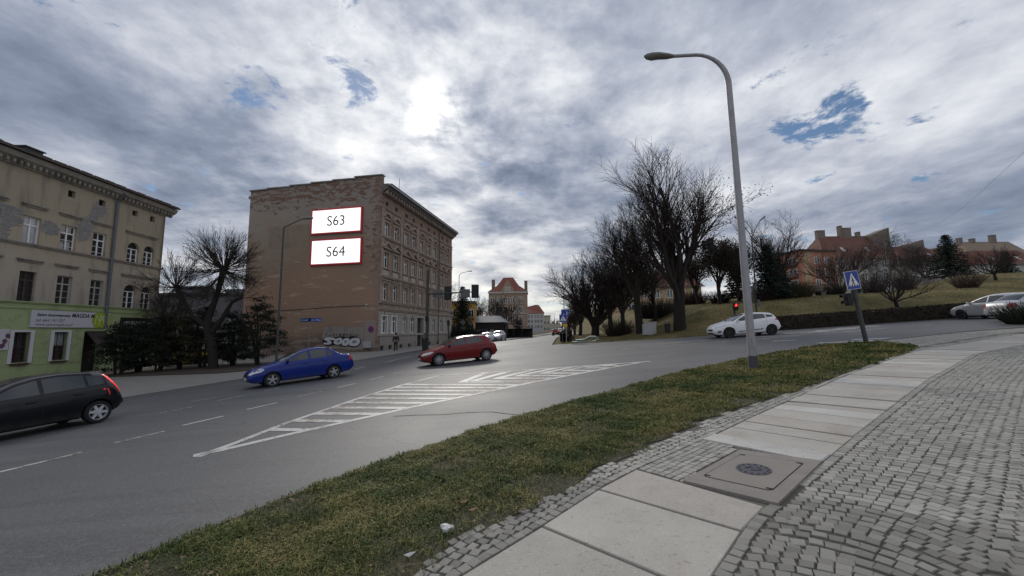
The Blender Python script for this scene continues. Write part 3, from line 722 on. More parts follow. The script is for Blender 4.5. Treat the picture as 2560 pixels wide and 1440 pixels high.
def brick_cols(g_, v, c1, c2, mortar, scale=1.0):
    b_ = g_.n('ShaderNodeTexBrick', {'Vector': v, 'Color1': (*c1, 1), 'Color2': (*c2, 1), 'Mortar': (*mortar, 1), 'Scale': scale, 'Mortar Size': .012, 'Mortar Smooth': .3, 'Bias': .1, 'Brick Width': .26, 'Row Height': .085})
    return b_

# ================================================================ brick tenement in the middle
c_ = gp(943, 881); CB_A = R(78.6); CB_O = (float(c_[0]), float(c_[1]), -.35); CBF = (CB_O, CB_A)
cb = thing('tenement_building', 'tall brown tenement with bare patchy gable wall and ornate windowed street front', 'building', CB_O, CB_A)
def cb_gable_mat():
    m_, g_, b = new_mat('gable_plaster'); tc_, s_, v = map_xy(g_, 'yz')
    bt = brick_cols(g_, v, (.22, .105, .072), (.155, .08, .06), (.22, .175, .14))
    n1 = g_.noise(v, .16, 4, .55, .3); n2 = g_.noise(v, 1.1, 7, .66, .6); n3 = g_.noise(v, 9, 4, .7)
    st = g_.n('ShaderNodeMapping', {0: v, 3: (.35, 1.6, 1)}).outputs[0]; n4 = g_.noise(st, 1.1, 7, .7, .5); n5 = g_.noise(st, .55, 4, .6)
    hz = g_.m('DIVIDE', s_[2], 18.0)
    pl = g_.ramp(g_.m('ADD', hz, g_.m('MULTIPLY', g_.m('SUBTRACT', n1, .5), .7)), [(.06, (.275, .19, .14)), (.30, (.325, .215, .155)), (.55, (.27, .195, .142)), (.82, (.265, .235, .20)), (1.0, (.23, .205, .18))])
    pl = g_.mix(g_.m('MULTIPLY', g_.sstep(n3, .45, .75), .25), pl, (.13, .10, .085))
    # pale scars where the top coat has come away
    pale = g_.m('MULTIPLY', g_.sstep(n4, .57, .62), g_.m('ADD', .35, g_.m('MULTIPLY', g_.sstep(hz, .75, .25), .65)))
    pl = g_.mix(g_.m('MULTIPLY', pale, .75), pl, (.46, .37, .295))
    pl = g_.mix(g_.m('MULTIPLY', g_.sstep(n5, .6, .72), .35), pl, (.11, .095, .085))
    # bare brick along the top and the street corner
    edge = g_.m('MAXIMUM', g_.sstep(hz, .78, .97), g_.m('MULTIPLY', g_.sstep(s_[1], 3.2, .0), g_.sstep(hz, .30, .62)))
    st2 = g_.n('ShaderNodeMapping', {0: v, 3: (.75, 1.7, 1)}).outputs[0]; n6 = g_.noise(st2, 1.5, 8, .68, .3); bm_ = g_.sstep(g_.m('ADD', n6, g_.m('MULTIPLY', edge, .15)), .62, .69)
    bm_ = g_.m('MULTIPLY', bm_, g_.sstep(hz, .18, .3))
    c = g_.mix(bm_, pl, bt.outputs[0])
    cor = g_.sstep(g_.m('ADD', s_[1], g_.m('MULTIPLY', n2, 1.4)), 1.5, .9)
    c = g_.mix(g_.m('MULTIPLY', cor, .6), c, g_.mix(.5, bt.outputs[0], (.27, .22, .19)))
    low = g_.sstep(g_.m('ADD', s_[2], g_.m('MULTIPLY', n5, 2.2)), 3.4, 2.1)      # rising damp and old repairs at the foot
    c = g_.mix(g_.m('MULTIPLY', low, .75), c, (.115, .095, .08))
    c = g_.mix(g_.m('MULTIPLY', g_.m('MULTIPLY', low, g_.sstep(n4, .5, .56)), .8), c, (.30, .235, .20))
    g_.set(b.inputs['Base Color'], c); b.inputs['Roughness'].default_value = .92; b.inputs['Specular IOR Level'].default_value = .15
    hgt = g_.m('ADD', g_.m('MULTIPLY', bt.outputs[1], g_.m('MULTIPLY', bm_, -1.0)), g_.m('ADD', g_.m('MULTIPLY', bm_, -.6), g_.m('MULTIPLY', n3, .25)))
    bp = g_.n('ShaderNodeBump', {'Height': hgt, 'Strength': .7, 'Distance': .03}); g_.set(b.inputs['Normal'], bp.outputs[0]); return m_
GAB = cb_gable_mat()
def cb_front_mat():
    m_, g_, b = new_mat('front_stucco'); tc_, s_, v = map_xy(g_, 'xz')
    bt = brick_cols(g_, v, (.30, .125, .085), (.21, .095, .07), (.25, .20, .16))
    n1 = g_.noise(v, .5, 4, .6); n2 = g_.noise(v, 1.6, 6, .65, .5); n3 = g_.noise(v, 9, 4, .7); hz = g_.m('DIVIDE', s_[2], 18.0)
    pl = g_.ramp(g_.m('ADD', hz, g_.m('MULTIPLY', g_.m('SUBTRACT', n1, .5), .25)), [(.0, (.27, .245, .215)), (.22, (.40, .365, .32)), (.30, (.32, .235, .18)), (.6, (.30, .215, .165)), (1.0, (.24, .18, .145))])
    pl = g_.mix(g_.m('MULTIPLY', g_.sstep(n3, .45, .75), .4), pl, (.12, .10, .085))
    bm_ = g_.m('MULTIPLY', g_.sstep(n2, .53, .60), g_.sstep(hz, .28, .42)); c = g_.mix(bm_, pl, bt.outputs[0])
    g_.set(b.inputs['Base Color'], c); b.inputs['Roughness'].default_value = .9; b.inputs['Specular IOR Level'].default_value = .15
    bp = g_.n('ShaderNodeBump', {'Height': g_.m('SUBTRACT', n3, bm_), 'Strength': .5, 'Distance': .03}); g_.set(b.inputs['Normal'], bp.outputs[0]); return m_
FRONT = cb_front_mat()
TRIM = M('stucco_trim', (.345, .27, .215), .9, .25, 1.5, 14, .4, 20, dirt=(.19, .15, .13), damt=.55); TRIMG = M('stucco_base', (.42, .385, .34), .9, .22, 1.2, 12, .4, 20, dirt=(.22, .195, .17), damt=.5)
ROOFD = M('roof_felt', (.055, .055, .056), .8, .25, 1, 10); METAL = M('zinc_flashing', (.16, .17, .165), .5, .2, 2, 10, metal=.3)
LEN = hit(CBF, 1129, 700)[0]; DEP = hit(CBF, 613, 700, 'x')[0]
zg = lambda py, px=962: hit(CBF, px, py)[1]
rows_ = [(zg(832.6), zg(789.5)), (zg(750), zg(708.5)), (zg(668.6), zg(630)), (zg(587), zg(554.5))]; att = (zg(512), zg(501))
wx = [hit(CBF, p, 750)[0] for p in (962, 986.4, 1012.4, 1031.2, 1051, 1069.7, 1084.2, 1103.5, 1116.6)]
ZT = zg(452, 946); ops = []; wins = []
HWW = .52
for r_, (a, b) in enumerate(rows_):
    for k, x in enumerate(wx):
        if r_ == 0 and k == 4: continue
        ops.append((x-HWW, x+HWW, a, b, .22)); wins.append((r_, k, x, a, b))
door_x = wx[4]; door_top = rows_[0][1]+.05; ops.append((door_x-.95, door_x+.95, -.2, door_top, .5))
for x in wx: ops.append((x-.30, x+.30, att[0], att[1], .3))
celx = [.9, 2.6, 5.0, 7.1, 13.0, 15.8, 18.5, 20.6]
for x in celx: ops.append((x-.35, x+.35, .25, .75, .3))
fwall = MB(); wall_open(fwall, 0, LEN, -1.5, ZT, ops); fwall.obj('front_wall', FRONT, cb)
rest = MB(); rest.box(.3, LEN, .55, DEP-.05, -1.5, ZT-3.6); rest.box(LEN-.3, LEN, .0, DEP, -1.5, ZT-3.0); rest.add([(0, DEP, -1.5), (LEN, DEP, -1.5), (LEN, DEP, ZT-3), (0, DEP, ZT-3)], [(0, 1, 2, 3)])
rest.obj('rear_wall', TRIM, cb)
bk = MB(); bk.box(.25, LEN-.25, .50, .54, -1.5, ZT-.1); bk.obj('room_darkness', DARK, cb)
for r_, k, x, a, b in wins:
    gl = random.choice([GLASS, GLASS, GLASS2]); window(cb, x-HWW, x+HWW, a, b, .20, WHITE, gl, .70, 1, 2, True, .075)
    if r_ < 2 and k < 5: 
        pass
for x in wx:
    q_ = MB(); q_.box(x-.30, x+.30, .25, .27, att[0], att[1]); o = q_.obj('attic_window', GLASS, cb)
    q_ = MB(); q_.box(x-.03, x+.03, .2, .25, att[0], att[1]); q_.obj('mullion', CREAM, o)
for x in celx:
    q_ = MB(); q_.box(x-.35, x+.35, .24, .27, .25, .75); q_.obj('cellar_window', DARK, cb)
# surrounds, pediments, sills
def surround(x, a, b, mat, w=.13, t=.07):
    q_ = MB(); q_.box(x-HWW-w, x-HWW, -t, .02, a-.05, b+w); q_.box(x+HWW, x+HWW+w, -t, .02, a-.05, b+w); q_.box(x-HWW, x+HWW, -t, .02, b, b+w)
    q_.box(x-HWW-.2, x+HWW+.2, -t-.08, .02, a-.17, a-.052); return q_.obj('window_surround', mat, cb)
for r_, k, x, a, b in wins:
    if r_ == 0:
        s_ = surround(x, a, b, WHITE if k < 2 else TRIMG, .10, .05); q_ = MB(); q_.prism([(x-.1, b+.11), (x+.1, b+.11), (x+.16, b+.52), (x-.16, b+.52)], 'y', -.10, .02); q_.obj('keystone', TRIM, s_)
    elif r_ == 1:
        s_ = surround(x, a, b, TRIM); q_ = MB(); q_.box(x-.82, x+.82, -.20, .02, b+.28, b+.40); q_.box(x-.74, x+.74, -.10, .02, b+.135, b+.278); q_.obj('hood_mould', TRIM, s_)
    elif r_ == 2:
        s_ = surround(x, a, b, TRIM); q_ = MB(); z = b+.36
        q_.box(x-.95, x+.95, -.24, .02, z, z+.12)
        q_.prism([(x-1.0, z+.125), (x-.78, z+.125), (x, z+.66), (x+.78, z+.125), (x+1.0, z+.125), (x, z+.84)], 'y', -.30, .02)
        q_.prism([(x-.78, z+.122), (x+.78, z+.122), (x, z+.655)], 'y', -.06, .02)
        q_.obj('pediment', TRIM, s_)
    else:
        s_ = surround(x, a, b, TRIM); q_ = MB(); z = b+.22; arc = []
        for t in range(9):
            an = math.pi*t/8; arc.append((x+.86*math.cos(an), z+.30+.62*math.sin(an)))
        inn = [(x+.62*math.cos(math.pi*t/8), z+.30+.40*math.sin(math.pi*t/8)) for t in range(9)]
        for t in range(8): q_.prism([arc[t], arc[t+1], inn[t+1], inn[t]], 'y', -.20, .02)
        q_.box(x-.86, x+.86, -.12, .02, z+.16, z+.295); q_.obj('arched_hood', TRIM, s_)
# aprons and panels under floor two windows, belts, pilasters
for x in wx:
    q_ = MB(); a = rows_[2][0]; q_.box(x-.55, x+.55, -.05, .02, a-.82, a-.30); q_.obj('apron_panel', TRIMG, cb)
def belt(z, h, t, mat, name='string_course', x0=0.0, x1=None):
    q_ = MB(); x1 = LEN if x1 is None else x1; q_.box(x0-.02, x1, -t, .02, z, z+h*.55); q_.box(x0-.04, x1, -t*1.5, .02, z+h*.55+.002, z+h); return q_.obj(name, mat, cb)
zb = hit(CBF, 946, 772.5)[1]; belt(zb-.14, .3, .14, TRIM); belt(rows_[1][0]-.42, .20, .12, TRIM); belt(rows_[2][0]-1.12, .24, .14, TRIM); belt(rows_[3][0]-.40, .22, .13, TRIM); belt(att[0]-.42, .2, .10, TRIM)
zp = hit(CBF, 944, 836.5)[1]; belt(zp-.14, .22, .10, TRIMG)
pilx = [.35, (wx[1]+wx[2])/2, (wx[3]+wx[4])/2, (wx[5]+wx[6])/2+.0, (wx[6]+wx[7])/2, LEN-.35]
for x in pilx:
    for (z0, z1) in ((rows_[1][0]-.2, rows_[2][0]-1.13), (rows_[2][0]-.86, rows_[3][0]-.42), (rows_[3][0]-.16, att[0]-.44)):
        q_ = MB(); q_.box(x-.24, x+.24, -.09, .02, z0, z1); q_.box(x-.30, x+.30, -.13, .02, z1-.28, z1-.14); q_.obj('pilaster', TRIM, cb)
for x in np.arange(.7, LEN-.3, 1.22):
    q_ = MB(); q_.box(x-.09, x+.09, -.09, .02, rows_[1][0]-.72, rows_[1][0]-.47); q_.obj('boss', TRIM, cb)
# ashlar courses of the ground floor
zlo, zhi = zp+.10, zb-.16; nc = 7; edges = [0.0]+[v for x in wx for v in ((x-HWW-.16, x+HWW+.16) if abs(x-door_x) > .1 else (x-1.12, x+1.12))]+[LEN]
for j in range(nc):
    a = zlo+(zhi-zlo)*j/nc; b = zlo+(zhi-zlo)*(j+1)/nc
    for i in range(0, len(edges), 2):
        x0, x1 = edges[i], edges[i+1]
        if x1-x0 < .15: continue
        q_ = MB(); q_.box(x0+.03, x1-.03, -.055, .02, a+.025, b-.03); q_.obj('ashlar_course', TRIMG, cb)
    for x in wx:
        if b-.03 > rows_[0][1]+.25 and abs(x-door_x) > .1:
            za_ = max(a+.025, rows_[0][1]+.16); q_ = MB(); q_.box(x-HWW-.13, x-.18, -.055, .02, za_, b-.03); q_.obj('ashlar_course', TRIMG, cb); q_ = MB(); q_.box(x+.18, x+HWW+.13, -.055, .02, za_, b-.03); q_.obj('ashlar_course', TRIMG, cb)
q_ = MB(); q_.box(door_x-.95, door_x+.95, .42, .48, -.3, door_top); dr = q_.obj('door', M('dark_door', (.035, .034, .036), .6, .2, 4), cb)
for s_ in (-1, 1):
    for (z0, z1) in ((.3, 1.2), (1.35, 2.7)):
        q_ = MB(); q_.box(door_x+s_*.48-.33, door_x+s_*.48+.33, .40, .425, z0, z1); q_.obj('door_panel', M('dark_door_panel', (.045, .043, .045), .6, .2, 4), dr)
q_ = MB(); q_.box(door_x-1.1, door_x-.96, -.09, .02, -.3, door_top+.12); q_.box(door_x+.96, door_x+1.1, -.09, .02, -.3, door_top+.12); q_.box(door_x-.95, door_x+.95, -.09, .02, door_top+.002, door_top+.12); q_.obj('door_surround', TRIMG, cb)
# main cornice with brackets and gutter, roof
q_ = MB(); z = zg(468, 950)
q_.prism([(.02, ZT-1.1), (-.12, ZT-1.1), (-.18, ZT-.85), (-.62, ZT-.62), (-.70, ZT-.45), (-.82, ZT-.30), (-.86, ZT-.10), (.02, ZT-.05)], 'x', -.05, LEN+.25); cn = q_.obj('cornice', M('cornice_paint', (.13, .115, .105), .9, .25, 1.5, 10), cb)
for x in np.arange(.35, LEN, .62):
    q_ = MB(); q_.box(x-.10, x+.10, -.55, .0, ZT-1.02, ZT-.66); q_.obj('bracket', TRIM, cn)
q_ = MB(); q_.box(-.10, LEN+.3, -1.0, -.84, ZT-.30, ZT-.14); q_.obj('gutter', M('gutter_metal', (.24, .245, .25), .45, .1, 3, metal=.4), cb)
RZ = hit(CBF, 616, 486, 'x')[1]-.25
q_ = MB(); q_.add([(.35, -.95, ZT-.08), (LEN+.3, -.95, ZT-.08), (LEN+.3, DEP, RZ), (.35, DEP, RZ), (.35, -.95, ZT+.04), (LEN+.3, -.95, ZT+.04), (LEN+.3, DEP, RZ+.12), (.35, DEP, RZ+.12)], [(0, 1, 2, 3), (7, 6, 5, 4), (0, 4, 5, 1), (1, 5, 6, 2), (2, 6, 7, 3), (3, 7, 4, 0)]); q_.obj('roof', ROOFD, cb)
# stepped gable parapet
spx_ = [945, 888.5, 833.5, 779.5, 727, 672, 617]; sty = [(438, 442.5), (446.5, 450.5), (453, 457), (460, 464), (467, 471), (473, 478.5)]
gys = [hit(CBF, p, 470, 'x')[0] for p in spx_]; gys[0] = 0.0; gys[-1] = DEP
gw = MB()
for k in range(6):
    za = hit(CBF, spx_[k], sty[k][0]+1.5, 'x')[1]; zb2 = hit(CBF, spx_[k+1], sty[k][1]+1.5, 'x')[1]; y0 = gys[k]+(.001 if k else -.02); y1 = gys[k+1]
    gw.hull8([(-.02, y0, -1.5), (.38, y0, -1.5), (.38, y1, -1.5), (-.02, y1, -1.5)], [(-.02, y0, za), (.38, y0, za), (.38, y1, zb2), (-.02, y1, zb2)])
    cp = MB(); cp.hull8([(-.14, y0-.08, za+.002), (.48, y0-.08, za+.002), (.48, y1+.12, zb2+.002), (-.14, y1+.12, zb2+.002)], [(-.14, y0-.08, za+.12), (.48, y0-.08, za+.12), (.48, y1+.12, zb2+.12), (-.14, y1+.12, zb2+.12)]); cp.obj('coping', METAL, cb)
gw.obj('gable_wall', GAB, cb)
# chimney, aerial, down pipes, corbel at the rear corner, cable and lamp box on the gable
y_ = hit(CBF, 806, 455, 'x')[0]; q_ = MB(); q_.box(1.4, 2.1, y_-.45, y_+.35, ZT-3, ZT+.55); q_.box(1.32, 2.18, y_-.53, y_+.43, ZT+.552, ZT+.66); q_.obj('chimney', M('sooty_brick', (.10, .07, .06), .9, .3, 3, 12), cb)
q_ = MB(); q_.tube([(6.0, 1.2, ZT-.3), (6.0, 1.2, ZT+3.0)], .03, 6); q_.obj('aerial', METAL, cb)
for x in (15.55, ): 
    q_ = MB(); q_.tube([(x, -.9, ZT-.3), (x, -.25, ZT-1.4), (x, -.18, ZT-1.8), (x, -.18, 0.1)], .06, 8); q_.obj('down_pipe', M('pipe_dark', (.07, .065, .06), .6, .2), cb)
q_ = MB(); zc = hit(CBF, 614, 494, 'x')[1]; q_.box(.05, .5, DEP, DEP+.35, zc-.15, zc+.15); q_.obj('eaves_end', METAL, cb)
cab = MB(); pts = [(-.05, *hit(CBF, *p, 'x')) for p in ((640, 778), (700, 776.5), (770, 773), (820, 768), (880, 765.5), (918, 763.5))]; cab.tube(pts, .025, 5); cab.obj('cable', DARK, cb)
q_ = MB(); p = hit(CBF, 919, 762, 'x'); q_.box(-.22, -.02, p[0]-.12, p[0]+.12, p[1]-.1, p[1]+.1); q_.tube([(-.1, p[0]-.1, p[1]+.02), (-.1, p[0]-.62, p[1]+.06), (-.06, p[0]-.64, p[1]-1.2)], .02, 5); q_.obj('junction_box', CREAM, cb)
# a pale square of old lettering ground and repair patches on the gable (thin render coats)
def gpatch(name, pix, mat, t=.012):
    q_ = MB(); q_.prism([hit(CBF, *p, 'x') for p in pix], 'x', -.02-t, -.021); return q_.obj(name, mat, cb)
gpatch('repair_render', [(911, 800), (940, 800.5), (938, 868), (911, 870)], M('repair_render', (.27, .225, .20), .9, .15, 1.5, 12), .02)
gpatch('repair_render', [(812, 818), (909.5, 817), (909.5, 874), (808, 872), (806, 840)], M('repair_render_grey', (.27, .235, .21), .9, .2, 1.2, 10, dirt=(.15, .13, .115), damt=.6), .012)
gpatch('old_sign_ground', [(672, 568), (776, 560), (776, 618), (671, 624)], M('old_sign_ground', (.235, .18, .135), .9, .2, 1.6, 12, dirt=(.17, .135, .105), damt=.7), .008)

# advertising panels ---------------------------------------------------------------
PANEL_GLOW = emit_mat('glowing_panel_face', (1, 1, 1), .82, (.8, .8, .8)); REDF = M('red_panel_frame', (.62, .03, .04), .45, .05); INK = M('black_ink', (.008, .008, .008), .6, 0)  # panel face glows only to stay white in shade; no lamps behind it
def ad_panel(text, pix, label):
    P = [hit(CBF, *p, 'x') for p in pix]; y0 = (P[0][0]+P[3][0])/2; y1 = (P[1][0]+P[2][0])/2; z0 = (P[2][1]+P[3][1])/2; z1 = (P[0][1]+P[1][1])/2
    ca, sa = math.cos(CB_A), math.sin(CB_A)
    # local frame: x along the wall to the viewer's right, y into the wall
    ox = CB_O[0]-sa*y0; oy = CB_O[1]+ca*y0
    t = thing('advert_panel', label, 'billboard', (ox-ca*.04, oy-sa*.04, CB_O[2]+z0), CB_A-math.pi/2, 'white advert panels on the gable')
    Wd = y0-y1; Hd = z1-z0; b = .15
    q_ = MB(); q_.box(0, b, -.20, 0, 0, Hd); q_.box(Wd-b, Wd, -.20, 0, 0, Hd); q_.box(b, Wd-b, -.20, 0, 0, b); q_.box(b, Wd-b, -.20, 0, Hd-b, Hd); q_.obj('frame', REDF, t)
    q_ = MB(); q_.box(b, Wd-b, -.17, -.02, b, Hd-b); q_.obj('face', PANEL_GLOW, t)
    o = font_mesh('lettering', text, Hd*.56, INK, t, .004, 'CENTER', bold=-.002); o.location = (Wd*.5, -.178, Hd*.5-Hd*.185); o.rotation_euler = (R(90), 0, 0)
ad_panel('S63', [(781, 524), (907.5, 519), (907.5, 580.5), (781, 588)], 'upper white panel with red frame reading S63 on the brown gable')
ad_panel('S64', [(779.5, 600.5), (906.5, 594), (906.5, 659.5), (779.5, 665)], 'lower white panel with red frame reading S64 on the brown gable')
# graffiti: painted bubble letters, flat on the wall
GW_ = M('graffiti_white', (.52, .53, .56), .7, .12, 3); GK = M('graffiti_black', (.012, .012, .014), .7, .1); GG = M('graffiti_grey', (.20, .205, .22), .7, .15, 4)
ca, sa = math.cos(CB_A), math.sin(CB_A); g0 = hit(CBF, 806, 868, 'x')
gt = thing('graffiti', 'white bubble-letter graffiti with black outline near the foot of the gable', 'graffiti', (CB_O[0]-sa*g0[0]-ca*.05, CB_O[1]+ca*g0[0]-sa*.05, CB_O[2]+g0[1]), CB_A-math.pi/2)
def gl(name, pix, mat, y):
    P = []
    for p in pix:
        h_ = hit(CBF, *p, 'x'); P.append((g0[0]-h_[0], h_[1]-g0[1]))
    q_ = MB(); q_.prism(P, 'y', y, y+.004); return q_.obj(name, mat, gt)
def smooth_loop(c, n=3):
    c = [np.array(p, float) for p in c]
    for _ in range(n):
        o = []
        for i in range(len(c)): a, b = c[i], c[(i+1) % len(c)]; o += [a*.75+b*.25, a*.25+b*.75]
        c = o
    return [tuple(p) for p in c]
out_ = [(805, 857), (809, 847), (818, 841), (838, 843), (852, 840), (872, 843), (880, 839), (896, 842), (903, 850), (903, 860), (894, 867), (880, 869), (872, 865), (862, 868), (851, 864), (836, 863), (815, 866)]
gl('outline', smooth_loop(out_, 2), GK, 0.0)
for L in ([(812, 845), (822, 842), (842, 846), (836, 851), (822, 849), (830, 854), (829, 861), (812, 862), (808, 856), (820, 857), (821, 854), (811, 850)],
          [(838, 849), (846, 844), (857, 845), (856, 857), (849, 862), (838, 861), (834, 856)],
          [(859, 846), (874, 844), (874, 855), (870, 864), (860, 865), (854, 861)],
          [(877, 846), (898, 844), (901, 852), (899, 861), (888, 866), (874, 864), (872, 858)]):
    gl('letter', smooth_loop(L, 2), GW_, -.005)
for L in ([(843, 850), (851, 849), (850, 856), (843, 857)], [(862, 851), (868, 850), (867, 857), (861, 858)], [(881, 852), (892, 850), (893, 857), (881, 859)]):
    gl('letter_shading', smooth_loop(L, 2), GG, -.010)
for k in range(10):
    x = 814+k*8.6; q_ = [(x, 840-3*random.random()), (x+5, 836-4*random.random()), (x+6, 837-4*random.random()), (x+1, 841.5-3*random.random())]; gl('stroke', q_, GK, -.008)
# round sign, wall cabinet
BLUE = M('sign_blue', (.02, .05, .28), .4, .05); REDS = M('sign_red', (.30, .02, .03), .4, .05); SW_ = M('sign_white', (.70, .70, .70), .4, .05)
p = hit(CBF, 928, 823, 'x'); ns = thing('no_parking_sign', 'small faded round no-parking sign fixed to the gable near the corner', 'sign', (CB_O[0]-sa*p[0]-ca*.05, CB_O[1]+ca*p[0]-sa*.05, CB_O[2]+p[1]), CB_A-math.pi/2)
q_ = MB(); q_.cyl((0, -.01, 0), (0, 1, 0), .02, .32, 24); q_.obj('rim', REDS, ns); q_ = MB(); q_.cyl((0, -.025, 0), (0, 1, 0), .01, .24, 24); q_.obj('disc', BLUE, ns)
q_ = MB(); q_.prism([(-.2, .14), (-.14, .2), (.2, -.14), (.14, -.2)], 'y', -.036, -.031); q_.obj('bar', REDS, ns)
p = hit(CBF, 920, 868, 'x'); wc = thing('wall_cabinet', 'pale grey utility cabinet low on the gable beside the street corner', 'cabinet', (CB_O[0]-sa*p[0]-ca*.05, CB_O[1]+ca*p[0]-sa*.05, CB_O[2]+p[1]), CB_A-math.pi/2)
CABM = M('cabinet_grey', (.36, .37, .38), .6, .15, 3); q_ = MB(); q_.box(-.42, .42, -.2, 0, -.05, .58); q_.obj('body', CABM, wc); q_ = MB(); q_.box(-.38, .38, -.215, -.201, .0, .54); dd_ = q_.obj('door', CABM, wc); q_ = MB(); q_.box(.3, .34, -.235, -.2151, .22, .34); q_.obj('lock', DARK, dd_)

# ================================================================ grey and green building on the left
LB_A = R(91.5); c_ = gp(225, 931); LBD = 31.0
_p = at(225, 931, LBD); LB_O = (float(_p[0]), float(_p[1]), -1.35); LBF = (LB_O, LB_A)
lb = thing('shop_building', 'three-storey building with stained grey plaster and green painted ground floor', 'building', LB_O, LB_A)
lh = lambda px, py: hit(LBF, px, py)
X1 = lh(409, 600)[0]; X0 = -22.0
def lb_mat():
    m_, g_, b = new_mat('stained_plaster'); tc_, s_, v = map_xy(g_, 'xz')
    n1 = g_.noise(v, .28, 5, .6, .3); n2 = g_.noise(v, 1.6, 7, .68, .5); n3 = g_.noise(v, 12, 4, .7)
    st = g_.n('ShaderNodeMapping', {0: v, 3: (1.6, .25, 1)}).outputs[0]; n4 = g_.noise(st, 1.2, 5, .6)
    hz = g_.m('ADD', s_[2], g_.m('MULTIPLY', g_.m('SUBTRACT', n1, .5), 5.0))
    c = g_.ramp(g_.m('DIVIDE', hz, 14.0), [(.35, (.37, .335, .29)), (.55, (.41, .355, .29)), (.72, (.41, .35, .255)), (.9, (.36, .31, .23))])
    c = g_.mix(g_.m('MULTIPLY', g_.sstep(n4, .48, .68), .5), c, (.17, .15, .13)); c = g_.mix(g_.m('MULTIPLY', g_.sstep(n2, .55, .7), .4), c, (.21, .19, .165)); c = g_.mix(g_.m('MULTIPLY', g_.sstep(n3, .5, .8), .25), c, (.14, .125, .11))
    g_.set(b.inputs['Base Color'], c); b.inputs['Roughness'].default_value = .93; b.inputs['Specular IOR Level'].default_value = .15
    bp = g_.n('ShaderNodeBump', {'Height': g_.m('ADD', n3, n2), 'Strength': .35, 'Distance': .02}); g_.set(b.inputs['Normal'], bp.outputs[0]); return m_
LPL = lb_mat(); GREEN = M('green_wall_paint', (.315, .38, .195), .85, .14, .7, 9, .25, 16, dirt=(.17, .185, .11), damt=.5)
zgreen = lh(275, 770)[1]; zband = lh(287, 651)[1]
z2 = (lh(168, 634)[1], lh(168, 563)[1]); z1_ = (lh(160, 762)[1], lh(160, 690)[1]); z0_ = (lh(148, 900)[1], lh(148, 830)[1])
W2 = [(lh(56, 580)[0], lh(101, 580)[0]), (lh(150, 600)[0], lh(190, 600)[0]), (lh(231, 610)[0], lh(265, 610)[0])]
pitch_ = (sum(W2[2])-sum(W2[0]))/4
for k in range(1, 5): W2.append((W2[0][0]-pitch_*k, W2[0][1]-pitch_*k))
W1 = [(lh(45, 715)[0], lh(88, 715)[0]), (lh(140, 725)[0], lh(179, 725)[0]), (lh(224, 733)[0], lh(257, 733)[0])]
for k in range(1, 5): W1.append((W1[0][0]-pitch_*k, W1[0][1]-pitch_*k))
A2 = [(lh(317, 640)[0], lh(346, 640)[0]), (lh(358, 645)[0], lh(384, 645)[0])]; za2 = (lh(331, 662)[1], lh(331, 606)[1])
A1 = [(lh(308, 740)[0], lh(338, 740)[0]), (lh(352, 745)[0], lh(378, 745)[0])]; za1 = (lh(322, 771)[1], lh(322, 712)[1])
G0 = [(lh(30, 870)[0], lh(72, 870)[0]), (lh(131, 870)[0], lh(166, 870)[0])]
DOOR = (lh(205, 890)[0], lh(252, 890)[0]); zdt = lh(228, 829)[1]
VENT = [(lh(170, 485)[0], lh(189, 485)[0], lh(180, 494)[1], lh(180, 477)[1]), (lh(247, 508)[0], lh(264, 508)[0], lh(255, 515)[1], lh(255, 500)[1]), (lh(331, 533)[0], lh(345, 533)[0], lh(338, 540)[1], lh(338, 527)[1]), (lh(375, 548)[0], lh(387, 548)[0], lh(381, 555)[1], lh(381, 541)[1])]
ZTOP = lh(300, 492)[1]
ops = [(a, b, *z2, .25) for a, b in W2]+[(a, b, *z1_, .25) for a, b in W1]+[(a, b, *za2, .25) for a, b in A2]+[(a, b, *za1, .25) for a, b in A1]
opg = [(a, b, *z0_, .35) for a, b in G0]+[(*DOOR, -.3, zdt, .6)]
ops += [(*v[:4], .3) for v in VENT]
mb = MB(); wall_open(mb, X0, X1, zgreen, ZTOP, ops); mb.obj('upper_wall', LPL, lb)
mb = MB(); wall_open(mb, X0, X1, -1.0, zgreen, opg); mb.obj('ground_wall', GREEN, lb)
mb = MB(); mb.box(X0, X1, .62, 12, -1, ZTOP); mb.box(X1-.3, X1, .0, 12, -1, ZTOP); mb.obj('rear_wall', LPL, lb)
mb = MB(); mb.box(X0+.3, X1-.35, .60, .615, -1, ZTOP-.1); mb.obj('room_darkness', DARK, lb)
for k, (a, b) in enumerate(W2): window(lb, a, b, *z2, .22, WHITE if k < 3 else CREAM, GLASSB if k == 0 else GLASS, .72, 1 if k == 0 else 3, 2)
for k, (a, b) in enumerate(W1): window(lb, a, b, *z1_, .22, BROWNF if k == 0 else CREAM, GLASS, .72, 3, 2)
def arched(a, b, z0, z1):
    r_ = (b-a)/2; cx = (a+b)/2; zs = z1-r_
    for s_ in (-1, 1):                      # spandrels that close the square opening to an arch
        pts = [(cx+s_*r_, z1), (cx+s_*r_, zs)]+[(cx+s_*r_*math.cos(math.pi/2*t/6), zs+r_*math.sin(math.pi/2*t/6)) for t in range(1, 7)]
        q_ = MB(); q_.prism(pts, 'y', .001, .25); q_.obj('arch_spandrel', LPL, lb)
    o = window(lb, a, b, z0, zs, .22, WHITE, GLASS, .72, 3, 2, False)
    q_ = MB(); q_.prism([(cx+r_*math.cos(math.pi*t/10), zs+r_*math.sin(math.pi*t/10)) for t in range(11)], 'y', .235, .245); q_.obj('fanlight', GLASS, o)
for a, b in A2: arched(a, b, *za2)
for a, b in A1: arched(a, b, *za1)
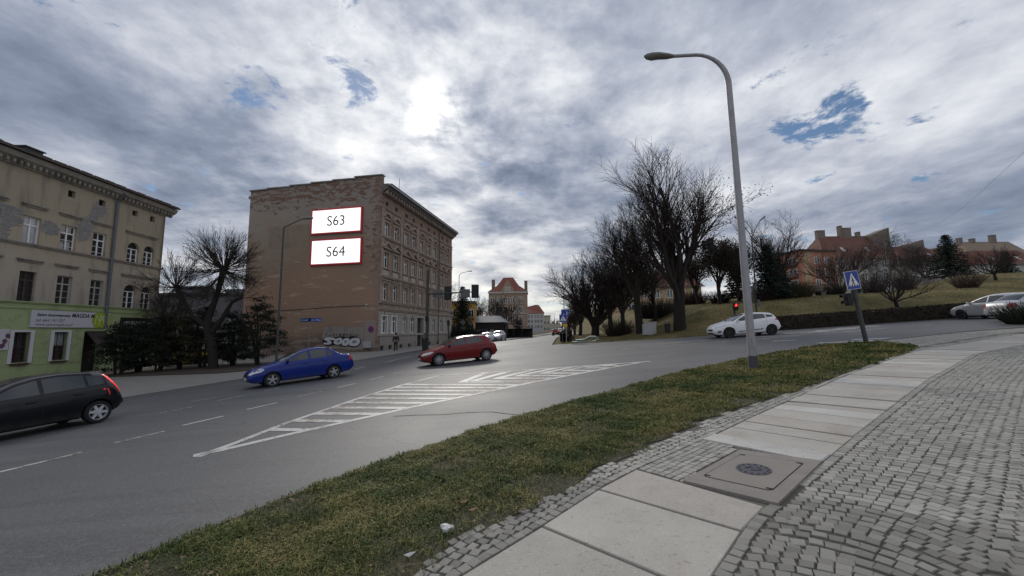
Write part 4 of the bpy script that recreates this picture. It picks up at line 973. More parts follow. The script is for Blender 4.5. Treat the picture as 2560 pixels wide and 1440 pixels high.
# ground floor windows with white surrounds and brown grilles
BRN = M('brown_shutter', (.06, .032, .032), .6, .2, 5)
for k, (a, b) in enumerate(G0):
    z0, z1 = z0_; s_ = MB(); w_ = .22; s_.box(a-w_, a, -.05, .30, z0-.05, z1+w_*.6); s_.box(b, b+w_, -.05, .30, z0-.05, z1+w_*.6); s_.box(a, b, -.05, .30, z1, z1+w_*.6)
    so_ = s_.obj('window_surround', M('white_surround', (.55, .55, .56), .7, .1, 3), lb)
    w = window(lb, a, b, z0, z1, .30, BRN, GLASS, .5, 3, 2, True)
    gq = MB(); n_ = 5
    for j in range(n_): x = a+(b-a)*(j+.5)/n_; gq.tube([(x, .2, z0), (x, .2, z0+(z1-z0)*.55)], .012, 4)
    for j in range(4): z = z0+(z1-z0)*.55*(j+.5)/4; gq.tube([(a, .2, z), (b, .2, z)], .012, 4)
    gq.obj('grille', BRN, w); q_ = MB(); q_.box(a-.04, b+.04, -.12, .3, z0-.18, z0-.052); q_.obj('sill', BRN, w)
    if k == 1:
        q_ = MB(); q_.box(a+.08, b-.08, .255, .262, z0+(z1-z0)*.52, z1-.08); q_.obj('window_film', M('printed_film', (.24, .27, .28), .5, .7, 4, 9), w)
q_ = MB(); q_.box(DOOR[0], DOOR[1], .5, .55, -.4, zdt); d_ = q_.obj('door', M('dark_entrance', (.018, .014, .014), .6, .2), lb)
q_ = MB(); q_.box(DOOR[0]+.1, DOOR[0]+.16, .44, .50, .9, 1.3); q_.obj('door_handle', METAL, d_)
# rendered courses (raised, with recessed joints) across the ground floor
zj = [lh(100, py)[1] for py in (838, 850, 864, 884)]
segs = [(X0, G0[0][0]-.26), (G0[0][1]+.26, G0[1][0]-.26), (G0[1][1]+.26, DOOR[0]-.05), (DOOR[1]+.05, X1)]
jz = [lh(190, py)[1] for py in (905, 887, 872, 857, 842, 829)]
for j in range(5):
    for a, b in segs:
        n_ = max(1, int((b-a)/1.6))
        for t in range(n_):
            q_ = MB(); q_.box(a+(b-a)*t/n_+.008, a+(b-a)*(t+1)/n_-.008, -.03, .01, jz[j]+.012, jz[j+1]-.012); q_.obj('render_block', GREEN, lb)
def lbelt(z, h, t, mat, name='string_course'):
    q_ = MB(); q_.box(X0, X1+.04, -t, .02, z, z+h*.5); q_.box(X0, X1+.06, -t*1.6, .02, z+h*.5+.002, z+h); return q_.obj(name, mat, lb)
LTR = M('plaster_trim', (.27, .245, .21), .9, .25, 1.4, 12, .3, 18, dirt=(.12, .11, .10), damt=.7)
lbelt(zband-.10, .2, .10, LTR); lbelt(zgreen-.02, .14, .08, GREEN); lbelt(zgreen-.40, .08, .04, GREEN)
for rows, zt, dz in ((W2, z2[1], .62), (W1, z1_[1], .62)):
    for a, b in rows:
        q_ = MB(); q_.box(a-.28, b+.28, -.16, .02, zt+dz+.13, zt+dz+.22); q_.box(a-.22, b+.22, -.08, .02, zt+dz, zt+dz+.12); q_.obj('hood_mould', LTR, lb)
for z in (lh(350, 587)[1], lh(350, 693)[1]):
    q_ = MB(); q_.box(A2[0][0]-.35, A2[1][1]+.15, -.16, .02, z, z+.10); q_.box(A2[0][0]-.3, A2[1][1]+.1, -.08, .02, z-.14, z-.002); q_.obj('hood_mould', LTR, lb)
for v in VENT:
    q_ = MB(); q_.box(v[0], v[1], .27, .29, v[2], v[3]); q_.obj('attic_opening', DARK, lb)
# eaves: dentil brackets, cornice, gutter, roof with hatches
q_ = MB(); q_.prism([(.02, ZTOP-.35), (-.14, ZTOP-.35), (-.20, ZTOP-.12), (-.55, ZTOP+.10), (-.62, ZTOP+.28), (-.70, ZTOP+.40), (.02, ZTOP+.46)], 'x', X0, X1+.55); co = q_.obj('cornice', LTR, lb)
for x in np.arange(X0+.3, X1+.3, .36):
    q_ = MB(); q_.box(x-.07, x+.07, -.42, .0, ZTOP-.26, ZTOP-.02); q_.obj('dentil', LTR, co)
TILE = M('old_roof', (.085, .07, .06), .85, .35, 1.5, 9, dirt=(.16, .075, .05), damt=.4)
q_ = MB(); zr = ZTOP+.47; q_.add([(X0, -.85, zr), (X1+.6, -.85, zr), (X1+.6, 6.5, zr+.9), (X0, 6.5, zr+.9), (X0, -.85, zr+.14), (X1+.6, -.85, zr+.14), (X1+.6, 6.5, zr+1.05), (X0, 6.5, zr+1.05)], [(0, 1, 2, 3), (7, 6, 5, 4), (0, 4, 5, 1), (1, 5, 6, 2), (2, 6, 7, 3), (3, 7, 4, 0)]); rf = q_.obj('roof', TILE, lb)
for x in np.arange(X0+.5, X1+.5, .9):
    q_ = MB(); q_.box(x-.38, x+.38, -.86, -.5, zr+.142, zr+.19+random.uniform(-.015, .03)); q_.obj('eaves_sheet', TILE, rf)
xh = lh(20, 370)[0]
q_ = MB(); q_.add([(xh-3.4, -.1, zr+.35), (xh-.1, -.1, zr+.35), (xh-.1, .9, zr+.95), (xh-3.4, .9, zr+.95), (xh-3.4, -.1, zr+.43), (xh-.1, -.1, zr+.43), (xh-.1, .9, zr+1.03), (xh-3.4, .9, zr+1.03)], [(0, 1, 2, 3), (7, 6, 5, 4), (0, 4, 5, 1), (1, 5, 6, 2), (2, 6, 7, 3), (3, 7, 4, 0)]); q_.obj('roof_hatch', ROOFD, rf)
q_ = MB(); q_.box(xh+.75, xh+1.75, -.2, .7, zr+.15, zr+.62); q_.box(xh+.65, xh+1.85, -.3, .8, zr+.622, zr+.70); q_.obj('roof_vent', ROOFD, rf)
# rain pipe
xp = lh(285, 560)[0]; PIPE = M('rain_pipe_zinc', (.115, .13, .15), .45, .15, 3, metal=.3)
q_ = MB(); q_.tube([(xp, -.62, ZTOP+.2), (xp, -.2, ZTOP-.5), (xp, -.15, ZTOP-.8), (xp, -.15, zgreen-1.6)], .10, 10); pp = q_.obj('rain_pipe', PIPE, lb)
for z in np.arange(zgreen-.8, ZTOP-.8, 1.9):
    q_ = MB(); q_.cyl((xp, -.15, z), (0, 0, 1), .06, .125, 12); q_.obj('pipe_collar', METAL, pp)
# plaster lost over old masonry: a mass of rough courses
STONE = M('bare_masonry', (.27, .27, .275), .9, .3, 3, 16, .6, 20)
def masonry(pix):
    poly = [lh(*p) for p in pix]; poly = smooth_loop(poly, 1); xs = [p[0] for p in poly]; zs = [p[1] for p in poly]; q_ = MB(); z = min(zs)
    while z < max(zs):
        h_ = random.uniform(.07, .11); x = min(xs)-random.random()*.2
        while x < max(xs):
            w_ = random.uniform(.18, .34); cx, cz = x+w_/2, z+h_/2
            if inside(poly, np.array([cx]), np.array([cz]))[0] and not any(o[0]-.02 < cx < o[1]+.02 and o[2]-.02 < cz < o[3]+.02 for o in ops):
                j = lambda: random.uniform(-.012, .012); y = -.012-random.random()*.022
                a, b, c, d = x+.008, x+w_-.008, z+.007, z+h_-.007
                for o in ops:
                    if o[2] < cz < o[3] and a < o[0] < b: b = o[0]-.005
                    if o[2] < cz < o[3] and a < o[1] < b: a = o[1]+.005
                q_.add([(a, .0, c), (b, .0, c), (b, .0, d), (a, .0, d), (a+.012, y, c+.012+j()*.5), (b-.012, y+j()*.5, c+.01), (b-.012, y, d-.012+j()*.5), (a+.012, y+j()*.5, d-.01)], [(4, 5, 6, 7), (0, 1, 5, 4), (1, 2, 6, 5), (2, 3, 7, 6), (3, 0, 4, 7)])
            x += w_
        z += h_
    o = q_.obj('bare_masonry', STONE, lb); o['kind'] = 'stuff'; o['label'] = 'patch of grey rough masonry where plaster fell'
masonry([(-30, 500), (20, 512), (52, 520), (58, 540), (57, 560), (20, 575), (22, 600), (-30, 592)])
masonry([(96, 548), (125, 552), (151, 566), (150, 590), (118, 588), (97, 575)])
masonry([(240, 500), (268, 505), (272, 528), (258, 540), (244, 540), (240, 555), (228, 562), (228, 600), (190, 607), (189, 580), (200, 553), (220, 540), (230, 520)])
# shop sign, acupuncture sign, poster, yellow bin -----------------------------------------
def wall_thing(name, label, cat, px, py, out):
    a, z = lh(px, py); ca, sa = math.cos(LB_A), math.sin(LB_A)
    return thing(name, label, cat, (LB_O[0]+ca*a+sa*out, LB_O[1]+sa*a-ca*out, LB_O[2]+z), LB_A), a, z
t, a, z = wall_thing('shop_sign', 'long white beauty salon sign with lime green M disc above the ground floor', 'sign', 71, 818, .02)
xa = lh(270, 800)[0]-a; hh = lh(150, 776)[1]-lh(150, 817)[1]
q_ = MB(); q_.box(0, xa, -.10, .0, 0, hh); q_.obj('board', M('sign_board', (.50, .50, .55), .45, .05, 1), t)
LIME = M('lime_disc', (.28, .36, .02), .45, .05, 1); q_ = MB(); cr = hh*.62; cxx = xa-hh*.52
pts = [(cxx+cr*math.cos(2*math.pi*k/40), hh/2+cr*math.sin(2*math.pi*k/40)) for k in range(40)]; pts = [(min(x, xa-.01), min(max(z_, .01), hh-.01)) for x, z_ in pts]
q_.prism(pts, 'y', -.105, -.101); q_.obj('disc', LIME, t)
mm = M('sign_mark_white', (.62, .66, .45), .5, .03); q_ = MB(); s_ = hh*.30
for off in (-.10, .10):
    P = [(cxx+off*hh*1.3+dx_*s_, hh/2+dz_*s_) for dx_, dz_ in ((-1.0, -1.1), (-.82, 1.1), (0, -.35), (.82, 1.1), (1.0, -1.1))]
    for p0, p1 in zip(P[:-1], P[1:]): q_.tube([(p0[0], -.108, p0[1]), (p1[0], -.108, p1[1])], hh*.016, 4)
q_.obj('emblem', mm, t)
for txt, sz, zx, xx, mt, bo in (('Salon kosmetyczny', .235, hh*.66, .30, INK, .006), ('MAGDA M.', .34, hh*.64, 2.52, INK, .008), ('tel: 664 141 027', .26, hh*.33, .25, M('sign_ink_grey', (.10, .10, .12), .6, 0), 0), ('www.salonmagda-m.pl', .23, hh*.10, .25, M('sign_ink_grey2', (.12, .12, .14), .6, 0), 0)):
    o = font_mesh('lettering', txt, sz*hh/1.0, mt, t, .003, 'LEFT', .2, bo); o.location = (xx*xa/5.4, -.106, zx); o.rotation_euler = (R(90), 0, 0)
    k = {'Salon kosmetyczny': 2.15, 'MAGDA M.': 1.72, 'tel: 664 141 027': 1.85, 'www.salonmagda-m.pl': 2.4}[txt]; wd = max(v.co.x for v in o.data.vertices); f_ = k*xa/5.4/wd; o.scale = (f_, 1, 1)
t, a, z = wall_thing('wall_sign', 'black acupuncture sign with white capitals, half hidden by yews', 'sign', 297, 832, .03)
xa = lh(382, 800)[0]-a; hh = lh(340, 793)[1]-lh(340, 830)[1]; q_ = MB(); q_.box(0, xa, -.08, 0, 0, hh); q_.obj('board', INK, t)
o = font_mesh('lettering', 'AKUPUNKTURA', .4, M('sign_white_ink', (.42, .42, .42), .5, .05), t, .003); wd = max(v.co.x for v in o.data.vertices); o.scale = (xa*.9/wd, 1.0, 1); o.location = (xa*.05, -.085, hh*.55); o.rotation_euler = (R(90), 0, 0)
t, a, z = wall_thing('wall_poster', 'pale floral poster board at the left end of the green wall', 'poster', -25, 876, .02)
xa = lh(20, 850)[0]-a; hh = lh(10, 823)[1]-lh(10, 875)[1]; q_ = MB(); q_.box(0, xa, -.05, 0, 0, hh); q_.obj('board', M('poster_print', (.50, .49, .52), .5, .25, 1.5, 4), t)
for k in range(3):
    q_ = MB(); cx_ = xa*(.62+.14*k); cz_ = hh*(.2+.22*k); q_.prism(smooth_loop([(cx_+.16*math.cos(j)*random.uniform(.6, 1.2), cz_+.2*math.sin(j)*random.uniform(.6, 1.2)) for j in np.arange(0, 6.2, .8)], 2), 'y', -.056, -.051); q_.obj('flower_print', M('poster_dark', (.12, .06, .10), .5, .3, 5), t)
pb = at(53, 944, 27.5); zb_ = float(H(pb[0], pb[1]))+.12
t = thing('grit_bin', 'small yellow grit bin standing against the green wall', 'bin', (pb[0], pb[1], zb_), R(90)); YEL = M('bin_yellow', (.48, .27, .015), .5, .12, 4)
q_ = MB(); q_.hull8([(-.36, -.3, 0), (.36, -.3, 0), (.36, .3, 0), (-.36, .3, 0)], [(-.42, -.36, .62), (.42, -.36, .62), (.42, .36, .62), (-.42, .36, .62)]); q_.obj('tub', YEL, t)
q_ = MB(); q_.hull8([(-.45, -.39, .622), (.45, -.39, .622), (.45, .39, .622), (-.45, .39, .622)], [(-.34, -.2, .80), (.34, -.2, .80), (.34, .36, .84), (-.34, .36, .84)]); q_.obj('lid', YEL, t)
# canopy over the side entrance
t, a, z = wall_thing('entrance_awning', 'dark brown lean-to awning over the entrance of the green shopfront', 'awning', 210, 868, .0)
q_ = MB(); AW = M('awning_dark', (.030, .022, .020), .85, .2, 4); wq = lh(262, 850)[0]-a
q_.add([(0, -1.15, -.1), (wq, -1.15, -.1), (wq, -.02, 1.15), (0, -.02, 1.15), (0, -1.15, -.02), (wq, -1.15, -.02), (wq, -.02, 1.25), (0, -.02, 1.25)], [(0, 1, 2, 3), (7, 6, 5, 4), (0, 4, 5, 1), (1, 5, 6, 2), (2, 6, 7, 3), (3, 7, 4, 0)]); q_.obj('roof', AW, t)
for x in (.03, wq-.03): q_ = MB(); q_.tube([(x, -1.05, -.12), (x, -.03, -.5)], .03, 6); q_.obj('bracket', AW, t)

# ================================================================ low buildings in the gap between
gb = thing('low_outbuilding', 'long dark flat-roofed outbuilding seen between the two tenements', 'building', (at(520, 800, 62)[0], 62, -1.5), R(4)); GREYD = M('dark_render', (.10, .10, .115), .9, .25, .6, 6)
zt = at(520, 738, 62)[2]+1.5; q_ = MB(); q_.box(-12, 9, 0, 8, 0, zt); q_.obj('wall', GREYD, gb); q_ = MB(); q_.box(-12.4, 9.4, -.4, 8.4, zt+.002, zt+.35); q_.obj('roof', ROOFD, gb)
for k in range(5):
    q_ = MB(); q_.box(-9+k*4, -7.2+k*4, -.03, .02, 4.2, 5.6); o = q_.obj('window', CREAM, gb); q_ = MB(); q_.box(-8.9+k*4, -7.3+k*4, -.05, -.031, 4.3, 5.5); q_.obj('pane', GLASS, o)
q_ = MB(); q_.box(-6, -2, 1, 4, zt+.36, zt+1.6); q_.box(1, 5, 2, 5, zt+.36, zt+1.2); q_.obj('roof_box', GREYD, gb)
gw2 = thing('yard_wall', 'pale rendered yard wall with a brown gate behind the yew shrubs', 'wall', (at(600, 880, 37)[0], 38.5, -1.2), R(6)); PALE = M('pale_wall', (.36, .33, .31), .9, .2, 1, 8)
q_ = MB(); q_.box(-4.6, .6, 0, .3, 0, 2.2); q_.obj('wall', PALE, gw2); q_ = MB(); q_.box(-4.7, .7, -.06, .36, 2.202, 2.3); q_.obj('coping', METAL, gw2); q_ = MB(); q_.box(-2.6, -1.4, -.05, -.002, 0, 2.0); q_.obj('gate', BROWNF, gw2)

# ================================================================ vehicles
def paint(name, col, rough=.28, metal=.25):
    m_, g_, b = new_mat(name); tc_ = g_.n('ShaderNodeTexCoord').outputs['Object']; s_ = g_.n('ShaderNodeSeparateXYZ', {0: tc_}).outputs
    n1 = g_.noise(tc_, 3, 5, .6)
    dust = g_.m('MULTIPLY', g_.sstep(g_.m('ADD', s_[2], g_.m('MULTIPLY', n1, .3)), .62, .2), .45)     # road dirt along the sills
    g_.set(b.inputs['Base Color'], g_.mix(dust, col, (.10, .095, .085))); g_.set(b.inputs['Roughness'], g_.m('ADD', rough, g_.m('MULTIPLY', dust, .9)))
    b.inputs['Metallic'].default_value = metal; b.inputs['Coat Weight'].default_value = .40; b.inputs['Coat Roughness'].default_value = .05; b.inputs['Specular IOR Level'].default_value = .2
    return m_
CARGL = glass_mat('car_glass', (.022, .027, .031), .05); TYRE = M('tyre_rubber', (.014, .014, .015), .85, .2, 8); BLACKP = M('black_plastic', (.013, .013, .014), .6, .15); ALLOY = M('alloy_rim', (.34, .345, .36), .35, .08, metal=.7); DALLOY = M('dark_alloy_rim', (.035, .034, .036), .4, .1, metal=.5)
LAMPC = M('headlamp_lens', (.55, .56, .58), .12, .15, 9, spec=.8); LAMPR = M('tail_lamp_lens', (.36, .012, .018), .18, .12, 9, spec=.7); LAMPRB = emit_mat('tail_lamp_lit', (1, .03, .03), .55, (.5, .01, .02)); PLATE = M('number_plate', (.55, .55, .54), .5, .05); AMBER = M('amber_lens', (.55, .28, .15), .2, .05)
HATCH = dict(top=[(0, .52), (.05, .66), (.25, .765), (.6, .865), (.95, .945), (1.15, 1.0), (1.45, 1.17), (1.8, 1.345), (2.15, 1.435), (2.6, 1.46), (3.1, 1.43), (3.5, 1.35), (3.66, 1.18), (3.78, .98), (3.86, .80), (3.90, .62), (3.92, .5)],
             bot=[(0, .36), (.1, .23), (.5, .19), (3.3, .19), (3.8, .27), (3.92, .42)],
             belt=[(0, .46), (.1, .58), (.5, .76), (1.15, .90), (2, .93), (3, .975), (3.55, 1.0), (3.75, .86), (3.86, .66), (3.92, .46)],
             hw=[(0, .52), (.12, .68), (.4, .79), (1, .84), (2.5, .845), (3.4, .825), (3.75, .77), (3.92, .64)],
             tw=[(0, .48), (.12, .60), (.5, .70), (1.1, .74), (1.7, .61), (2.2, .575), (3.3, .555), (3.6, .57), (3.8, .64), (3.92, .58)],
             L=3.92, fo=.78, wb=2.49, r=.295, cowl=1.14, roof=1.86, rearg=(3.46, 3.72), xA=1.22, xB=2.18, xC=3.02, xQ=3.42)
SEDAN = dict(top=[(0, .50), (.06, .66), (.3, .78), (.7, .88), (1.05, .96), (1.22, 1.02), (1.55, 1.2), (1.95, 1.385), (2.3, 1.475), (2.7, 1.50), (3.0, 1.475), (3.3, 1.38), (3.6, 1.21), (3.8, 1.10), (4.05, 1.085), (4.22, 1.03), (4.29, .85), (4.31, .55)],
             bot=[(0, .36), (.1, .23), (.5, .19), (3.6, .2), (4.15, .29), (4.31, .42)],
             belt=[(0, .46), (.1, .58), (.5, .78), (1.2, .93), (2, .965), (3, 1.0), (3.7, 1.03), (4.1, .99), (4.25, .80), (4.31, .48)],
             hw=[(0, .52), (.12, .68), (.4, .79), (1, .845), (2.5, .855), (3.6, .835), (4.1, .78), (4.31, .64)],
             tw=[(0, .48), (.12, .60), (.5, .70), (1.15, .75), (1.85, .615), (2.3, .58), (3.0, .565), (3.4, .59), (3.8, .66), (4.1, .68), (4.31, .56)],
             L=4.31, fo=.83, wb=2.48, r=.295, cowl=1.2, roof=2.02, rearg=(3.12, 3.74), xA=1.28, xB=2.28, xC=3.02, xQ=3.30)
MEGA = dict(HATCH); MEGA.update(top=[(0, .5), (.05, .64), (.25, .74), (.6, .85), (.95, .94), (1.2, 1.02), (1.55, 1.2), (1.95, 1.375), (2.4, 1.45), (2.9, 1.457), (3.4, 1.42), (3.66, 1.385), (3.74, 1.25), (3.82, 1.06), (4.0, .985), (4.14, .86), (4.19, .66), (4.21, .5)],
            bot=[(0, .35), (.1, .22), (.5, .19), (3.6, .2), (4.08, .29), (4.21, .44)], belt=[(0, .45), (.1, .57), (.5, .76), (1.2, .92), (2, .95), (3, .985), (3.7, 1.0), (3.95, .92), (4.12, .72), (4.21, .46)],
            hw=[(0, .54), (.12, .70), (.4, .82), (1, .875), (2.5, .88), (3.6, .87), (4.0, .81), (4.21, .66)], tw=[(0, .5), (.12, .62), (.5, .72), (1.15, .77), (1.85, .63), (2.4, .60), (3.4, .585), (3.75, .60), (3.95, .74), (4.21, .6)],
            L=4.21, fo=.85, wb=2.625, r=.315, cowl=1.19, roof=2.0, rearg=(3.69, 3.83), xA=1.32, xB=2.36, xC=3.28, xQ=3.3)
I20 = dict(HATCH); I20.update(top=[(0, .50), (.05, .70), (.25, .82), (.6, .91), (.95, .98), (1.12, 1.03), (1.5, 1.23), (1.9, 1.405), (2.3, 1.465), (2.7, 1.47), (3.2, 1.43), (3.58, 1.37), (3.72, 1.22), (3.86, 1.02), (3.96, .86), (4.01, .66), (4.03, .5)],
            bot=[(0, .34), (.1, .21), (.5, .18), (3.4, .19), (3.9, .29), (4.03, .44)], belt=[(0, .46), (.1, .62), (.5, .82), (1.15, .94), (2, .98), (3, 1.04), (3.6, 1.08), (3.86, .92), (3.97, .68), (4.03, .46)],
            hw=[(0, .56), (.12, .72), (.4, .82), (1, .865), (2.5, .87), (3.5, .85), (3.86, .79), (4.03, .66)], tw=[(0, .5), (.12, .64), (.5, .72), (1.1, .76), (1.8, .62), (2.3, .59), (3.4, .57), (3.7, .60), (3.86, .68), (4.03, .58)],
            L=4.03, fo=.80, wb=2.57, r=.315, cowl=1.1, roof=1.95, rearg=(3.62, 3.84), xA=1.24, xB=2.26, xC=3.1, xQ=3.58)
SUV = dict(HATCH); SUV.update(top=[(x, z*1.12) for x, z in HATCH['top']], belt=[(x, z*1.12) for x, z in HATCH['belt']])
def car_shell(sp):
    fx = lambda k, x: np.interp(x, [a for a, _ in sp[k]], [b for _, b in sp[k]])
    L = sp['L']; xs = np.unique(np.concatenate([np.linspace(0, .4, 14), np.linspace(.4, L-.5, 56), np.linspace(L-.5, L, 18)]))
    def sm(k, w=.10):
        o = np.zeros_like(xs); ts = np.linspace(-w, w, 7)
        for t in ts: o += fx(k, np.clip(xs+t, 0, L))
        v = o/7; e = np.minimum(xs, L-xs)/w; e = np.clip(e, 0, 1); return v*e+fx(k, xs)*(1-e)
    top, bot, belt, hw, tw = sm('top', .07), sm('bot'), sm('belt', .12), sm('hw'), sm('tw', .12)
    belt = np.minimum(belt, top-.035); o0 = sp['fo']+sp['wb']/2; V = []; n = 25
    for x, T, B, E, w, t in zip(xs, top, bot, belt, hw, tw):
        t = min(t, w*.93); e = min(.05, .42*(T-E)); s_ = [(0, B), (w*.80, B), (w*.93, B+.05), (w*.985, B+.34*(E-B)), (w, B+.62*(E-B)), (w*.985, B+.86*(E-B)), (w*.95, E)]
        a, b = s_[-1], (t, T-e); s_ += [(a[0]+(b[0]-a[0])*k, a[1]+(b[1]-a[1])*k) for k in (.33, .67)]+[b, (t*.82, T-e*.28), (t*.45, T)]
        s_ += [(0, T+.004)]; full = s_+[(-y, z) for y, z in reversed(s_[1:-1])]
        V += [(o0-x, y, z) for y, z in full]; n = len(full)
    Fc = []
    for i in range(len(xs)-1):
        for k in range(n): a, b = i*n+k, i*n+(k+1) % n; Fc.append((a, b, b+n, a+n))
    Fc.append(tuple(range(n))); Fc.append(tuple(reversed(range((len(xs)-1)*n, len(xs)*n))))
    return V, Fc, fx, o0
def car(name, label, sp, pmat, pos, fwd, group=None, rim=ALLOY, spokes=5, wide=1.0, detail=True, plate=True, brake=False, extra=()):
    pos = Vector(pos); nrm = Vector((-(float(plane(pos.x+.5, pos.y))-float(plane(pos.x-.5, pos.y))), -(float(plane(pos.x, pos.y+.5))-float(plane(pos.x, pos.y-.5))), 1)).normalized()
    f_ = Vector((fwd[0], fwd[1], 0)); f_ = (f_-nrm*f_.dot(nrm)).normalized(); l_ = nrm.cross(f_)
    t = bpy.data.objects.new(name, None); COL.objects.link(t); t.matrix_world = Matrix(((f_.x, l_.x, nrm.x, pos.x), (f_.y, l_.y, nrm.y, pos.y), (f_.z, l_.z, nrm.z, pos.z), (0, 0, 0, 1))); tag(t, label, 'car', group); t.empty_display_size = .2
    V, Fc, fx, o0 = car_shell(sp); mb = MB(); mb.add(V, Fc); me = mb.mesh('body', [pmat, BLACKP], True); bvh = BVHTree.FromPolygons([Vector(v) for v in V], Fc)
    body = link('body', me, t); axf, axr = sp['wb']/2, -sp['wb']/2; r = sp['r']; hwm = max(b for _, b in sp['hw'])
    cut = MB()
    for ax in (axf, axr):
        for s_ in (-1, 1): cut.cyl((ax, s_*(hwm-.10), r+.005), (0, 1, 0), .46, r+.055, 28)
    cme = cut.mesh('cut', BLACKP); co_ = link('cut', cme); md = body.modifiers.new('b', 'BOOLEAN'); md.object = co_; md.operation = 'DIFFERENCE'; md.solver = 'EXACT'; md.material_mode = 'TRANSFER'
    body.matrix_parent_inverse = Matrix(); cparent = t
    co_.parent = t; bpy.context.view_layer.update()
    nm = bpy.data.meshes.new_from_object(body.evaluated_get(bpy.context.evaluated_depsgraph_get())); body.modifiers.clear(); body.data = nm; nm.name = 'body'; bpy.data.objects.remove(co_)
    nm.polygons.foreach_set('use_smooth', [True]*len(nm.polygons)); nm.set_sharp_from_angle(angle=R(38))
    def panel(nme, mat, poly, ax, sgn, off=.004, step=.07, parent=t):
        vs, fs = tri2d(poly, step); out = []
        for a, b in vs:
            if ax == 'y': o_, d_ = Vector((o0-a, sgn*3, b)), Vector((0, -sgn, 0))
            elif ax == 'x': o_, d_ = Vector((sgn*5, a, b)), Vector((-sgn, 0, 0))
            else: o_, d_ = Vector((o0-a, b, 4)), Vector((0, 0, -1))
            h_, nn, _, _ = bvh.ray_cast(o_, d_)
            if h_ is None: h_, nn, _, _ = bvh.find_nearest(o_)
            if nn.dot(d_) > 0: nn = -nn
            out.append(h_+nn*off)
        m2 = bpy.data.meshes.new(nme); m2.from_pydata([tuple(p) for p in out], [], fs); m2.materials.append(mat); m2.polygons.foreach_set('use_smooth', [True]*len(m2.polygons)); m2.update()
        # face outwards
        c = m2.polygons[0]; 
        if ax == 'y' and c.normal.y*sgn < 0 or ax == 'x' and c.normal.x*sgn < 0 or ax == 'z' and c.normal.z < 0: m2.flip_normals()
        return link(nme, m2, parent)
    def gline(x0, x1, top_off=.105, low=.035):
        xs = np.linspace(x0, x1, 12); lo = [(x, float(fx('belt', x))+low) for x in xs]; hi = [(x, float(fx('top', x))-top_off) for x in xs]
        k = [i for i in range(12) if hi[i][1] > lo[i][1]+.015]; return [lo[i] for i in k]+[hi[i] for i in reversed(k)]
    for s_ in (-1, 1):
        panel('side_window', CARGL, gline(sp['xA'], sp['xB']-.04), 'y', s_); panel('side_window', CARGL, gline(sp['xB']+.04, sp['xC']), 'y', s_)
        if sp['xQ'] > sp['xC']+.15: panel('quarter_window', CARGL, gline(sp['xC']+.06, sp['xQ'], .13, .05), 'y', s_)
    c, rf_ = sp['cowl'], sp['roof']; panel('windscreen', CARGL, [(c, -float(fx('tw', c))*.93), (c, float(fx('tw', c))*.93), (rf_, float(fx('tw', rf_))*.90), (rf_, -float(fx('tw', rf_))*.90)], 'z', 1)
    a, b = sp['rearg']; panel('rear_window', CARGL, [(a, -float(fx('tw', a))*.86), (a, float(fx('tw', a))*.86), (b, float(fx('tw', b))*.86), (b, -float(fx('tw', b))*.86)], 'z', 1)
    L = sp['L']; zf = float(fx('top', .12)); zr_ = float(fx('belt', L-.3))
    for s_ in (-1, 1):
        panel('headlight', LAMPC, sp.get('hl', [(.10, zf-.13), (.40, zf-.04), (.52, zf+.045), (.38, zf+.06), (.12, zf+.0)]), 'y', s_, .006, .05)
        panel('headlight_front', LAMPC, [(s_*.38, zf-.13), (s_*.62, zf-.12), (s_*.66, zf-.01), (s_*.42, zf-.03)], 'x', 1, .008, .05)
        tl = sp.get('tl', [(L-.34, zr_-.02), (L-.16, zr_-.22), (L-.04, zr_-.22), (L-.08, zr_-.0), (L-.25, zr_+.08)]); panel('tail_light', LAMPRB if brake else LAMPR, tl, 'y', s_, .008, .05)
        panel('tail_light_rear', LAMPRB if brake else LAMPR, [(s_*.50, zr_-.22), (s_*.70, zr_-.2), (s_*.68, zr_-.0), (s_*.52, zr_-.04)], 'x', -1, .008, .06)
        if detail:
            for xx in (sp['xA']-.12, sp['xB'], sp['xC']+.02):
                zt_ = float(fx('belt', xx)); panel('door_seam', BLACKP, [(xx-.006, .30), (xx+.006, .30), (xx+.006, zt_), (xx-.006, zt_)], 'y', s_, .002, .12)
            panel('sill_trim', BLACKP, [(sp['fo']+r+.1, .215), (sp['fo']+sp['wb']-r-.1, .215), (sp['fo']+sp['wb']-r-.1, .27), (sp['fo']+r+.1, .27)], 'y', s_, .004, .15)
            for xx in (sp['xB']-.20, sp['xC']-.16):
                zb_ = float(fx('belt', xx))-.13; h_, nn, _, _ = bvh.ray_cast(Vector((o0-xx, s_*3, zb_)), Vector((0, -s_, 0))); q_ = MB(); q_.box(h_.x-.09, h_.x+.09, h_.y-.012+.012*s_, h_.y+.012+.012*s_, zb_-.014, zb_+.014); q_.obj('door_handle', pmat if not sp.get('dark_handles') else BLACKP, t)
            xx = sp['xA']+.10; zb_ = float(fx('belt', xx))+.07; y0 = float(fx('hw', xx))*.95; q_ = MB()
            q_.hull8([(o0-xx-.06, s_*(y0-.02), zb_-.06), (o0-xx+.03, s_*(y0-.02), zb_-.06), (o0-xx+.05, s_*(y0+.17), zb_-.05), (o0-xx-.05, s_*(y0+.17), zb_-.05)], [(o0-xx-.05, s_*(y0-.02), zb_+.02), (o0-xx+.02, s_*(y0-.02), zb_+.02), (o0-xx+.03, s_*(y0+.15), zb_+.07), (o0-xx-.04, s_*(y0+.15), zb_+.07)]); q_.obj('wing_mirror', BLACKP if sp.get('dark_mirror', True) else pmat, t, True)
    panel('grille', BLACKP, [(-.34, .46), (.34, .46), (.38, .56), (-.38, .56)], 'x', 1, .006, .08); panel('lower_grille', BLACKP, [(-.42, .24), (.42, .24), (.40, .34), (-.40, .34)], 'x', 1, .006, .08)
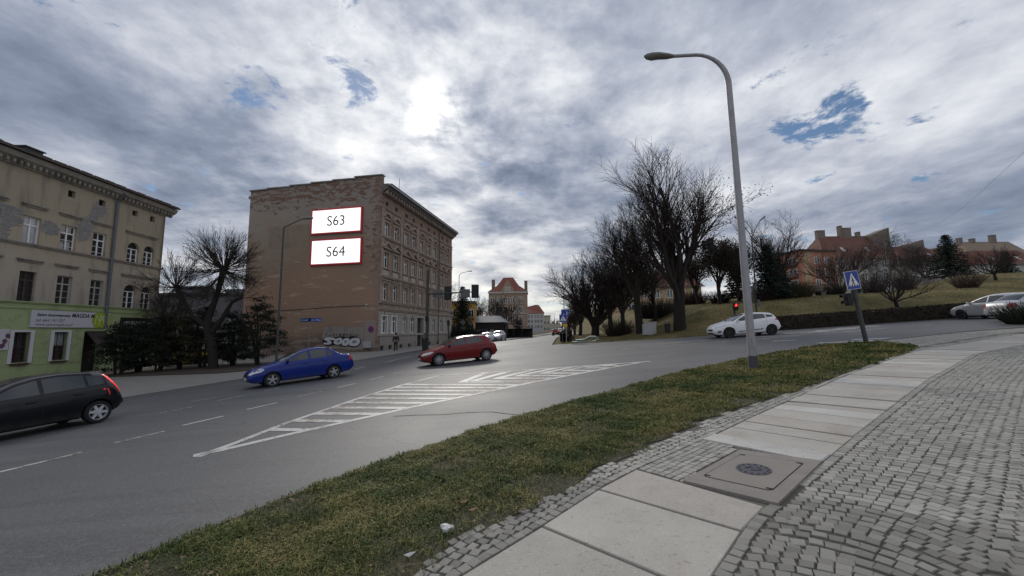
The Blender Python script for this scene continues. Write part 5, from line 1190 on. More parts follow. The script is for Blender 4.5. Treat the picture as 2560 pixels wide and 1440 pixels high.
    if plate:
        panel('number_plate', PLATE, [(-.26, .35), (.26, .35), (.26, .455), (-.26, .455)], 'x', 1, .012, .1); panel('number_plate', PLATE, [(-.26, .58), (.26, .58), (.26, .69), (-.26, .69)], 'x', -1, .012, .1)
    panel('rear_bumper_trim', BLACKP, [(-.55, .34), (.55, .34), (.55, .42), (-.55, .42)], 'x', -1, .006, .1)
    # wheels, shared shapes
    tm = MB(); tm.lathe([(r*.70, -.10), (r*.93, -.105), (r*.985, -.085), (r, -.05), (r, .05), (r*.985, .085), (r*.93, .105), (r*.70, .10)], axis='Y', n=28); tme = tm.mesh('tyre', TYRE, 40)
    rm = MB(); rm.lathe([(r*.715, -.08), (r*.715, .092), (r*.66, .092), (r*.64, .06), (r*.64, -.08)], axis='Y', n=28)
    for k in range(spokes):
        a = 2*math.pi*k/spokes+.3; w_ = .06*r/.3*(5/spokes)**.5; c_2, s_2 = math.cos(a), math.sin(a)
        def pt(u, v, y): return (u*c_2-v*s_2, y, u*s_2+v*c_2)
        rm.hull8([pt(.03, -w_*.9, .045), pt(r*.67, -w_*.6, .05), pt(r*.67, w_*.6, .05), pt(.03, w_*.9, .045)], [pt(.03, -w_*.7, .085), pt(r*.67, -w_*.45, .078), pt(r*.67, w_*.45, .078), pt(.03, w_*.7, .085)])
    rm.cyl((0, .07, 0), (0, 1, 0), .05, r*.2, 16); rme = rm.mesh('rim', rim, 35); dk = MB(); dk.cyl((0, .02, 0), (0, 1, 0), .02, r*.7, 24); dme = dk.mesh('dark_backing', BLACKP)  # dark disc fills the rim, standing in for shade behind the spokes
    for ax in (axf, axr):
        for s_ in (-1, 1):
            w = link('wheel', tme, t); w.location = (ax, s_*(hwm-.115), r); w.rotation_euler = (0, random.random()*6, math.pi if s_ < 0 else 0); link('rim', rme, w); link('dark_backing', dme, w)
    for nme, mat, poly, ax, s_ in extra: panel(nme, mat, poly, ax, s_, .008, .06)
    return t
def by_wheels(pf, pr, track=.73):
    A = gp(*pf); B = gp(*pr); d = A[:2]-B[:2]; d = d/np.hypot(*d); n_ = np.array([-d[1], d[0]])
    if n_@((A+B)[:2]) < 0: n_ = -n_
    m_ = (A+B)[:2]/2+n_*track; return (m_[0], m_[1], float(H(*m_))), d
NAVY = paint('black_paint', (.004, .0045, .007), .3, .0); p_, d_ = by_wheels((682, 967), (833, 945.5))
SEDAN['hl'] = [(.13, .60), (.42, .66), (.55, .735), (.50, .79), (.30, .79), (.16, .70)]; SEDAN['tl'] = [(4.02, .82), (4.20, .72), (4.29, .72), (4.27, .90), (4.2, 1.0), (4.06, .99)]
car('blue_car', 'bright blue saloon car heading left past the brick tenement', SEDAN, paint('blue_paint', (.003, .020, .185), .3, .0), p_, d_, rim=ALLOY, spokes=5)
p_, d_ = by_wheels((1097.6, 914.5), (1215.3, 901.2)); MEGA['hl'] = [(.10, .58), (.40, .63), (.60, .73), (.50, .755), (.16, .69)]; MEGA['tl'] = [(3.88, .90), (4.04, .74), (4.15, .72), (4.10, .88), (3.96, .99)]
car('red_car', 'dark red hatchback turning at the junction in front of the tenement', MEGA, paint('red_paint', (.15, .008, .010), .3, .0), p_, d_, rim=ALLOY, spokes=9)
p_, d_ = by_wheels((1823.3, 844.7), (1930.3, 837)); I20['hl'] = [(.14, .66), (.42, .70), (.72, .83), (.66, .845), (.20, .745)]; I20['tl'] = [(3.62, .94), (3.84, .86), (3.95, .86), (3.88, 1.0), (3.74, 1.04)]; I20['dark_mirror'] = False
WP = paint('white_paint', (.72, .73, .75), .3, 0)
car('white_car', 'white hatchback with black alloys behind the tall pale lamp post', I20, WP, p_, d_, rim=DALLOY, spokes=5, extra=[('rub_strip', BLACKP, [(1.35, .33), (2.85, .40), (2.85, .45), (1.38, .375)], 'y', 1), ('rub_strip', BLACKP, [(1.35, .33), (2.85, .40), (2.85, .45), (1.38, .375)], 'y', -1), ('fog_lamp_surround', BLACKP, [(.12, .36), (.36, .36), (.33, .47), (.17, .47)], 'y', 1), ('fog_lamp', LAMPC, [(.20, .385), (.29, .385), (.29, .43), (.20, .43)], 'y', 1)])
A_ = gp(285, 1108)[:2]; B_ = gp(560, 1040)[:2]; ld = (A_-B_)/np.hypot(*(A_-B_)); rw = gp(240.7, 1057)[:2]; n_ = np.array([ld[1], -ld[0]]); n_ = n_ if n_@rw > 0 else -n_
m_ = rw+ld*2.49/2+n_*.73
HATCH['tl'] = [(3.50, 1.36), (3.56, 1.30), (3.86, .90), (3.83, .84), (3.74, .84), (3.46, 1.28)]
car('black_car', 'black hatchback with lit red tail lamp, cut off by the left edge', HATCH, NAVY, (m_[0], m_[1], float(H(*m_))), ld, rim=M('silver_hubcap', (.50, .50, .53), .4, .06, metal=.3), spokes=6, brake=True)
SILV = paint('silver_paint', (.42, .42, .44), .3, .4); SIL2 = dict(SEDAN); SIL2['dark_mirror'] = False
A_ = gp(2400, 799)[:2]; B_ = gp(2471, 793.5)[:2]; ax_ = B_-A_; ax_ = ax_/np.hypot(*ax_); fd = np.array([ax_[1], -ax_[0]]); fd = fd if fd[0] < 0 else -fd; m_ = (A_+B_)/2-fd*1.24
car('silver_car', 'silver saloon car coming down the right-hand street past the hedge', SIL2, SILV, (m_[0], m_[1], float(H(*m_))), fd, rim=DALLOY, spokes=7)
m_ = np.array([at(2522, 770, 20.3)[0]+2.15, 20.3+.2]); car('grey_car', 'grey car showing its tail lamp at the right edge behind a dark bush', SEDAN, paint('grey_paint', (.36, .37, .385), .3, .3), (m_[0], m_[1], float(H(*m_))), np.array([.99, -.12]), rim=DALLOY)
for px, D_, lab, sp_, pm, hd in ((1217, 56, 'small white car facing the junction, half hidden behind the red car', HATCH, WP, -1), (1247, 60, 'silver estate car facing the junction at the far kerb', SUV, SILV, -1), (1391, 92, 'dark car driving away up the main street', SUV, NAVY, 1), (1404, 104, 'white van far up the main street beyond the dark car', SUV, WP, 1)):
    x = at(px, 840, D_)[0]; car('distant_car', lab, sp_, pm, (x, D_, float(H(x, D_))), np.array([.22, .97])*hd, 'distant cars on the main street', detail=False, brake=(hd > 0 and D_ < 100))
x = at(485, 895, 34)[0]; car('yellow_car', 'yellow car parked behind the dark yew shrubs', HATCH, paint('yellow_paint', (.50, .36, .02), .3, 0), (x, 34, float(H(x, 34))+.02), np.array([-.95, .3]), detail=False)

# ================================================================ lamps, signals and signs
GALV = M('galvanised_pole', (.30, .295, .315), .5, .12, 2.2, 18, metal=.25, dirt=(.16, .15, .14), dscale=2.0, damt=.35); POLED = M('dark_pole', (.05, .055, .05), .55, .2, 3); POLEG = M('green_pole', (.035, .05, .042), .55, .2, 3); BAND = M('pole_foot_tar', (.055, .055, .06), .7, .2, 4)
HEADM = M('lamp_housing', (.16, .18, .16), .5, .12, 4); LENS = M('lamp_bowl', (.16, .15, .14), .2, .1, 4)
def lamp_head(parent, p, d, s=1.0, up_=.06):
    p = Vector(p); d = Vector((d[0], d[1], up_)).normalized(); l_ = Vector((0, 0, 1)).cross(d).normalized(); u = d.cross(l_)
    secs = [(-.10, .06, .06, -.05), (.02, .085, .075, -.07), (.10, .11, .085, -.08), (.16, .115, .09, -.085), (.42, .15, .10, -.09), (.62, .14, .085, -.15), (.80, .09, .05, -.13), (.88, .02, .01, -.06)]
    top = MB(); low = MB(); prev = None
    for k, (x, w, h_, b) in enumerate(secs):
        c = p+d*x*s; ring = [c+l_*(w*s*math.cos(a))+u*(h_*s*math.sin(a)) for a in np.linspace(0, math.pi, 9)]; rb = [c+l_*(w*s*math.cos(a))+u*(b*s*abs(math.sin(a))) for a in np.linspace(0, math.pi, 9)]
        o = len(top.v); top.v += [tuple(q_) for q_ in ring]; o2 = len(low.v); low.v += [tuple(q_) for q_ in rb]
        if k:
            for j in range(8):
                top.f.append((o-9+j, o-9+j+1, o+j+1, o+j)); top.mi.append(0); low.f.append((o2-9+j, o2+j, o2+j+1, o2-9+j+1)); low.mi.append(0)
    h1 = top.obj('lamp_housing', HEADM, parent, 40); low.obj('lamp_bowl', LENS, parent, 40)
    q_ = MB(); c = p+d*.13*s; q_.tube([c-u*.10*s-l_*.0, c+u*.095*s], .018*s, 6); q_.obj('clamp', POLED, parent)
def street_lamp(label, base, h_, arm, dirv, r0, r1, mat, bend, head=1.0, lean=(0, 0), rise=.0, foot=True, group='street lamps'):
    t = thing('street_lamp', label, 'street lamp', base, 0, group); d = Vector((dirv[0], dirv[1], 0)).normalized()
    pts = [Vector((lean[0]*z/h_, lean[1]*z/h_, z)) for z in (0, h_*.1, h_*.35, h_*.6, h_-bend)]; top = Vector((lean[0], lean[1], h_-bend))
    for k in range(1, 9):
        a = math.pi/2*k/8; pts.append(top+d*(bend*(1-math.cos(a)))+Vector((0, 0, bend*math.sin(a))))
    end = pts[-1]+d*(arm-bend)+Vector((0, 0, rise)); pts.append(end)
    n_ = len(pts); rad = [r0+(r1-r0)*min(1, k/(n_-4)) for k in range(n_)]; q_ = MB(); q_.tube(pts, rad, 14); q_.obj('pole', mat, t, 40)
    if foot:
        q_ = MB(); q_.tube([(0, 0, -.1), (0, 0, .34), (.0, 0, .40)], [r0*1.16, r0*1.14, r0*1.02], 14); q_.obj('foot', BAND, t, 40)
        q_ = MB(); q_.box(-r0*.5, r0*.5, -r0-.012, -r0+.02, .62, .92); q_.obj('access_door', mat, t)
    lamp_head(t, end+d*.02, d, head, .06+rise*.1); return t
b_ = gp(1884, 924); street_lamp('tall pale grey lamp post in the near grass verge', (b_[0], b_[1], b_[2]), 9.86, 1.72, (-1, .03), .115, .052, GALV, .95, .95, (-.10, .0), -.02)
D_ = 26.5; b_ = at(690, 915, D_); z_ = float(H(b_[0], b_[1]))+.1; tp = at(770, 548, D_)
street_lamp('slim dark lamp post standing in front of the brown gable', (b_[0], b_[1], z_), tp[2]-z_-.45, 1.25, (1, .02), .075, .035, POLED, .25, .85, rise=.5)
D_ = 68; b_ = at(1147, 846, D_); z_ = float(H(b_[0], b_[1]))+.1; street_lamp('grey lamp post beside the dark spruce past the tenement', (b_[0], b_[1], z_), at(1150, 678, D_)[2]-z_-.25, 1.5, (1, .1), .07, .04, GALV, .8, .9, rise=.25)
D_ = 60; b_ = at(1412, 850, D_); z_ = float(H(b_[0], b_[1])); street_lamp('grey lamp post behind the blue lane signs', (b_[0], b_[1], z_), at(1405, 709, D_)[2]-z_, 1.6, (-1, .1), .07, .04, GALV, 1.0, .9, rise=.2)
D_ = 36.5; b_ = at(1892, 760, D_); z_ = float(HB(b_[0], b_[1])); t = thing('street_lamp', 'twin-headed dark lamp on the bank behind the pale lamp post', 'street lamp', (b_[0], b_[1], z_), 0, 'street lamps'); hh = at(1880, 590, D_)[2]-z_
q_ = MB(); q_.tube([(0, 0, -.2), (0, 0, hh)], [.08, .055], 10); q_.obj('pole', POLED, t)
for s_ in (-1, 1):
    q_ = MB(); q_.tube([(0, 0, hh-.1), (s_*.5, 0, hh+.8), (s_*.95, 0, hh+1.5)], .035, 8); q_.obj('arm', POLED, t); lamp_head(t, (s_*.95, 0, hh+1.5), (s_, 0), .8, .9)
# traffic signals ---------------------------------------------------------------------
SIGB = M('signal_black', (.012, .013, .013), .6, .1); SIGG = M('signal_back_grey', (.10, .105, .105), .6, .1); REDL = emit_mat('signal_red_lit', (1, .03, .02), 3.0, (.3, 0, 0)); LOFF = M('signal_lens_off', (.03, .02, .015), .3, .1)
def signal(parent, p, ang_, n=3, lit=None, s=1.0, board=False):
    e = bpy.data.objects.new('signal_head', None); 
    q_ = MB(); q_.box(-.15*s, .15*s, -.1*s, .1*s, -.15*n*s, .15*n*s); o = q_.obj('signal_head', SIGB, parent); o.location = p; o.rotation_euler = (0, 0, ang_)
    for k in range(n):
        z = (.15*n-.15-.3*k)*s; q_ = MB(); q_.cyl((0, -.105*s, z), (0, 1, 0), .03*s, .10*s, 14); q_.obj('lens', REDL if lit == k else LOFF, o)
        v = MB(); ring = [(.12*s*math.cos(a), z+.12*s*math.sin(a)) for a in np.linspace(R(-10), R(190), 10)]
        for (x0, z0), (x1, z1) in zip(ring[:-1], ring[1:]): v.add([(x0, -.1*s, z0), (x1, -.1*s, z1), (x1, -.28*s, z1), (x0, -.28*s, z0)], [(0, 1, 2, 3)])
        v.obj('visor', SIGB, o)
    if board: q_ = MB(); q_.box(-.28*s, .28*s, .0, .02, -.52*s, .52*s); q_.obj('back_board', SIGB, o)
    return o
D_ = 36.6; b_ = at(1067, 880, D_); z_ = float(H(b_[0], b_[1]))+.1; t = thing('traffic_signal_mast', 'dark signal mast with arm over the road beside the tenement front', 'traffic light', (b_[0], b_[1], z_)); up1 = at(1067, 676, D_)[2]-z_; az_ = at(1067, 735, D_)[2]-z_; al = at(1193, 735, D_)[0]-b_[0]
q_ = MB(); q_.tube([(0, 0, -.1), (0, 0, up1)], [.16, .11], 12); q_.obj('pole', POLEG, t, 40); q_ = MB(); q_.tube([(0, 0, az_), (al, .1, az_+.18)], [.085, .05], 10); q_.obj('arm', POLEG, t)
k = lambda px: at(px, 735, D_)[0]-b_[0]
signal(t, (k(1119.5), .12, az_+.08), math.pi, 3, s=1.25, board=True); signal(t, (k(1187.5), .12, az_+.22), math.pi, 3, s=1.25, board=True)
for a, b in ((1088, 1106), (1152, 1175)): q_ = MB(); q_.box(k(a), k(b), .02, .06, az_-.35, az_+.42); q_.obj('sign_back', SIGG, t)
signal(t, (-.02, -.2, at(1067, 797, D_)[2]-z_), math.pi*.8, 2, s=.8)
q_ = MB(); q_.box(-.30, -.12, -.14, .14, .8, 1.6); q_.obj('control_box', SIGG, t)
p_ = at(1063, 884, D_-.6); z_ = float(H(p_[0], p_[1]))+.12; t = thing('litter_bin', 'dark square litter bin at the foot of the signal mast', 'bin', (p_[0], p_[1], z_)); q_ = MB(); q_.hull8([(-.24, -.2, 0), (.24, -.2, 0), (.24, .2, 0), (-.24, .2, 0)], [(-.28, -.24, .95), (.28, -.24, .95), (.28, .24, .95), (-.28, .24, .95)]); q_.obj('bin_body', SIGB, t); q_ = MB(); q_.box(-.3, .3, -.26, .26, 1.05, 1.12); q_.box(-.26, -.22, -.2, .2, .95, 1.05); q_.box(.22, .26, -.2, .2, .95, 1.05); q_.obj('bin_hood', SIGB, t)
p_ = at(1121, 862, 46); z_ = float(H(p_[0], p_[1]))+.1; t = thing('pedestrian_signal', 'thin dark pedestrian signal post by the far end of the tenement', 'traffic light', (p_[0], p_[1], z_)); q_ = MB(); q_.tube([(0, 0, 0), (0, 0, 3.0)], .06, 8); q_.obj('pole', SIGB, t); signal(t, (0, -.15, 2.6), .2, 2, s=1.0)
# right-hand mast in front of the big trees
p_ = gp(1697, 833); z_ = p_[2]; D_ = p_[1]; t = thing('traffic_signal_mast', 'grey-green signal mast with raised arm in front of the big bare tree', 'traffic light', tuple(p_)); up1 = at(1683, 545, D_)[2]-z_; q_ = MB(); q_.tube([(0, 0, -.1), (-.0, 0, up1)], [.17, .10], 12); q_.obj('pole', M('mast_grey', (.085, .095, .10), .55, .15, 3), t, 40)
q_ = MB(); q_.tube([(0, 0, -.1), (0, 0, .45)], .20, 12); q_.obj('foot', BAND, t); a0 = at(1690, 642, D_)[2]-z_; e_ = at(1772, 607, D_); q_ = MB(); q_.tube([(0, 0, a0), (e_[0]-p_[0], -.5, e_[2]-z_)], [.09, .055], 10); q_.obj('arm', POLEG, t)
for px, py, rz in ((1731, 627, .5), (1756, 616, .5), (1772, 612, 2.6)):
    e_ = at(px, py, D_); signal(t, (e_[0]-p_[0], -.3, e_[2]-z_), rz, 3, s=1.0, board=(px != 1756))
p_ = gp(1838, 800, HB); p_ = at(1838, 800, 32.5); z_ = float(HB(p_[0], p_[1])); t = thing('traffic_light', 'small signal with lit red lamp on the bank behind the white car', 'traffic light', (p_[0], p_[1], z_)); zz_ = at(1838, 766, 32.5)[2]-z_; q_ = MB(); q_.tube([(0, 0, -.3), (0, 0, zz_+.2)], .06, 8); q_.obj('pole', SIGB, t); signal(t, (0, -.14, zz_-.06), 0.05, 2, 0, s=1.05)
p_ = at(1893, 800, 31.5); z_ = float(HB(p_[0], p_[1])); t = thing('signal_post', 'dark green signal post with sign backs behind the pale lamp post', 'traffic light', (p_[0], p_[1], z_)); hh = at(1893, 718, 31.5)[2]-z_; q_ = MB(); q_.tube([(0, 0, -.3), (0, 0, hh)], .07, 8); q_.obj('pole', POLEG, t); signal(t, (-.12, -.12, hh-.75), -.4, 3, s=1.0)
q_ = MB(); q_.prism([(-.05, hh-.5), (.32, hh+.12), (-.42, hh+.12)], 'y', .05, .07); q_.obj('sign_back', SIGG, t)
q_ = MB(); q_.box(.1, .38, .05, .07, hh-1.6, hh-1.0); q_.obj('sign_back', SIGG, t)
# street name post -----------------------------------------------------------------------
D_ = 33; p_ = at(771, 872, D_); z_ = float(H(p_[0], p_[1]))+.1; t = thing('street_name_post', 'thin post with two blue street name plates before the gable', 'street sign', (p_[0], p_[1], z_)); hh = at(771, 797, D_)[2]-z_; q_ = MB(); q_.tube([(0, 0, -.1), (0, 0, hh)], .035, 8); q_.obj('pole', M('post_grey', (.20, .19, .19), .6, .1), t)
NB = M('name_plate_blue', (.015, .075, .30), .45, .05); q_ = MB(); q_.box(-.10, .10, -.05, .05, hh-.22, hh+.05); q_.obj('clamp', SIGB, t)
for s_, txt in ((-1, 'ul. Nowowiejska'), (1, 'ul. 1 Maja')):
    e = MB(); e.box(.08 if s_ > 0 else -.92, .92 if s_ > 0 else -.08, -.012, .012, -.155, .155); o = e.obj('name_plate', NB, t); o.location = (0, -.02, hh-.10); o.rotation_euler = (0, 0, .25*s_)
    f_ = font_mesh('lettering', txt, .17, SW_, o, .002); wd = max(v.co.x for v in f_.data.vertices); f_.scale = (.72/wd, 1, 1); f_.location = (.14 if s_ > 0 else -.86, -.016, -.06); f_.rotation_euler = (R(90), 0, 0)
# leaning crossing sign on the verge ------------------------------------------------------
p_ = gp(2166, 857); t = thing('crossing_sign_post', 'leaning dark post with blue pedestrian crossing sign and signal heads', 'road sign', tuple(p_)); t.rotation_euler = (0, R(-7.5), 0); D_ = p_[1]
hh = (at(2130, 715, D_)[2]-p_[2]); q_ = MB(); q_.tube([(0, 0, -.2), (0, 0, hh*.62), (0, 0, hh*.75)], [.082, .08, .075], 12); q_.tube([(0, 0, hh*.74), (0, 0, hh+.15)], .10, 12); q_.obj('pole', POLED, t, 40)
def crossing_sign(parent, loc, rz, sz=.60, ht=None, ped=True):
    ht = ht or sz; e = MB(); e.box(-sz/2, sz/2, -.01, .015, 0, ht); o = e.obj('sign_plate', SW_, parent); o.location = loc; o.rotation_euler = (0, 0, rz)
    q_ = MB(); q_.box(-sz/2+.015, sz/2-.015, -.014, -.0105, .015, ht-.015); q_.obj('blue_field', BLUE, o)
    q_ = MB(); q_.prism([(-sz*.40, ht*.18), (sz*.40, ht*.18), (0, ht*.90)], 'y', -.018, -.0145); q_.obj('white_triangle', SW_, o)
    if ped:
        q_ = MB()
        for a, b, w_ in (((-.02, .58), (.0, .72), .035), ((-.01, .42), (-.005, .6), .05), ((-.01, .44), (-.10, .22), .04), ((0, .44), (.08, .22), .04), ((0, .56), (.09, .44), .03), ((-.02, .56), (-.10, .46), .03)):
            q_.tube([(a[0]*sz, -.02, a[1]*ht), (b[0]*sz, -.02, b[1]*ht)], w_*sz*.55, 6)
        q_.obj('walking_figure', INK, o)
        q_ = MB()
        for k in range(4): q_.box((-.36+k*.19)*sz, (-.26+k*.19)*sz, -.021, -.0185, ht*.19, ht*.245)
        q_.obj('zebra_bars', INK, o)
    return o
crossing_sign(t, (-.05, -.10, hh-.12), R(4), .60, .76)
o = signal(t, (-.34, -.02, hh-.50), R(-100), 2, s=.85); q_ = MB(); q_.tube([(0, 0, hh-.62), (-.36, 0, hh-.68)], .03, 6); q_.obj('bracket', POLED, t); q_ = MB(); q_.tube([(0, 0, hh-.40), (-.36, 0, hh-.36)], .03, 6); q_.obj('bracket', POLED, t)
signal(t, (.20, .10, hh+.05), R(150), 3, s=.8)
# blue lane signs on the traffic island up the street
D_ = 33.5; p_ = at(1410, 858, D_); z_ = float(H(p_[0], p_[1])); t = thing('lane_sign_post', 'blue lane arrow and crossing signs on two posts at the island', 'road sign', (p_[0], p_[1], z_))
for dx_ in (-.1, .22): q_ = MB(); q_.tube([(dx_, 0.03, -.1), (dx_, 0.03, at(1410, 776, D_)[2]-z_)], .035, 8); q_.obj('pole', POLED if dx_ < 0 else GALV, t)
zz_ = at(1410, 806, D_)[2]-z_; crossing_sign(t, (-.03, -.02, zz_), 0, .66); zz2 = at(1410, 788, D_)[2]-z_; q_ = MB(); q_.box(-.18, .50, -.03, -.005, zz2-.12, zz2+.50); o = q_.obj('lane_sign', BLUE, t)
for x0, z0, x1, z1 in ((.30, zz2-.02, .30, zz2+.34), (-.02, zz2+.12, .1, zz2+.02), (.30, zz2+.16, .42, zz2+.16)): q_ = MB(); q_.tube([(x0, -.035, z0), (x1, -.035, z1)], .03, 4); q_.obj('arrow', SW_, o)
zz3 = at(1413, 808, D_)[2]-z_; q_ = MB(); q_.box(-.05, .32, -.03, .0, zz3-.30, zz3-.06); q_.obj('yellow_plate', M('plate_yellow', (.55, .33, .02), .45, .05), t)
# back of a priority sign beside the spruce
D_ = 62; p_ = at(1157, 850, D_); z_ = float(H(p_[0], p_[1])); t = thing('priority_sign', 'grey back of a diamond priority sign in front of the spruce', 'road sign', (p_[0], p_[1], z_)); zz_ = at(1157, 806, D_)[2]-z_; q_ = MB(); q_.tube([(0, 0, 0), (0, 0, zz_+.4)], .035, 6); q_.obj('pole', GALV, t); q_ = MB(); q_.prism([(-.5, zz_), (0, zz_-.5), (.5, zz_), (0, zz_+.5)], 'y', -.03, -.01); q_.obj('diamond', SIGG, t); q_ = MB(); q_.box(-.32, .32, -.03, -.01, zz_-1.4, zz_-.75); q_.obj('plate', SIGG, t)
# utility cabinet on the bank, litter bin, bench, hoses
p_ = gp(1628, 834, HB); t = thing('utility_cabinet', 'pale graffitied utility cabinet at the foot of the bare trees', 'cabinet', tuple(p_), .15); CG = M('cabinet_pale', (.40, .40, .40), .6, .15, 3, dirt=(.15, .15, .16), dscale=3, damt=.5); q_ = MB(); q_.box(-.40, .40, -.2, .2, -.1, .95); q_.obj('body', CG, t); q_ = MB(); q_.box(-.44, .44, -.24, .24, .952, 1.02); q_.obj('cap', CG, t); q_ = MB(); q_.box(-.70, -.41, -.18, .18, -.1, .82); q_.obj('side_box', CABM, t)
for x in (-.2, .2): q_ = MB(); q_.box(x-.18, x+.18, -.212, -.201, .08, .90); q_.obj('door', CG, t)
p_ = gp(1669, 831, HB); t = thing('park_bin', 'small dark litter bin left of the signal mast on the bank', 'bin', tuple(p_)); q_ = MB(); q_.lathe([(0, 0), (.2, 0), (.24, .7), (.26, .72), (.22, .72), (.2, .1)], n=14); q_.obj('bin_body', SIGB, t); q_ = MB(); q_.cyl((0, 0, .86), (0, 0, 1), .05, .26, 14); q_.tube([(.2, 0, .7), (.2, 0, .86)], .015, 5); q_.tube([(-.2, 0, .7), (-.2, 0, .86)], .015, 5); q_.obj('bin_cap', SIGG, t)
HOSE = M('blue_hose', (.10, .22, .26), .5, .1)
for k, P in enumerate(([(1440, 852), (1462, 850), (1475, 843), (1490, 843), (1496, 850)], [(1432, 858), (1460, 857), (1480, 855), (1497, 851)])):
    pts = []
    for j, p in enumerate(P):
        gpt = gp(P[j][0], 857 if k == 0 else P[j][1]+1); gpt = gp(P[j][0], 856+.2*k); h_ = max(0, (856-P[j][1]))*gpt[1]/970*1.0; pts.append((gpt[0], gpt[1], gpt[2]+.05+h_))
    q_ = MB(); q_.tube(pts, .045, 6); tag(q_.obj('hose', HOSE), 'pale blue hose %s the grass of the traffic island' % ('looping up over' if k == 0 else 'lying flat on'), 'hose')
p_ = at(2046, 745, 44); z_ = float(HB(p_[0], p_[1])); t = thing('park_bench', 'wooden park bench with slatted back on the upper bank', 'bench', (p_[0], p_[1], z_), R(6)); WOOD = M('bench_wood', (.16, .13, .10), .8, .25, 4)
for z, y in ((.45, -.18), (.45, 0), (.45, .18)): q_ = MB(); q_.box(-1.0, 1.0, y-.07, y+.07, z, z+.04); q_.obj('seat_slat', WOOD, t)
for z in (.62, .80, .98): q_ = MB(); q_.box(-1.0, 1.0, .26, .30, z, z+.11); q_.obj('back_slat', WOOD, t)
for x in (-.8, .8): q_ = MB(); q_.box(x-.04, x+.04, -.2, .26, -.4, .449); q_.box(x-.04, x+.04, .302, .36, -.4, 1.05); q_.obj('leg', SIGG, t)
# overhead wire at the right
q_ = MB(); a = at(2330, 566, 78); b = at(2575, 366, 24); mid = [(a[0]+(b[0]-a[0])*u, a[1]+(b[1]-a[1])*u, a[2]+(b[2]-a[2])*u-1.2*math.sin(math.pi*u)*.6) for u in np.linspace(0, 1, 14)]; q_.tube(mid, .009, 5); tag(q_.obj('overhead_wire', SIGB), 'thin overhead wire rising out of frame at the upper right', 'wire')

# ================================================================ pedestrian
p_ = gp(989, 881); px_, py_, pz_ = p_[0], p_[1], float(H(p_[0], p_[1]))+.12
t = thing('person', 'person in dark jacket and trousers walking along the tenement pavement', 'person', (px_, py_, pz_), R(200))
def skin_mesh(name, verts, edges, radii, mat, sub=1):
    me = bpy.data.meshes.new(name); me.from_pydata(verts, edges, []); o = link(name+'_tmp', me); o.modifiers.new('s', 'SKIN'); md = o.modifiers.new('u', 'SUBSURF'); md.levels = md.render_levels = sub
    for i, r_ in enumerate(radii): me.skin_vertices[0].data[i].radius = (r_, r_) if not isinstance(r_, tuple) else r_
    me.skin_vertices[0].data[0].use_root = True; bpy.context.view_layer.update()
    nm = bpy.data.meshes.new_from_object(o.evaluated_get(bpy.context.evaluated_depsgraph_get())); bpy.data.objects.remove(o); nm.materials.clear(); nm.materials.append(mat); nm.polygons.foreach_set('use_smooth', [True]*len(nm.polygons)); nm.name = name; return nm
vv = [(0, 0, .93), (0, .01, 1.15), (0, .02, 1.38), (0, .02, 1.48), (0, .01, 1.56), (0, 0, 1.68), (.18, .02, 1.40), (.26, .02, 1.15), (.25, -.10, .92), (.24, -.14, .83), (-.18, .02, 1.40), (-.26, .04, 1.15), (-.24, .0, .92), (-.23, -.02, .83), (.09, 0, .86), (.10, -.10, .48), (.10, -.02, .09), (.10, -.16, .05), (-.09, 0, .86), (-.10, .10, .48), (-.10, .26, .14), (-.10, .16, .06)]
ee = [(0, 1), (1, 2), (2, 3), (3, 4), (4, 5), (2, 6), (6, 7), (7, 8), (8, 9), (2, 10), (10, 11), (11, 12), (12, 13), (0, 14), (14, 15), (15, 16), (16, 17), (0, 18), (18, 19), (19, 20), (20, 21)]
rr = [(.14, .10), (.14, .10), (.15, .10), .055, .085, .095, .06, .05, .04, .04, .06, .05, .04, .04, .085, .06, .045, .045, .085, .06, .045, .045]
link('body', skin_mesh('body', vv, ee, rr, M('skin', (.36, .22, .17), .6, .1)), t)
JK = M('dark_jacket', (.018, .016, .018), .85, .2, 6); TR = M('dark_trousers', (.016, .017, .022), .85, .2, 6)
ji = [0, 1, 2, 6, 7, 8, 10, 11, 12]; jm = {a: i for i, a in enumerate(ji)}; link('jacket', skin_mesh('jacket', [vv[i] for i in ji], [(jm[a], jm[b]) for a, b in ee if a in jm and b in jm], [(.175, .135), (.175, .13), (.18, .125), .08, .07, .06, .08, .07, .06], JK), t)
ti = [0, 14, 15, 16, 17, 18, 19, 20, 21]; tm_ = {a: i for i, a in enumerate(ti)}; link('trousers', skin_mesh('trousers', [vv[i] for i in ti], [(tm_[a], tm_[b]) for a, b in ee if a in tm_ and b in tm_], [(.15, .12), .105, .08, .065, .05, .105, .08, .065, .05], TR), t)
q_ = MB(); q_.lathe([(0, 1.80), (.06, 1.79), (.10, 1.74), (.115, 1.66), (.10, 1.60), (.085, 1.60)], c=(0, .015, 0), n=14); q_.obj('hair', M('dark_hair', (.012, .010, .009), .8, .2), t, True)
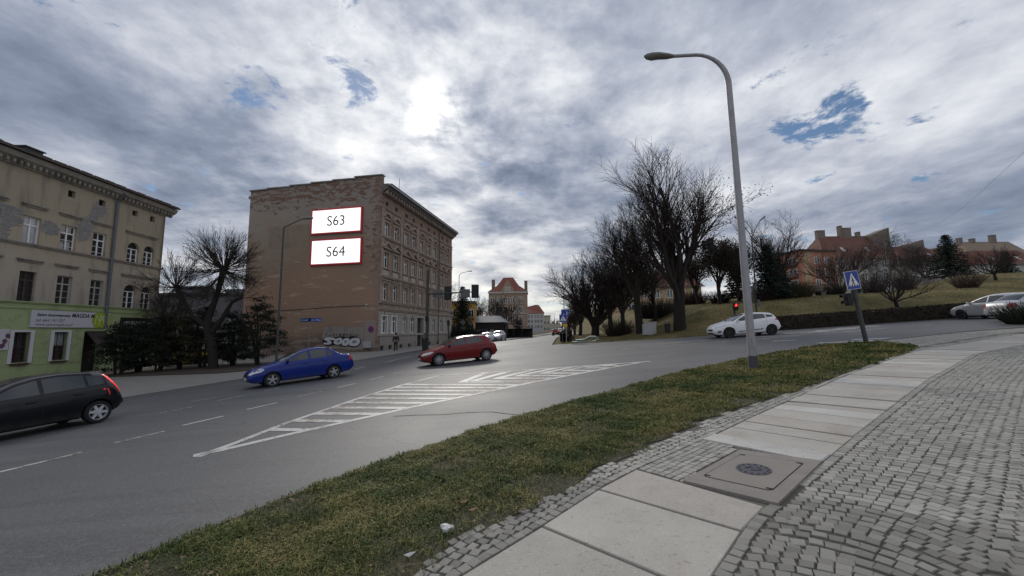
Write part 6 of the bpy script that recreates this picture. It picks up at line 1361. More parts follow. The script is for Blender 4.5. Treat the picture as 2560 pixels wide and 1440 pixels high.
# litter on the verge and the far post
LIT_ = M('paper_scrap', (.55, .54, .53), .8, .1, 9); p_ = gp(1116, 1328); q_ = MB(); ring = smooth_loop([(.085*math.cos(a)*random.uniform(.4, 1.1), .062*math.sin(a)*random.uniform(.4, 1.1)) for a in np.arange(0, 6.28, .5)], 1)
n_ = len(ring); q_.add([(p_[0], p_[1], p_[2]+.05)]+[(p_[0]+x, p_[1]+y, p_[2]+.035+random.uniform(-.008, .012)) for x, y in ring]+[(p_[0]+x*.95, p_[1]+y*.95, p_[2]+.012) for x, y in ring], [(0, 1+i, 1+(i+1) % n_) for i in range(n_)]+[(1+i, 1+n_+i, 1+n_+(i+1) % n_, 1+(i+1) % n_) for i in range(n_)]); tag(q_.obj('paper_scrap', LIT_), 'torn white scrap lying on the bare soil of the verge', 'litter')
for k, (px, py, lab) in enumerate(((1183, 1288, 'dry brown leaf on the verge just above the white scrap'), (1160, 1268, 'pale curled leaf on the verge farthest from the white scrap'), (1024, 1404, 'small white litter fragment at the lower left of the soil patch'))):
    p_ = gp(px, py); q_ = MB(); L = .05; q_.add([(p_[0]-L, p_[1], p_[2]+.05), (p_[0], p_[1]-L*.4, p_[2]+.045), (p_[0]+L, p_[1]+.01, p_[2]+.07), (p_[0], p_[1]+L*.4, p_[2]+.06), (p_[0], p_[1], p_[2]+.035)], [(0, 1, 4), (1, 2, 4), (2, 3, 4), (3, 0, 4)]); tag(q_.obj('fallen_leaf' if k < 2 else 'litter_fragment', M('dry_leaf', (.30, .20, .12), .8, .2) if k < 2 else LIT_), lab, 'leaf' if k < 2 else 'litter')

# ================================================================ buildings further off
def simple_windows(b, xs, zs, w, h_, y, frame=WHITE, glass=GLASS, sgn=-1):
    fm = None
    for z in zs:
        for x in xs:
            if fm is None:
                q_ = MB(); q_.box(-w/2-.08, w/2+.08, -.04, .03, -h_/2-.08, -h_/2); q_.box(-w/2-.08, w/2+.08, -.04, .03, h_/2, h_/2+.08); q_.box(-w/2-.08, -w/2, -.04, .03, -h_/2, h_/2); q_.box(w/2, w/2+.08, -.04, .03, -h_/2, h_/2); q_.box(-.05, .05, -.04, .03, -h_/2, h_/2); fm = q_.mesh('window', frame)
                q_ = MB(); q_.box(-w/2, w/2, -.015, .01, -h_/2, h_/2); pm_ = q_.mesh('pane', glass)
            o = link('window', fm, b); o.location = (x, y, z); link('pane', pm_, o)
RTILE = M('red_roof_tile', (.145, .056, .040), .85, .3, .8, 8, .4, 12, dirt=(.10, .05, .04), dscale=.5, damt=.5); RTILE2 = M('brown_roof_tile', (.13, .058, .042), .85, .3, .8, 8, .4, 12); RTILE3 = M('tan_roof_tile', (.20, .155, .115), .85, .25, .8, 8)
GREYW = M('grey_house_render', (.40, .385, .36), .9, .2, .5, 6, dirt=(.18, .17, .16), damt=.5); PINK = M('salmon_render', (.40, .19, .135), .9, .12, .4, 5); CREAMW = M('cream_render', (.42, .31, .19), .9, .12, .4, 5); CHIM = M('old_chimney', (.17, .14, .12), .9, .25, 1.5, 9)
# salmon apartment block with balconies
C = at(2009, 722, 90); zb_ = float(HB(C[0], C[1]))-2; t = thing('apartment_block', 'salmon pink flat-roofed apartment block with balconies behind the park', 'building', (C[0], C[1], zb_), R(10)); Z = at(2009, 627, 90)[2]-zb_
q_ = MB(); q_.box(0, 9.5, 0, 9, 0, Z); q_.obj('wall', PINK, t); q_ = MB(); q_.box(-.5, 9.8, -.5, 9.4, Z+.002, Z+.35); q_.obj('roof', ROOFD, t); q_ = MB(); q_.box(.8, 2.6, -.06, -.002, 0, Z-.05); q_.obj('stair_strip', CREAMW, t)
lv = [at(2009, y, 90)[2]-zb_ for y in (650, 679, 707)]
simple_windows(t, [4.4, 7.2], lv, 1.3, 1.5, -.02)
for z in lv:
    q_ = MB(); q_.box(-.03, .0, 1.2, 3.4, z-1.0, z+.9); o = q_.obj('window', WHITE, t); q_ = MB(); q_.box(-.05, -.031, 1.3, 2.25, z-.9, z+.8); q_.box(-.05, -.031, 2.35, 3.3, z-.9, z+.8); q_.obj('pane', GLASS, o)
    q_ = MB(); q_.box(-1.3, -.002, .9, 3.8, z-1.2, z-1.05); q_.box(-1.3, -1.24, .9, 3.8, z-1.05, z-.2); q_.box(-1.24, -.002, .9, .96, z-1.05, z-.2); q_.obj('balcony', M('balcony_brown', (.10, .07, .065), .8, .2, 3), t)
    q_ = MB(); q_.box(-.03, .0, 5.6, 6.8, z-.6, z+.8); q_.obj('window', GLASS, t)
# terrace of red-roofed houses up the slope
def terrace(name, label, pxs, eave, ridge, D_, roofm, wallm, rot=0.0, party=None, hip=0.0, depth=10, nwin=5, chim=()):
    C = at(pxs[0], eave, D_); x1 = at(pxs[1], eave, D_)[0]; L = x1-C[0]; zb_ = float(HB(C[0], D_))-4; t = thing(name, label, 'house', (C[0], D_, zb_), rot); ze = C[2]-zb_; zr_ = at((pxs[0]+pxs[1])/2, ridge, D_+depth/2)[2]-zb_
    q_ = MB(); q_.box(0, L, 0, depth, 0, ze); q_.obj('wall', wallm, t)
    o_ = .5; hp = hip*L; q_ = MB(); v = [(-o_, -o_, ze-.1), (L+o_, -o_, ze-.1), (L+o_, depth+o_, ze-.1), (-o_, depth+o_, ze-.1), (hp, depth/2, zr_), (L, depth/2, zr_)]
    q_.add(v, [(0, 1, 5, 4), (2, 3, 4, 5), (1, 2, 5), (3, 0, 4), (3, 2, 1, 0)]); rf_ = q_.obj('roof', roofm, t)
    q_ = MB(); q_.box(-o_-.1, L+o_+.1, -o_-.14, -o_-.002, ze-.16, ze-.02); q_.obj('gutter', METAL, t)
    simple_windows(t, [L*(k+.5)/nwin for k in range(nwin)], [ze-1.6, ze-4.6], 1.1, 1.5, -.02)
    for k, (cx, w_, h_) in enumerate(chim):
        q_ = MB(); q_.box(L*cx-w_/2, L*cx+w_/2, depth/2-.5, depth/2+.5, zr_-1.4, zr_+h_); q_.box(L*cx-w_/2-.08, L*cx+w_/2+.08, depth/2-.58, depth/2+.58, zr_+h_+.002, zr_+h_+.14); q_.obj('chimney', CHIM, rf_)
    if party:
        a, b, hl, hr = party; q_ = MB(); q_.prism([(L*a, ze-1), (L*b, ze-1), (L*b, zr_+hr), (L*a, zr_+hl)], 'y', depth*.28, depth*.62); q_.obj('party_wall', CHIM, t)
    for k in range(2 if nwin > 3 else 1):
        u = .35+.4*k; fx_ = .3; y0 = -o_+(depth/2+o_)*fx_; z0 = ze-.1+(zr_-ze+.1)*fx_; dz_ = (zr_-ze+.1)/(depth/2+o_); q_ = MB(); q_.add([(L*u, y0, z0+.06), (L*u+.8, y0, z0+.06), (L*u+.8, y0+1.0, z0+.06+dz_), (L*u, y0+1.0, z0+.06+dz_), (L*u, y0, z0-.1), (L*u+.8, y0, z0-.1), (L*u+.8, y0+1.0, z0-.1+dz_), (L*u, y0+1.0, z0-.1+dz_)], [(0, 1, 2, 3), (0, 4, 5, 1), (1, 5, 6, 2), (2, 6, 7, 3), (3, 7, 4, 0)]); q_.obj('skylight', GLASSB, rf_)
    return t
terrace('terrace_house', 'large hip-roofed house with brown tiles and three chimneys beside the pink block', (2066, 2222), 646, 590, 96, RTILE2, GREYW, 0, (.965, 1.25, -.2, 1.6), .18, 11, 6, ((.22, 2.0, 1.4), (.56, .7, 2.6), (.66, 2.2, 2.0), (.86, .7, .9)))
terrace('terrace_house', 'grey house with rusty orange roof left of the spruce on the hill', (2262, 2366), 651, 616, 97, RTILE, GREYW, 0, (.42, .80, .2, 1.4), .0, 10, 4, ())
terrace('terrace_house', 'house with orange roof and slanted party wall right of the spruce', (2368, 2450), 655, 622, 98, RTILE, GREYW, 0, (.30, .75, .2, 1.0), .0, 10, 3, ())
terrace('terrace_house', 'tan-roofed house with red lean-to at the right end of the terrace', (2452, 2600), 652, 604, 104, RTILE3, GREYW, 0, None, .12, 12, 4, ((.12, .9, 1.0), (.35, .9, .8), (.72, 1.2, 1.8)))
terrace('terrace_house', 'low red-roofed house in front of the tan-roofed one', (2440, 2600), 660, 626, 95, RTILE, GREYW, 0, None, .2, 8, 4, ())
terrace('park_house', 'red-roofed house glimpsed between the bare trunks on the right', (1560, 1760), 715, 682, 78, RTILE2, CREAMW, R(4), None, .1, 9, 6, ())
p_ = at(2335, 700, 62); t = thing('retaining_wall', 'pale low retaining wall on the slope below the spruce', 'wall', (p_[0], p_[1], float(HB(p_[0], p_[1]))), R(8)); q_ = MB(); q_.box(-3.0, 2.2, 0, .35, -1.0, .95); q_.obj('wall', PALE, t); q_ = MB(); q_.box(-3.1, 2.3, -.06, .41, .952, 1.05); q_.obj('coping', M('wall_coping', (.09, .085, .08), .9, .2), t)
# centre distance -------------------------------------------------------------------------
D_ = 147; C = at(1222, 838, D_); x1 = at(1319, 838, D_)[0]; L = x1-C[0]; t = thing('school_building', 'tall ochre building with steep red hipped roof and dormer gable up the street', 'building', (C[0], D_, -.4), R(-3)); ze = at(1270, 729, D_)[2]+.4; zr_ = at(1270, 695, D_+7)[2]+.4; OCH = M('ochre_render', (.30, .215, .155), .9, .15, .4, 4, dirt=(.24, .19, .15), damt=.5)
q_ = MB(); q_.box(0, L, 0, 14, 0, ze); q_.obj('wall', OCH, t); m1 = ze+(zr_-ze)*.42; q_ = MB(); v = [(-.3, -.3, ze), (L+.3, -.3, ze), (L+.3, 14.3, ze), (-.3, 14.3, ze), (L*.20, 3, m1), (L*.78, 3, m1), (L*.78, 11, m1), (L*.20, 11, m1), (L*.36, 6, zr_), (L*.62, 6, zr_), (L*.62, 8, zr_), (L*.36, 8, zr_)]
q_.add(v, [(0, 1, 5, 4), (1, 2, 6, 5), (2, 3, 7, 6), (3, 0, 4, 7), (4, 5, 9, 8), (5, 6, 10, 9), (6, 7, 11, 10), (7, 4, 8, 11), (8, 9, 10, 11), (3, 2, 1, 0)]); RBR = M('bright_red_tile', (.19, .066, .046), .8, .2, .7, 8); rf_ = q_.obj('roof', RBR, t)
q_ = MB(); q_.prism([(L*.34, ze-.2), (L*.66, ze-.2), (L*.66, ze+.8), (L*.50, ze+4.6), (L*.34, ze+.8)], 'y', -.35, 2.5); dg = q_.obj('dormer_gable', OCH, t); simple_windows(dg, [L*.46, L*.54], [ze+1.0], .6, 1.2, -.37)
for cx, h_ in ((.10, 3.2), (.97, 2.6)): q_ = MB(); q_.box(L*cx-.6, L*cx+.6, 3, 4.2, ze, ze+(zr_-ze)*.3+h_); q_.obj('chimney', CHIM, rf_)
simple_windows(t, [L*u for u in (.10, .27, .44, .62, .84)], [at(1270, y, D_)[2]+.4 for y in (751, 774, 798)], 1.3, 2.3, -.03); q_ = MB(); q_.box(-.1, L+.1, -.25, -.002, at(1270, 786, D_)[2]+.4, at(1270, 784, D_)[2]+.4); q_.obj('string_course', CREAM, t); q_ = MB(); q_.box(-.2, L+.2, -.4, -.003, ze-.7, ze-.05); q_.obj('cornice', CREAM, t)
D_ = 185; C = at(1318, 834, D_); L = at(1361, 834, D_)[0]-C[0]; t = thing('office_building', 'white building with red roof beyond the ochre building', 'building', (C[0], D_, -.4), 0); ze = at(1340, 783, D_)[2]+.4; zr_ = at(1340, 762, D_+5)[2]+.4; WW = M('white_render', (.42, .42, .44), .9, .1, .4, 4); q_ = MB(); q_.box(0, L, 0, 12, 0, ze); q_.obj('wall', WW, t); q_ = MB(); q_.add([(-.3, -.3, ze), (L+.3, -.3, ze), (L+.3, 12.3, ze), (-.3, 12.3, ze), (L*.0, 6, zr_-1), (L*.55, 5, zr_), (L*.75, 6, zr_)], [(0, 1, 6, 5, 4), (1, 2, 6), (2, 3, 4, 5, 6), (3, 0, 4)]); q_.obj('roof', RBR, t); simple_windows(t, [L*u for u in (.12, .28, .5, .66, .84)], [at(1340, y, D_)[2]+.4 for y in (791, 803, 816)], .9, 1.6, -.03)
D_ = 215; C = at(1359, 834, D_); L = at(1402, 834, D_)[0]-C[0]; t = thing('distant_house', 'pale cream house at the end of the main street', 'building', (C[0], D_, -.5), 0); ze = at(1370, 797, D_)[2]+.5; q_ = MB(); q_.box(0, L*.42, 0, 9, 0, ze+1.5); q_.box(L*.421, L, 0, 9, 0, ze-2.5); q_.obj('wall', M('pale_cream', (.40, .37, .30), .9, .12, .4, 4), t); q_ = MB(); q_.box(-.3, L*.44, -.3, 9.3, ze+1.502, ze+1.9); q_.obj('roof', GREYD, t); simple_windows(t, [L*u for u in (.1, .28, .6, .8)], [ze-.5-1.6, ze-5.5], 1.0, 1.6, -.03)
D_ = 80; C = at(1118, 842, D_); L = at(1187, 842, D_)[0]-C[0]; t = thing('yellow_house', 'plain mustard yellow building behind the spruce', 'building', (C[0], D_, -.4), R(3)); ze = at(1150, 757, D_)[2]+.4; q_ = MB(); q_.box(0, L, 0, 9, 0, ze); q_.obj('wall', M('mustard_render', (.40, .235, .06), .9, .12, .4, 4), t); q_ = MB(); q_.box(-.3, L+.2, -.3, 9.2, ze+.002, ze+.35); q_.obj('roof', GREYD, t); simple_windows(t, [L*.2, L*.86], [ze-2.2, ze-5.0], 1.0, 1.4, -.03)
D_ = 84; C = at(1182, 846, D_); L = at(1262, 846, D_)[0]-C[0]; t = thing('dark_pavilion', 'low dark pavilion with pale roof and glazed canopy by the far pavement', 'building', (C[0], D_, -.2), R(-8)); ze = at(1220, 806, D_)[2]+.2; BKW = M('pavilion_dark', (.022, .02, .022), .8, .2, 1, 6); q_ = MB(); q_.box(0, L, 0, 6, 0, ze); q_.obj('wall', BKW, t); q_ = MB(); q_.add([(-.3, -.4, ze), (L+.3, -.4, ze), (L+.3, 6, ze), (-.3, 6, ze), (0, 3, ze+1.5), (L*.8, 3, ze+1.5)], [(0, 1, 5, 4), (1, 2, 5), (2, 3, 4, 5), (3, 0, 4)]); q_.obj('roof', M('pavilion_roof', (.22, .22, .23), .7, .15, 1, 6), t)
q_ = MB(); q_.add([(L+.1, -1, ze-.3), (L+6.0, -1.5, ze-1.4), (L+6.0, 2.5, ze-1.4), (L+.1, 3, ze-.3), (L+.1, -1, ze-.15), (L+6.0, -1.5, ze-1.25), (L+6.0, 2.5, ze-1.25), (L+.1, 3, ze-.15)], [(0, 1, 2, 3), (7, 6, 5, 4), (0, 4, 5, 1), (1, 5, 6, 2), (2, 6, 7, 3), (3, 7, 4, 0)]); q_.obj('canopy', ROOFD, t)
for k in range(4): q_ = MB(); q_.tube([(L+.4+k*1.75, -1.1, 0), (L+.4+k*1.75, -1.1, ze-.4-k*.3)], .07, 6); q_.obj('post', BKW, t)
q_ = MB(); q_.box(L+.2, L+5.8, 2.6, 2.7, 0, ze-1.4); q_.obj('back_wall', BKW, t); simple_windows(t, [1.6, 4.2], [1.8], .5, .8, -.03)
# railing and hedge by the far pavement
t = thing('boundary_wall', 'dark hedge-topped wall along the far pavement beside the spruce', 'wall', (at(1128, 850, 62)[0], 62, 0), R(-12)); q_ = MB(); q_.box(0, 5.8, 0, .4, -.3, 1.9); q_.obj('wall', BKW, t); q_ = MB(); q_.box(-.1, 5.9, -.08, .48, 1.902, 2.02); q_.obj('coping', GREYD, t)

# ================================================================ vegetation
BARK = M('bark_dark', (.020, .0165, .0135), .95, .3, 6, 30, .6, 25); TWIG = M('twig_brown', (.034, .026, .022), .95, .2, 3); TWIGR = M('twig_reddish', (.055, .034, .027), .95, .2, 3); BIRCH = M('birch_bark', (.30, .29, .27), .9, .5, 5, 12); TWIGF = M('twig_far', (.060, .050, .045), .95, .15, 2)
EVER = M('evergreen_dark', (.010, .016, .008), .9, .35, 2, 12); SPRU = M('spruce_needles', (.013, .024, .016), .9, .35, 2, 12); DEADL = M('dead_leaf_clumps', (.028, .022, .013), .9, .3, 3); OLIVE = M('olive_bush', (.045, .040, .018), .9, .3, 2, 12)
def tree_segs(seed, P, p0=(0, 0, 0), d0=(0, 0, 1)):
    rg = random.Random(seed); out = []; tips = []; up_ = np.array([0, 0, 1.0])
    def grow(p, d, L, r, lv):
        n = P['seg'][lv]; r1 = r*P['tap'][lv]; pts = [(p, d, r)]
        for i in range(n):
            w = np.array([rg.gauss(0, 1), rg.gauss(0, 1), rg.gauss(0, 1)])*P['wig'][lv]; d = d+w+up_*P['trop'][lv]; d = d/np.linalg.norm(d); q_ = p+d*(L/n)
            ra = r+(r1-r)*i/n; rb = r+(r1-r)*(i+1)/n; out.append((p, q_, ra, rb, lv)); p = q_; pts.append((p, d, rb))
        if lv+1 >= len(P['seg']): tips.append(p); return
        k = P['n'][lv]; k = max(1, int(round(k*rg.uniform(.8, 1.2)))); a0 = rg.random()*6.28
        for j in range(k):
            f = P['frm'][lv]+(1-P['frm'][lv])*(j+rg.random()*.8)/k; f = min(f, .999); i = int(f*n); u = f*n-i; pp, dd_, rr_ = pts[i]; pq = pts[min(i+1, n)]; pos = pp+(pq[0]-pp)*u
            an = P['ang'][lv]*rg.uniform(.6, 1.25); az = a0+j*2.4+rg.gauss(0, .3); e1 = np.cross(dd_, [0.3, .9, .1]); e1 = e1/np.linalg.norm(e1); e2 = np.cross(dd_, e1)
            nd = dd_*math.cos(an)+(e1*math.cos(az)+e2*math.sin(az))*math.sin(an); L2 = P['L'][lv+1]*rg.uniform(.6, 1.15)*(1.15-.45*f if lv else 1); grow(pos, nd, L2, max(min((rr_+(pq[2]-rr_)*u)*P['rr'][lv], P['rmax'][lv+1]), P['rmin']), lv+1)
        if lv == 0 or P.get('cont', 1):
            pass
    grow(np.array(p0, float), np.array(d0, float), P['L'][0], P['r0'], 0)
    return out, tips
def seg_mesh(name, segs, mat, sides, parent):
    if not segs: return None
    A = np.array([s_[0] for s_ in segs]); B = np.array([s_[1] for s_ in segs]); ra = np.array([s_[2] for s_ in segs]); rb = np.array([s_[3] for s_ in segs]); lv = np.array([s_[4] for s_ in segs]); V = []; Fq = []; base = 0
    for l in np.unique(lv):
        k = lv == l; n = sides[min(l, len(sides)-1)]; a, b = A[k], B[k]; d = b-a; d = d/np.maximum(np.linalg.norm(d, axis=1, keepdims=True), 1e-9); rf_ = np.where(np.abs(d[:, 2:3]) > .9, np.array([[1.0, 0, 0]]), np.array([[0, 0, 1.0]])); e1 = np.cross(d, rf_); e1 /= np.linalg.norm(e1, axis=1, keepdims=True); e2 = np.cross(d, e1)
        th_ = np.arange(n)*2*np.pi/n; ring = e1[:, None]*np.cos(th_)[None, :, None]+e2[:, None]*np.sin(th_)[None, :, None]
        va = a[:, None]+ring*ra[k][:, None, None]; vb = b[:, None]+d[:, None]*.0+ring*rb[k][:, None, None]; v = np.concatenate([va, vb], 1); m_ = len(a); V.append(v.reshape(-1, 3))
        o = base+np.arange(m_)[:, None]*2*n; j = np.arange(n)[None]; j2 = (np.arange(n)+1)[None] % n; Fq.append(np.stack([o+j, o+j2, o+n+j2, o+n+j], 2).reshape(-1, 4)); base += m_*2*n
    return link(name, np_mesh(name, np.concatenate(V), np.concatenate(Fq), mat, True), parent)
def leaf_mesh(name, ctr, size, mat, parent, n_each, spread, flat=.7, seed=1):
    rg = np.random.default_rng(seed); ctr = np.asarray(ctr, float); c = np.repeat(ctr, n_each, 0); n = len(c); c = c+rg.normal(0, 1, (n, 3))*np.array([spread, spread, spread*flat]); u = rg.normal(0, 1, (n, 3)); u /= np.linalg.norm(u, axis=1, keepdims=True); w = np.cross(u, rg.normal(0, 1, (n, 3))); w /= np.linalg.norm(w, axis=1, keepdims=True); s_ = size*rg.uniform(.5, 1.5, (n, 1))
    v = np.stack([c-u*s_, c+w*s_*.55, c+u*s_, c-w*s_*.55], 1).reshape(-1, 3); b = np.arange(n)*4; return link(name, np_mesh(name, v, np.stack([b, b+1, b+2, b+3], 1), mat), parent)
def bare_tree(label, loc, P, seed, group=None, twig=TWIG, bark=BARK, d0=(0, 0, 1), leaves=None, name='bare_tree'):
    t = thing(name, label, 'tree', loc, 0, group); sg, tips = tree_segs(seed, P, (0, 0, -.4), d0); tr = [s_ for s_ in sg if s_[4] == 0]
    seg_mesh('trunk', tr, bark, [10], t); seg_mesh('crown', [s_ for s_ in sg if s_[4] > 0], twig, [8, 6, 5, 3, 3, 3], t)
    if leaves:
        fn, n_each, size, spread, mat = leaves; c = [p for p in tips if fn(p)]
        if c: leaf_mesh('leaf_clumps', c, size, mat, t, n_each, spread, .8, seed)
    return t
PB = dict(L=[4.6, 6.0, 3.6, 1.9, 1.0], seg=[5, 7, 5, 4, 3], n=[7, 8, 7, 5], ang=[.50, .70, .65, .6], wig=[.05, .13, .13, .14, .15], trop=[.02, .075, .09, .10, .05], frm=[.62, .25, .2, .15], rr=[.62, .55, .55, .6], rmax=[9, .28, .10, .035, .016], tap=[.72, .30, .30, .35, .4], r0=.62, rmin=.011)
def PS(base, k, **kw):
    P = dict(base); P['L'] = [a*k for a in base['L']]; P['r0'] = base['r0']*k; P['rmax'] = [a*k for a in base['rmax']]; P.update(kw); return P
def hb(p): return (p[0], p[1], float(HB(p[0], p[1])))
# big bare trees on the right
p_ = gp(1702, 832, HB); bare_tree('largest bare tree with thick forked trunk behind the signal mast', hb(p_+np.array([.6, 1.5, 0])), PS(PB, 1.10, r0=.52, n=[10, 9, 8, 6], L=[4.6, 8.8, 4.4, 2.6, 1.3], ang=[.50, .55, .48, .5], frm=[.55, .22, .15, .1], rmin=.013, trop=[.02, .10, .10, .10, .06]), 19, 'bare trees at the junction', leaves=(lambda p: p[0] > 1.2 and p[2] < 12.0, 3, .06, .20, DEADL))
p_ = at(1600, 815, 36.5); bare_tree('tall bare tree with twin leaning trunk left of the largest tree', hb(p_), PS(PB, .98, r0=.38, n=[8, 9, 8, 6], rmin=.013, ang=[.42, .6, .55, .55]), 23, 'bare trees at the junction', d0=(-.18, 0, 1), leaves=(lambda p: p[2] < 7.0, 2, .06, .22, DEADL))
p_ = at(1560, 812, 40); bare_tree('slender bare tree just left of the twin-trunk tree', hb(p_), PS(PB, .74, r0=.25, n=[8, 8, 7, 6], rmin=.013), 31, 'bare trees at the junction', d0=(-.1, 0, 1), leaves=(lambda p: p[2] < 4, 2, .06, .25, DEADL))
p_ = at(1640, 815, 42); bare_tree('thin bare tree between the twin-trunk and largest trees', hb(p_), PS(PB, .70, r0=.22), 37, 'bare trees at the junction', leaves=(lambda p: p[2] < 4, 2, .06, .25, DEADL))
p_ = at(1488, 833, 44); bare_tree('bushy bare tree with broom-like shoots at the pavement end', hb(p_), PS(PB, .70, r0=.50, L=[2.2, 5.4, 3.4, 1.9, 1.0], n=[14, 9, 7, 6], ang=[.85, .5, .5, .5], frm=[.35, .2, .2, .2]), 41, 'bare trees at the junction')
p_ = at(1530, 822, 42); bare_tree('leaning bare tree between the bushy and the slender trees', hb(p_), PS(PB, .84, r0=.28, n=[8, 8, 7, 6], rmin=.014), 39, 'bare trees at the junction', d0=(-.12, 0, 1))
p_ = at(1450, 835, 58); bare_tree('smaller bare tree behind the lane signs', hb(p_), PS(PB, .55, r0=.3, rmin=.018), 43, 'bare trees at the junction')
p_ = at(1930, 735, 42); bare_tree('fan-shaped bare tree behind the pale lamp post', hb(p_), PS(PB, .72, r0=.25, L=[1.4, 5.6, 3.2, 1.8, .9], n=[10, 8, 6, 4], ang=[.55, .4, .45, .5], rmin=.014), 47, 'bare trees in the park')
p_ = at(1800, 750, 41); bare_tree('ivy-dark bare tree right of the largest tree', hb(p_), PS(PB, .62, r0=.22, rmin=.014), 53, 'bare trees in the park', leaves=(lambda p: p[2] < 7, 3, .08, .35, DEADL))
p_ = at(1850, 748, 44); bare_tree('dense dark bare tree directly left of the pale lamp post', hb(p_), PS(PB, .60, r0=.22, rmin=.014), 59, 'bare trees in the park', leaves=(lambda p: p[2] < 7, 3, .08, .35, DEADL))
p_ = at(1745, 752, 47); bare_tree('thin dark bare tree behind the largest tree', hb(p_), PS(PB, .52, r0=.2, rmin=.014), 61, 'bare trees in the park', leaves=(lambda p: p[2] < 5, 2, .07, .3, DEADL))
p_ = at(2105, 722, 60); bare_tree('wide reddish bare tree in front of the pink block', hb(p_), PS(PB, .74, r0=.25, L=[.9, 5.4, 3.4, 1.9, 1.0], n=[11, 8, 6, 4], ang=[.75, .45, .45, .5], rmin=.018, trop=[.02, .05, .06, .06, .04]), 67, 'bare trees in the park', TWIGR)
p_ = at(2320, 690, 64); bare_tree('small bare tree left of the spruce on the hill', hb(p_), PS(PB, .66, r0=.2, L=[1.5, 4.2, 2.8, 1.6, .9], rmin=.02), 71, 'bare trees in the park', TWIGF)
for k, (px, D_, lab, s_) in enumerate(((2190, 70, 'leftmost slim birch in front of the terrace', .8), (2232, 68, 'tallest drooping birch in front of the terrace', 1.0), (2255, 74, 'rightmost birch in front of the terrace', .95))):
    p_ = at(px, 700, D_); P = PS(PB, s_, L=[9.5*s_, 2.6, 1.6, 1.1], seg=[9, 5, 4, 4], n=[20, 7, 5], ang=[.75, .6, .6], wig=[.03, .08, .1, .1], trop=[.01, .03, -.10, -.22], frm=[.35, .2, .2], rr=[.4, .5, .5], rmax=[9, .05, .025, .02], tap=[.25, .4, .5, .6], r0=.14, rmin=.017); bare_tree(lab, hb(p_), P, 80+k, 'birches on the hill', TWIGF, BIRCH, name='birch_tree')
for k, (px, py, D_, lab, h_) in enumerate(((2247, 776, 29.5, 'umbrella-shaped small tree behind the hedge right of the crossing sign', 1.55), (2492, 716, 40, 'umbrella-shaped small tree above the silver car', 1.1))):
    p_ = at(px, py, D_); P = PS(PB, .5, L=[h_, 2.0, 1.5, .9, .5], n=[9, 6, 5, 4], ang=[1.25, .6, .5, .5], frm=[.88, .3, .2, .2], trop=[0, .13, .14, .12, .06], r0=.16, rmax=[9, .07, .03, .014, .009], rmin=.008); bare_tree(lab, hb(p_), P, 90+k, 'umbrella trees on the bank', name='umbrella_tree')
for k, (px, D_, h_, lab) in enumerate(((2120, 112, .75, 'bare treetop behind the chimneys of the hip-roofed house'), (2300, 118, .9, 'bare treetop above the orange roof'), (2050, 108, .5, 'bare treetop over the pink block roof'))):
    p_ = at(px, 650, D_); bare_tree(lab, hb(p_), PS(PB, h_*1.05, r0=.3, rmin=.03, n=[6, 6, 5, 4]), 100+k, 'bare treetops beyond the terrace', TWIGF)
# along the main street
for k, (px, py, D_, s_, lab) in enumerate(((1205, 842, 96, 1.08, 'bare tree left of the ochre building'), (1256, 842, 92, 1.0, 'bare tree in front of the ochre building wall'), (1180, 842, 105, .95, 'bare tree behind the mustard building'), (1297, 840, 110, .55, 'small dark bare tree before the ochre archway'), (1420, 838, 92, .55, 'bare tree above the median hedge'), (1437, 838, 76, .52, 'bare tree at the end of the median hedge'))):
    p_ = at(px, py, D_); bare_tree(lab, (p_[0], p_[1], float(H(p_[0], p_[1]))), PS(PB, s_, r0=.3, rmin=.028, n=[7, 7, 5, 4], L=[3.2*s_, 5.6*s_, 3.4*s_, 1.9*s_, 1.0*s_]), 120+k, 'bare trees along the main street', TWIG)
p_ = at(1075, 850, 66); bare_tree('bare tree whose top shows above the tenement roof', (p_[0]-6.5, p_[1]+4, 0), PS(PB, 1.62, r0=.4, rmin=.022, n=[6, 7, 5, 4]), 131, twig=TWIGF)
p_ = at(1148, 850, 74); bare_tree('bare tree reaching out past the right end of the tenement', (p_[0]-2.5, p_[1], 0), PS(PB, 1.05, r0=.3, rmin=.022, n=[6, 6, 5, 4]), 133, twig=TWIGF)
# pollarded tree and neighbours on the left
D_ = 27.5; b_ = at(535, 925, D_); z_ = float(H(b_[0], b_[1]))+.1; t = thing('pollarded_tree', 'pollarded tree with thick leaning trunk and starburst of bare shoots', 'tree', (b_[0], b_[1], z_)); L_ = lambda px, py, dy=0: np.array([at(px, py, D_)[0]-b_[0], dy, at(px, py, D_)[2]-z_])
def limb(pts, radii, lv=0): return [(np.array(a), np.array(b), ra, rb, lv) for a, b, ra, rb in zip(pts[:-1], pts[1:], radii[:-1], radii[1:])]
tr = limb([L_(535, 940), L_(530, 870), L_(518, 820), L_(522, 790)], [.32, .27, .25, .22])+limb([L_(520, 800), L_(538, 750), L_(550, 710), L_(560, 672), L_(562, 664)], [.21, .18, .18, .23, .20])+limb([L_(515, 815), L_(480, 790), L_(462, 755), L_(445, 725), L_(436, 712)], [.18, .14, .12, .11, .10])+limb([L_(530, 830), L_(560, 790), L_(580, 755), L_(605, 745)], [.20, .15, .11, .08])
cr = []; rg = random.Random(5)
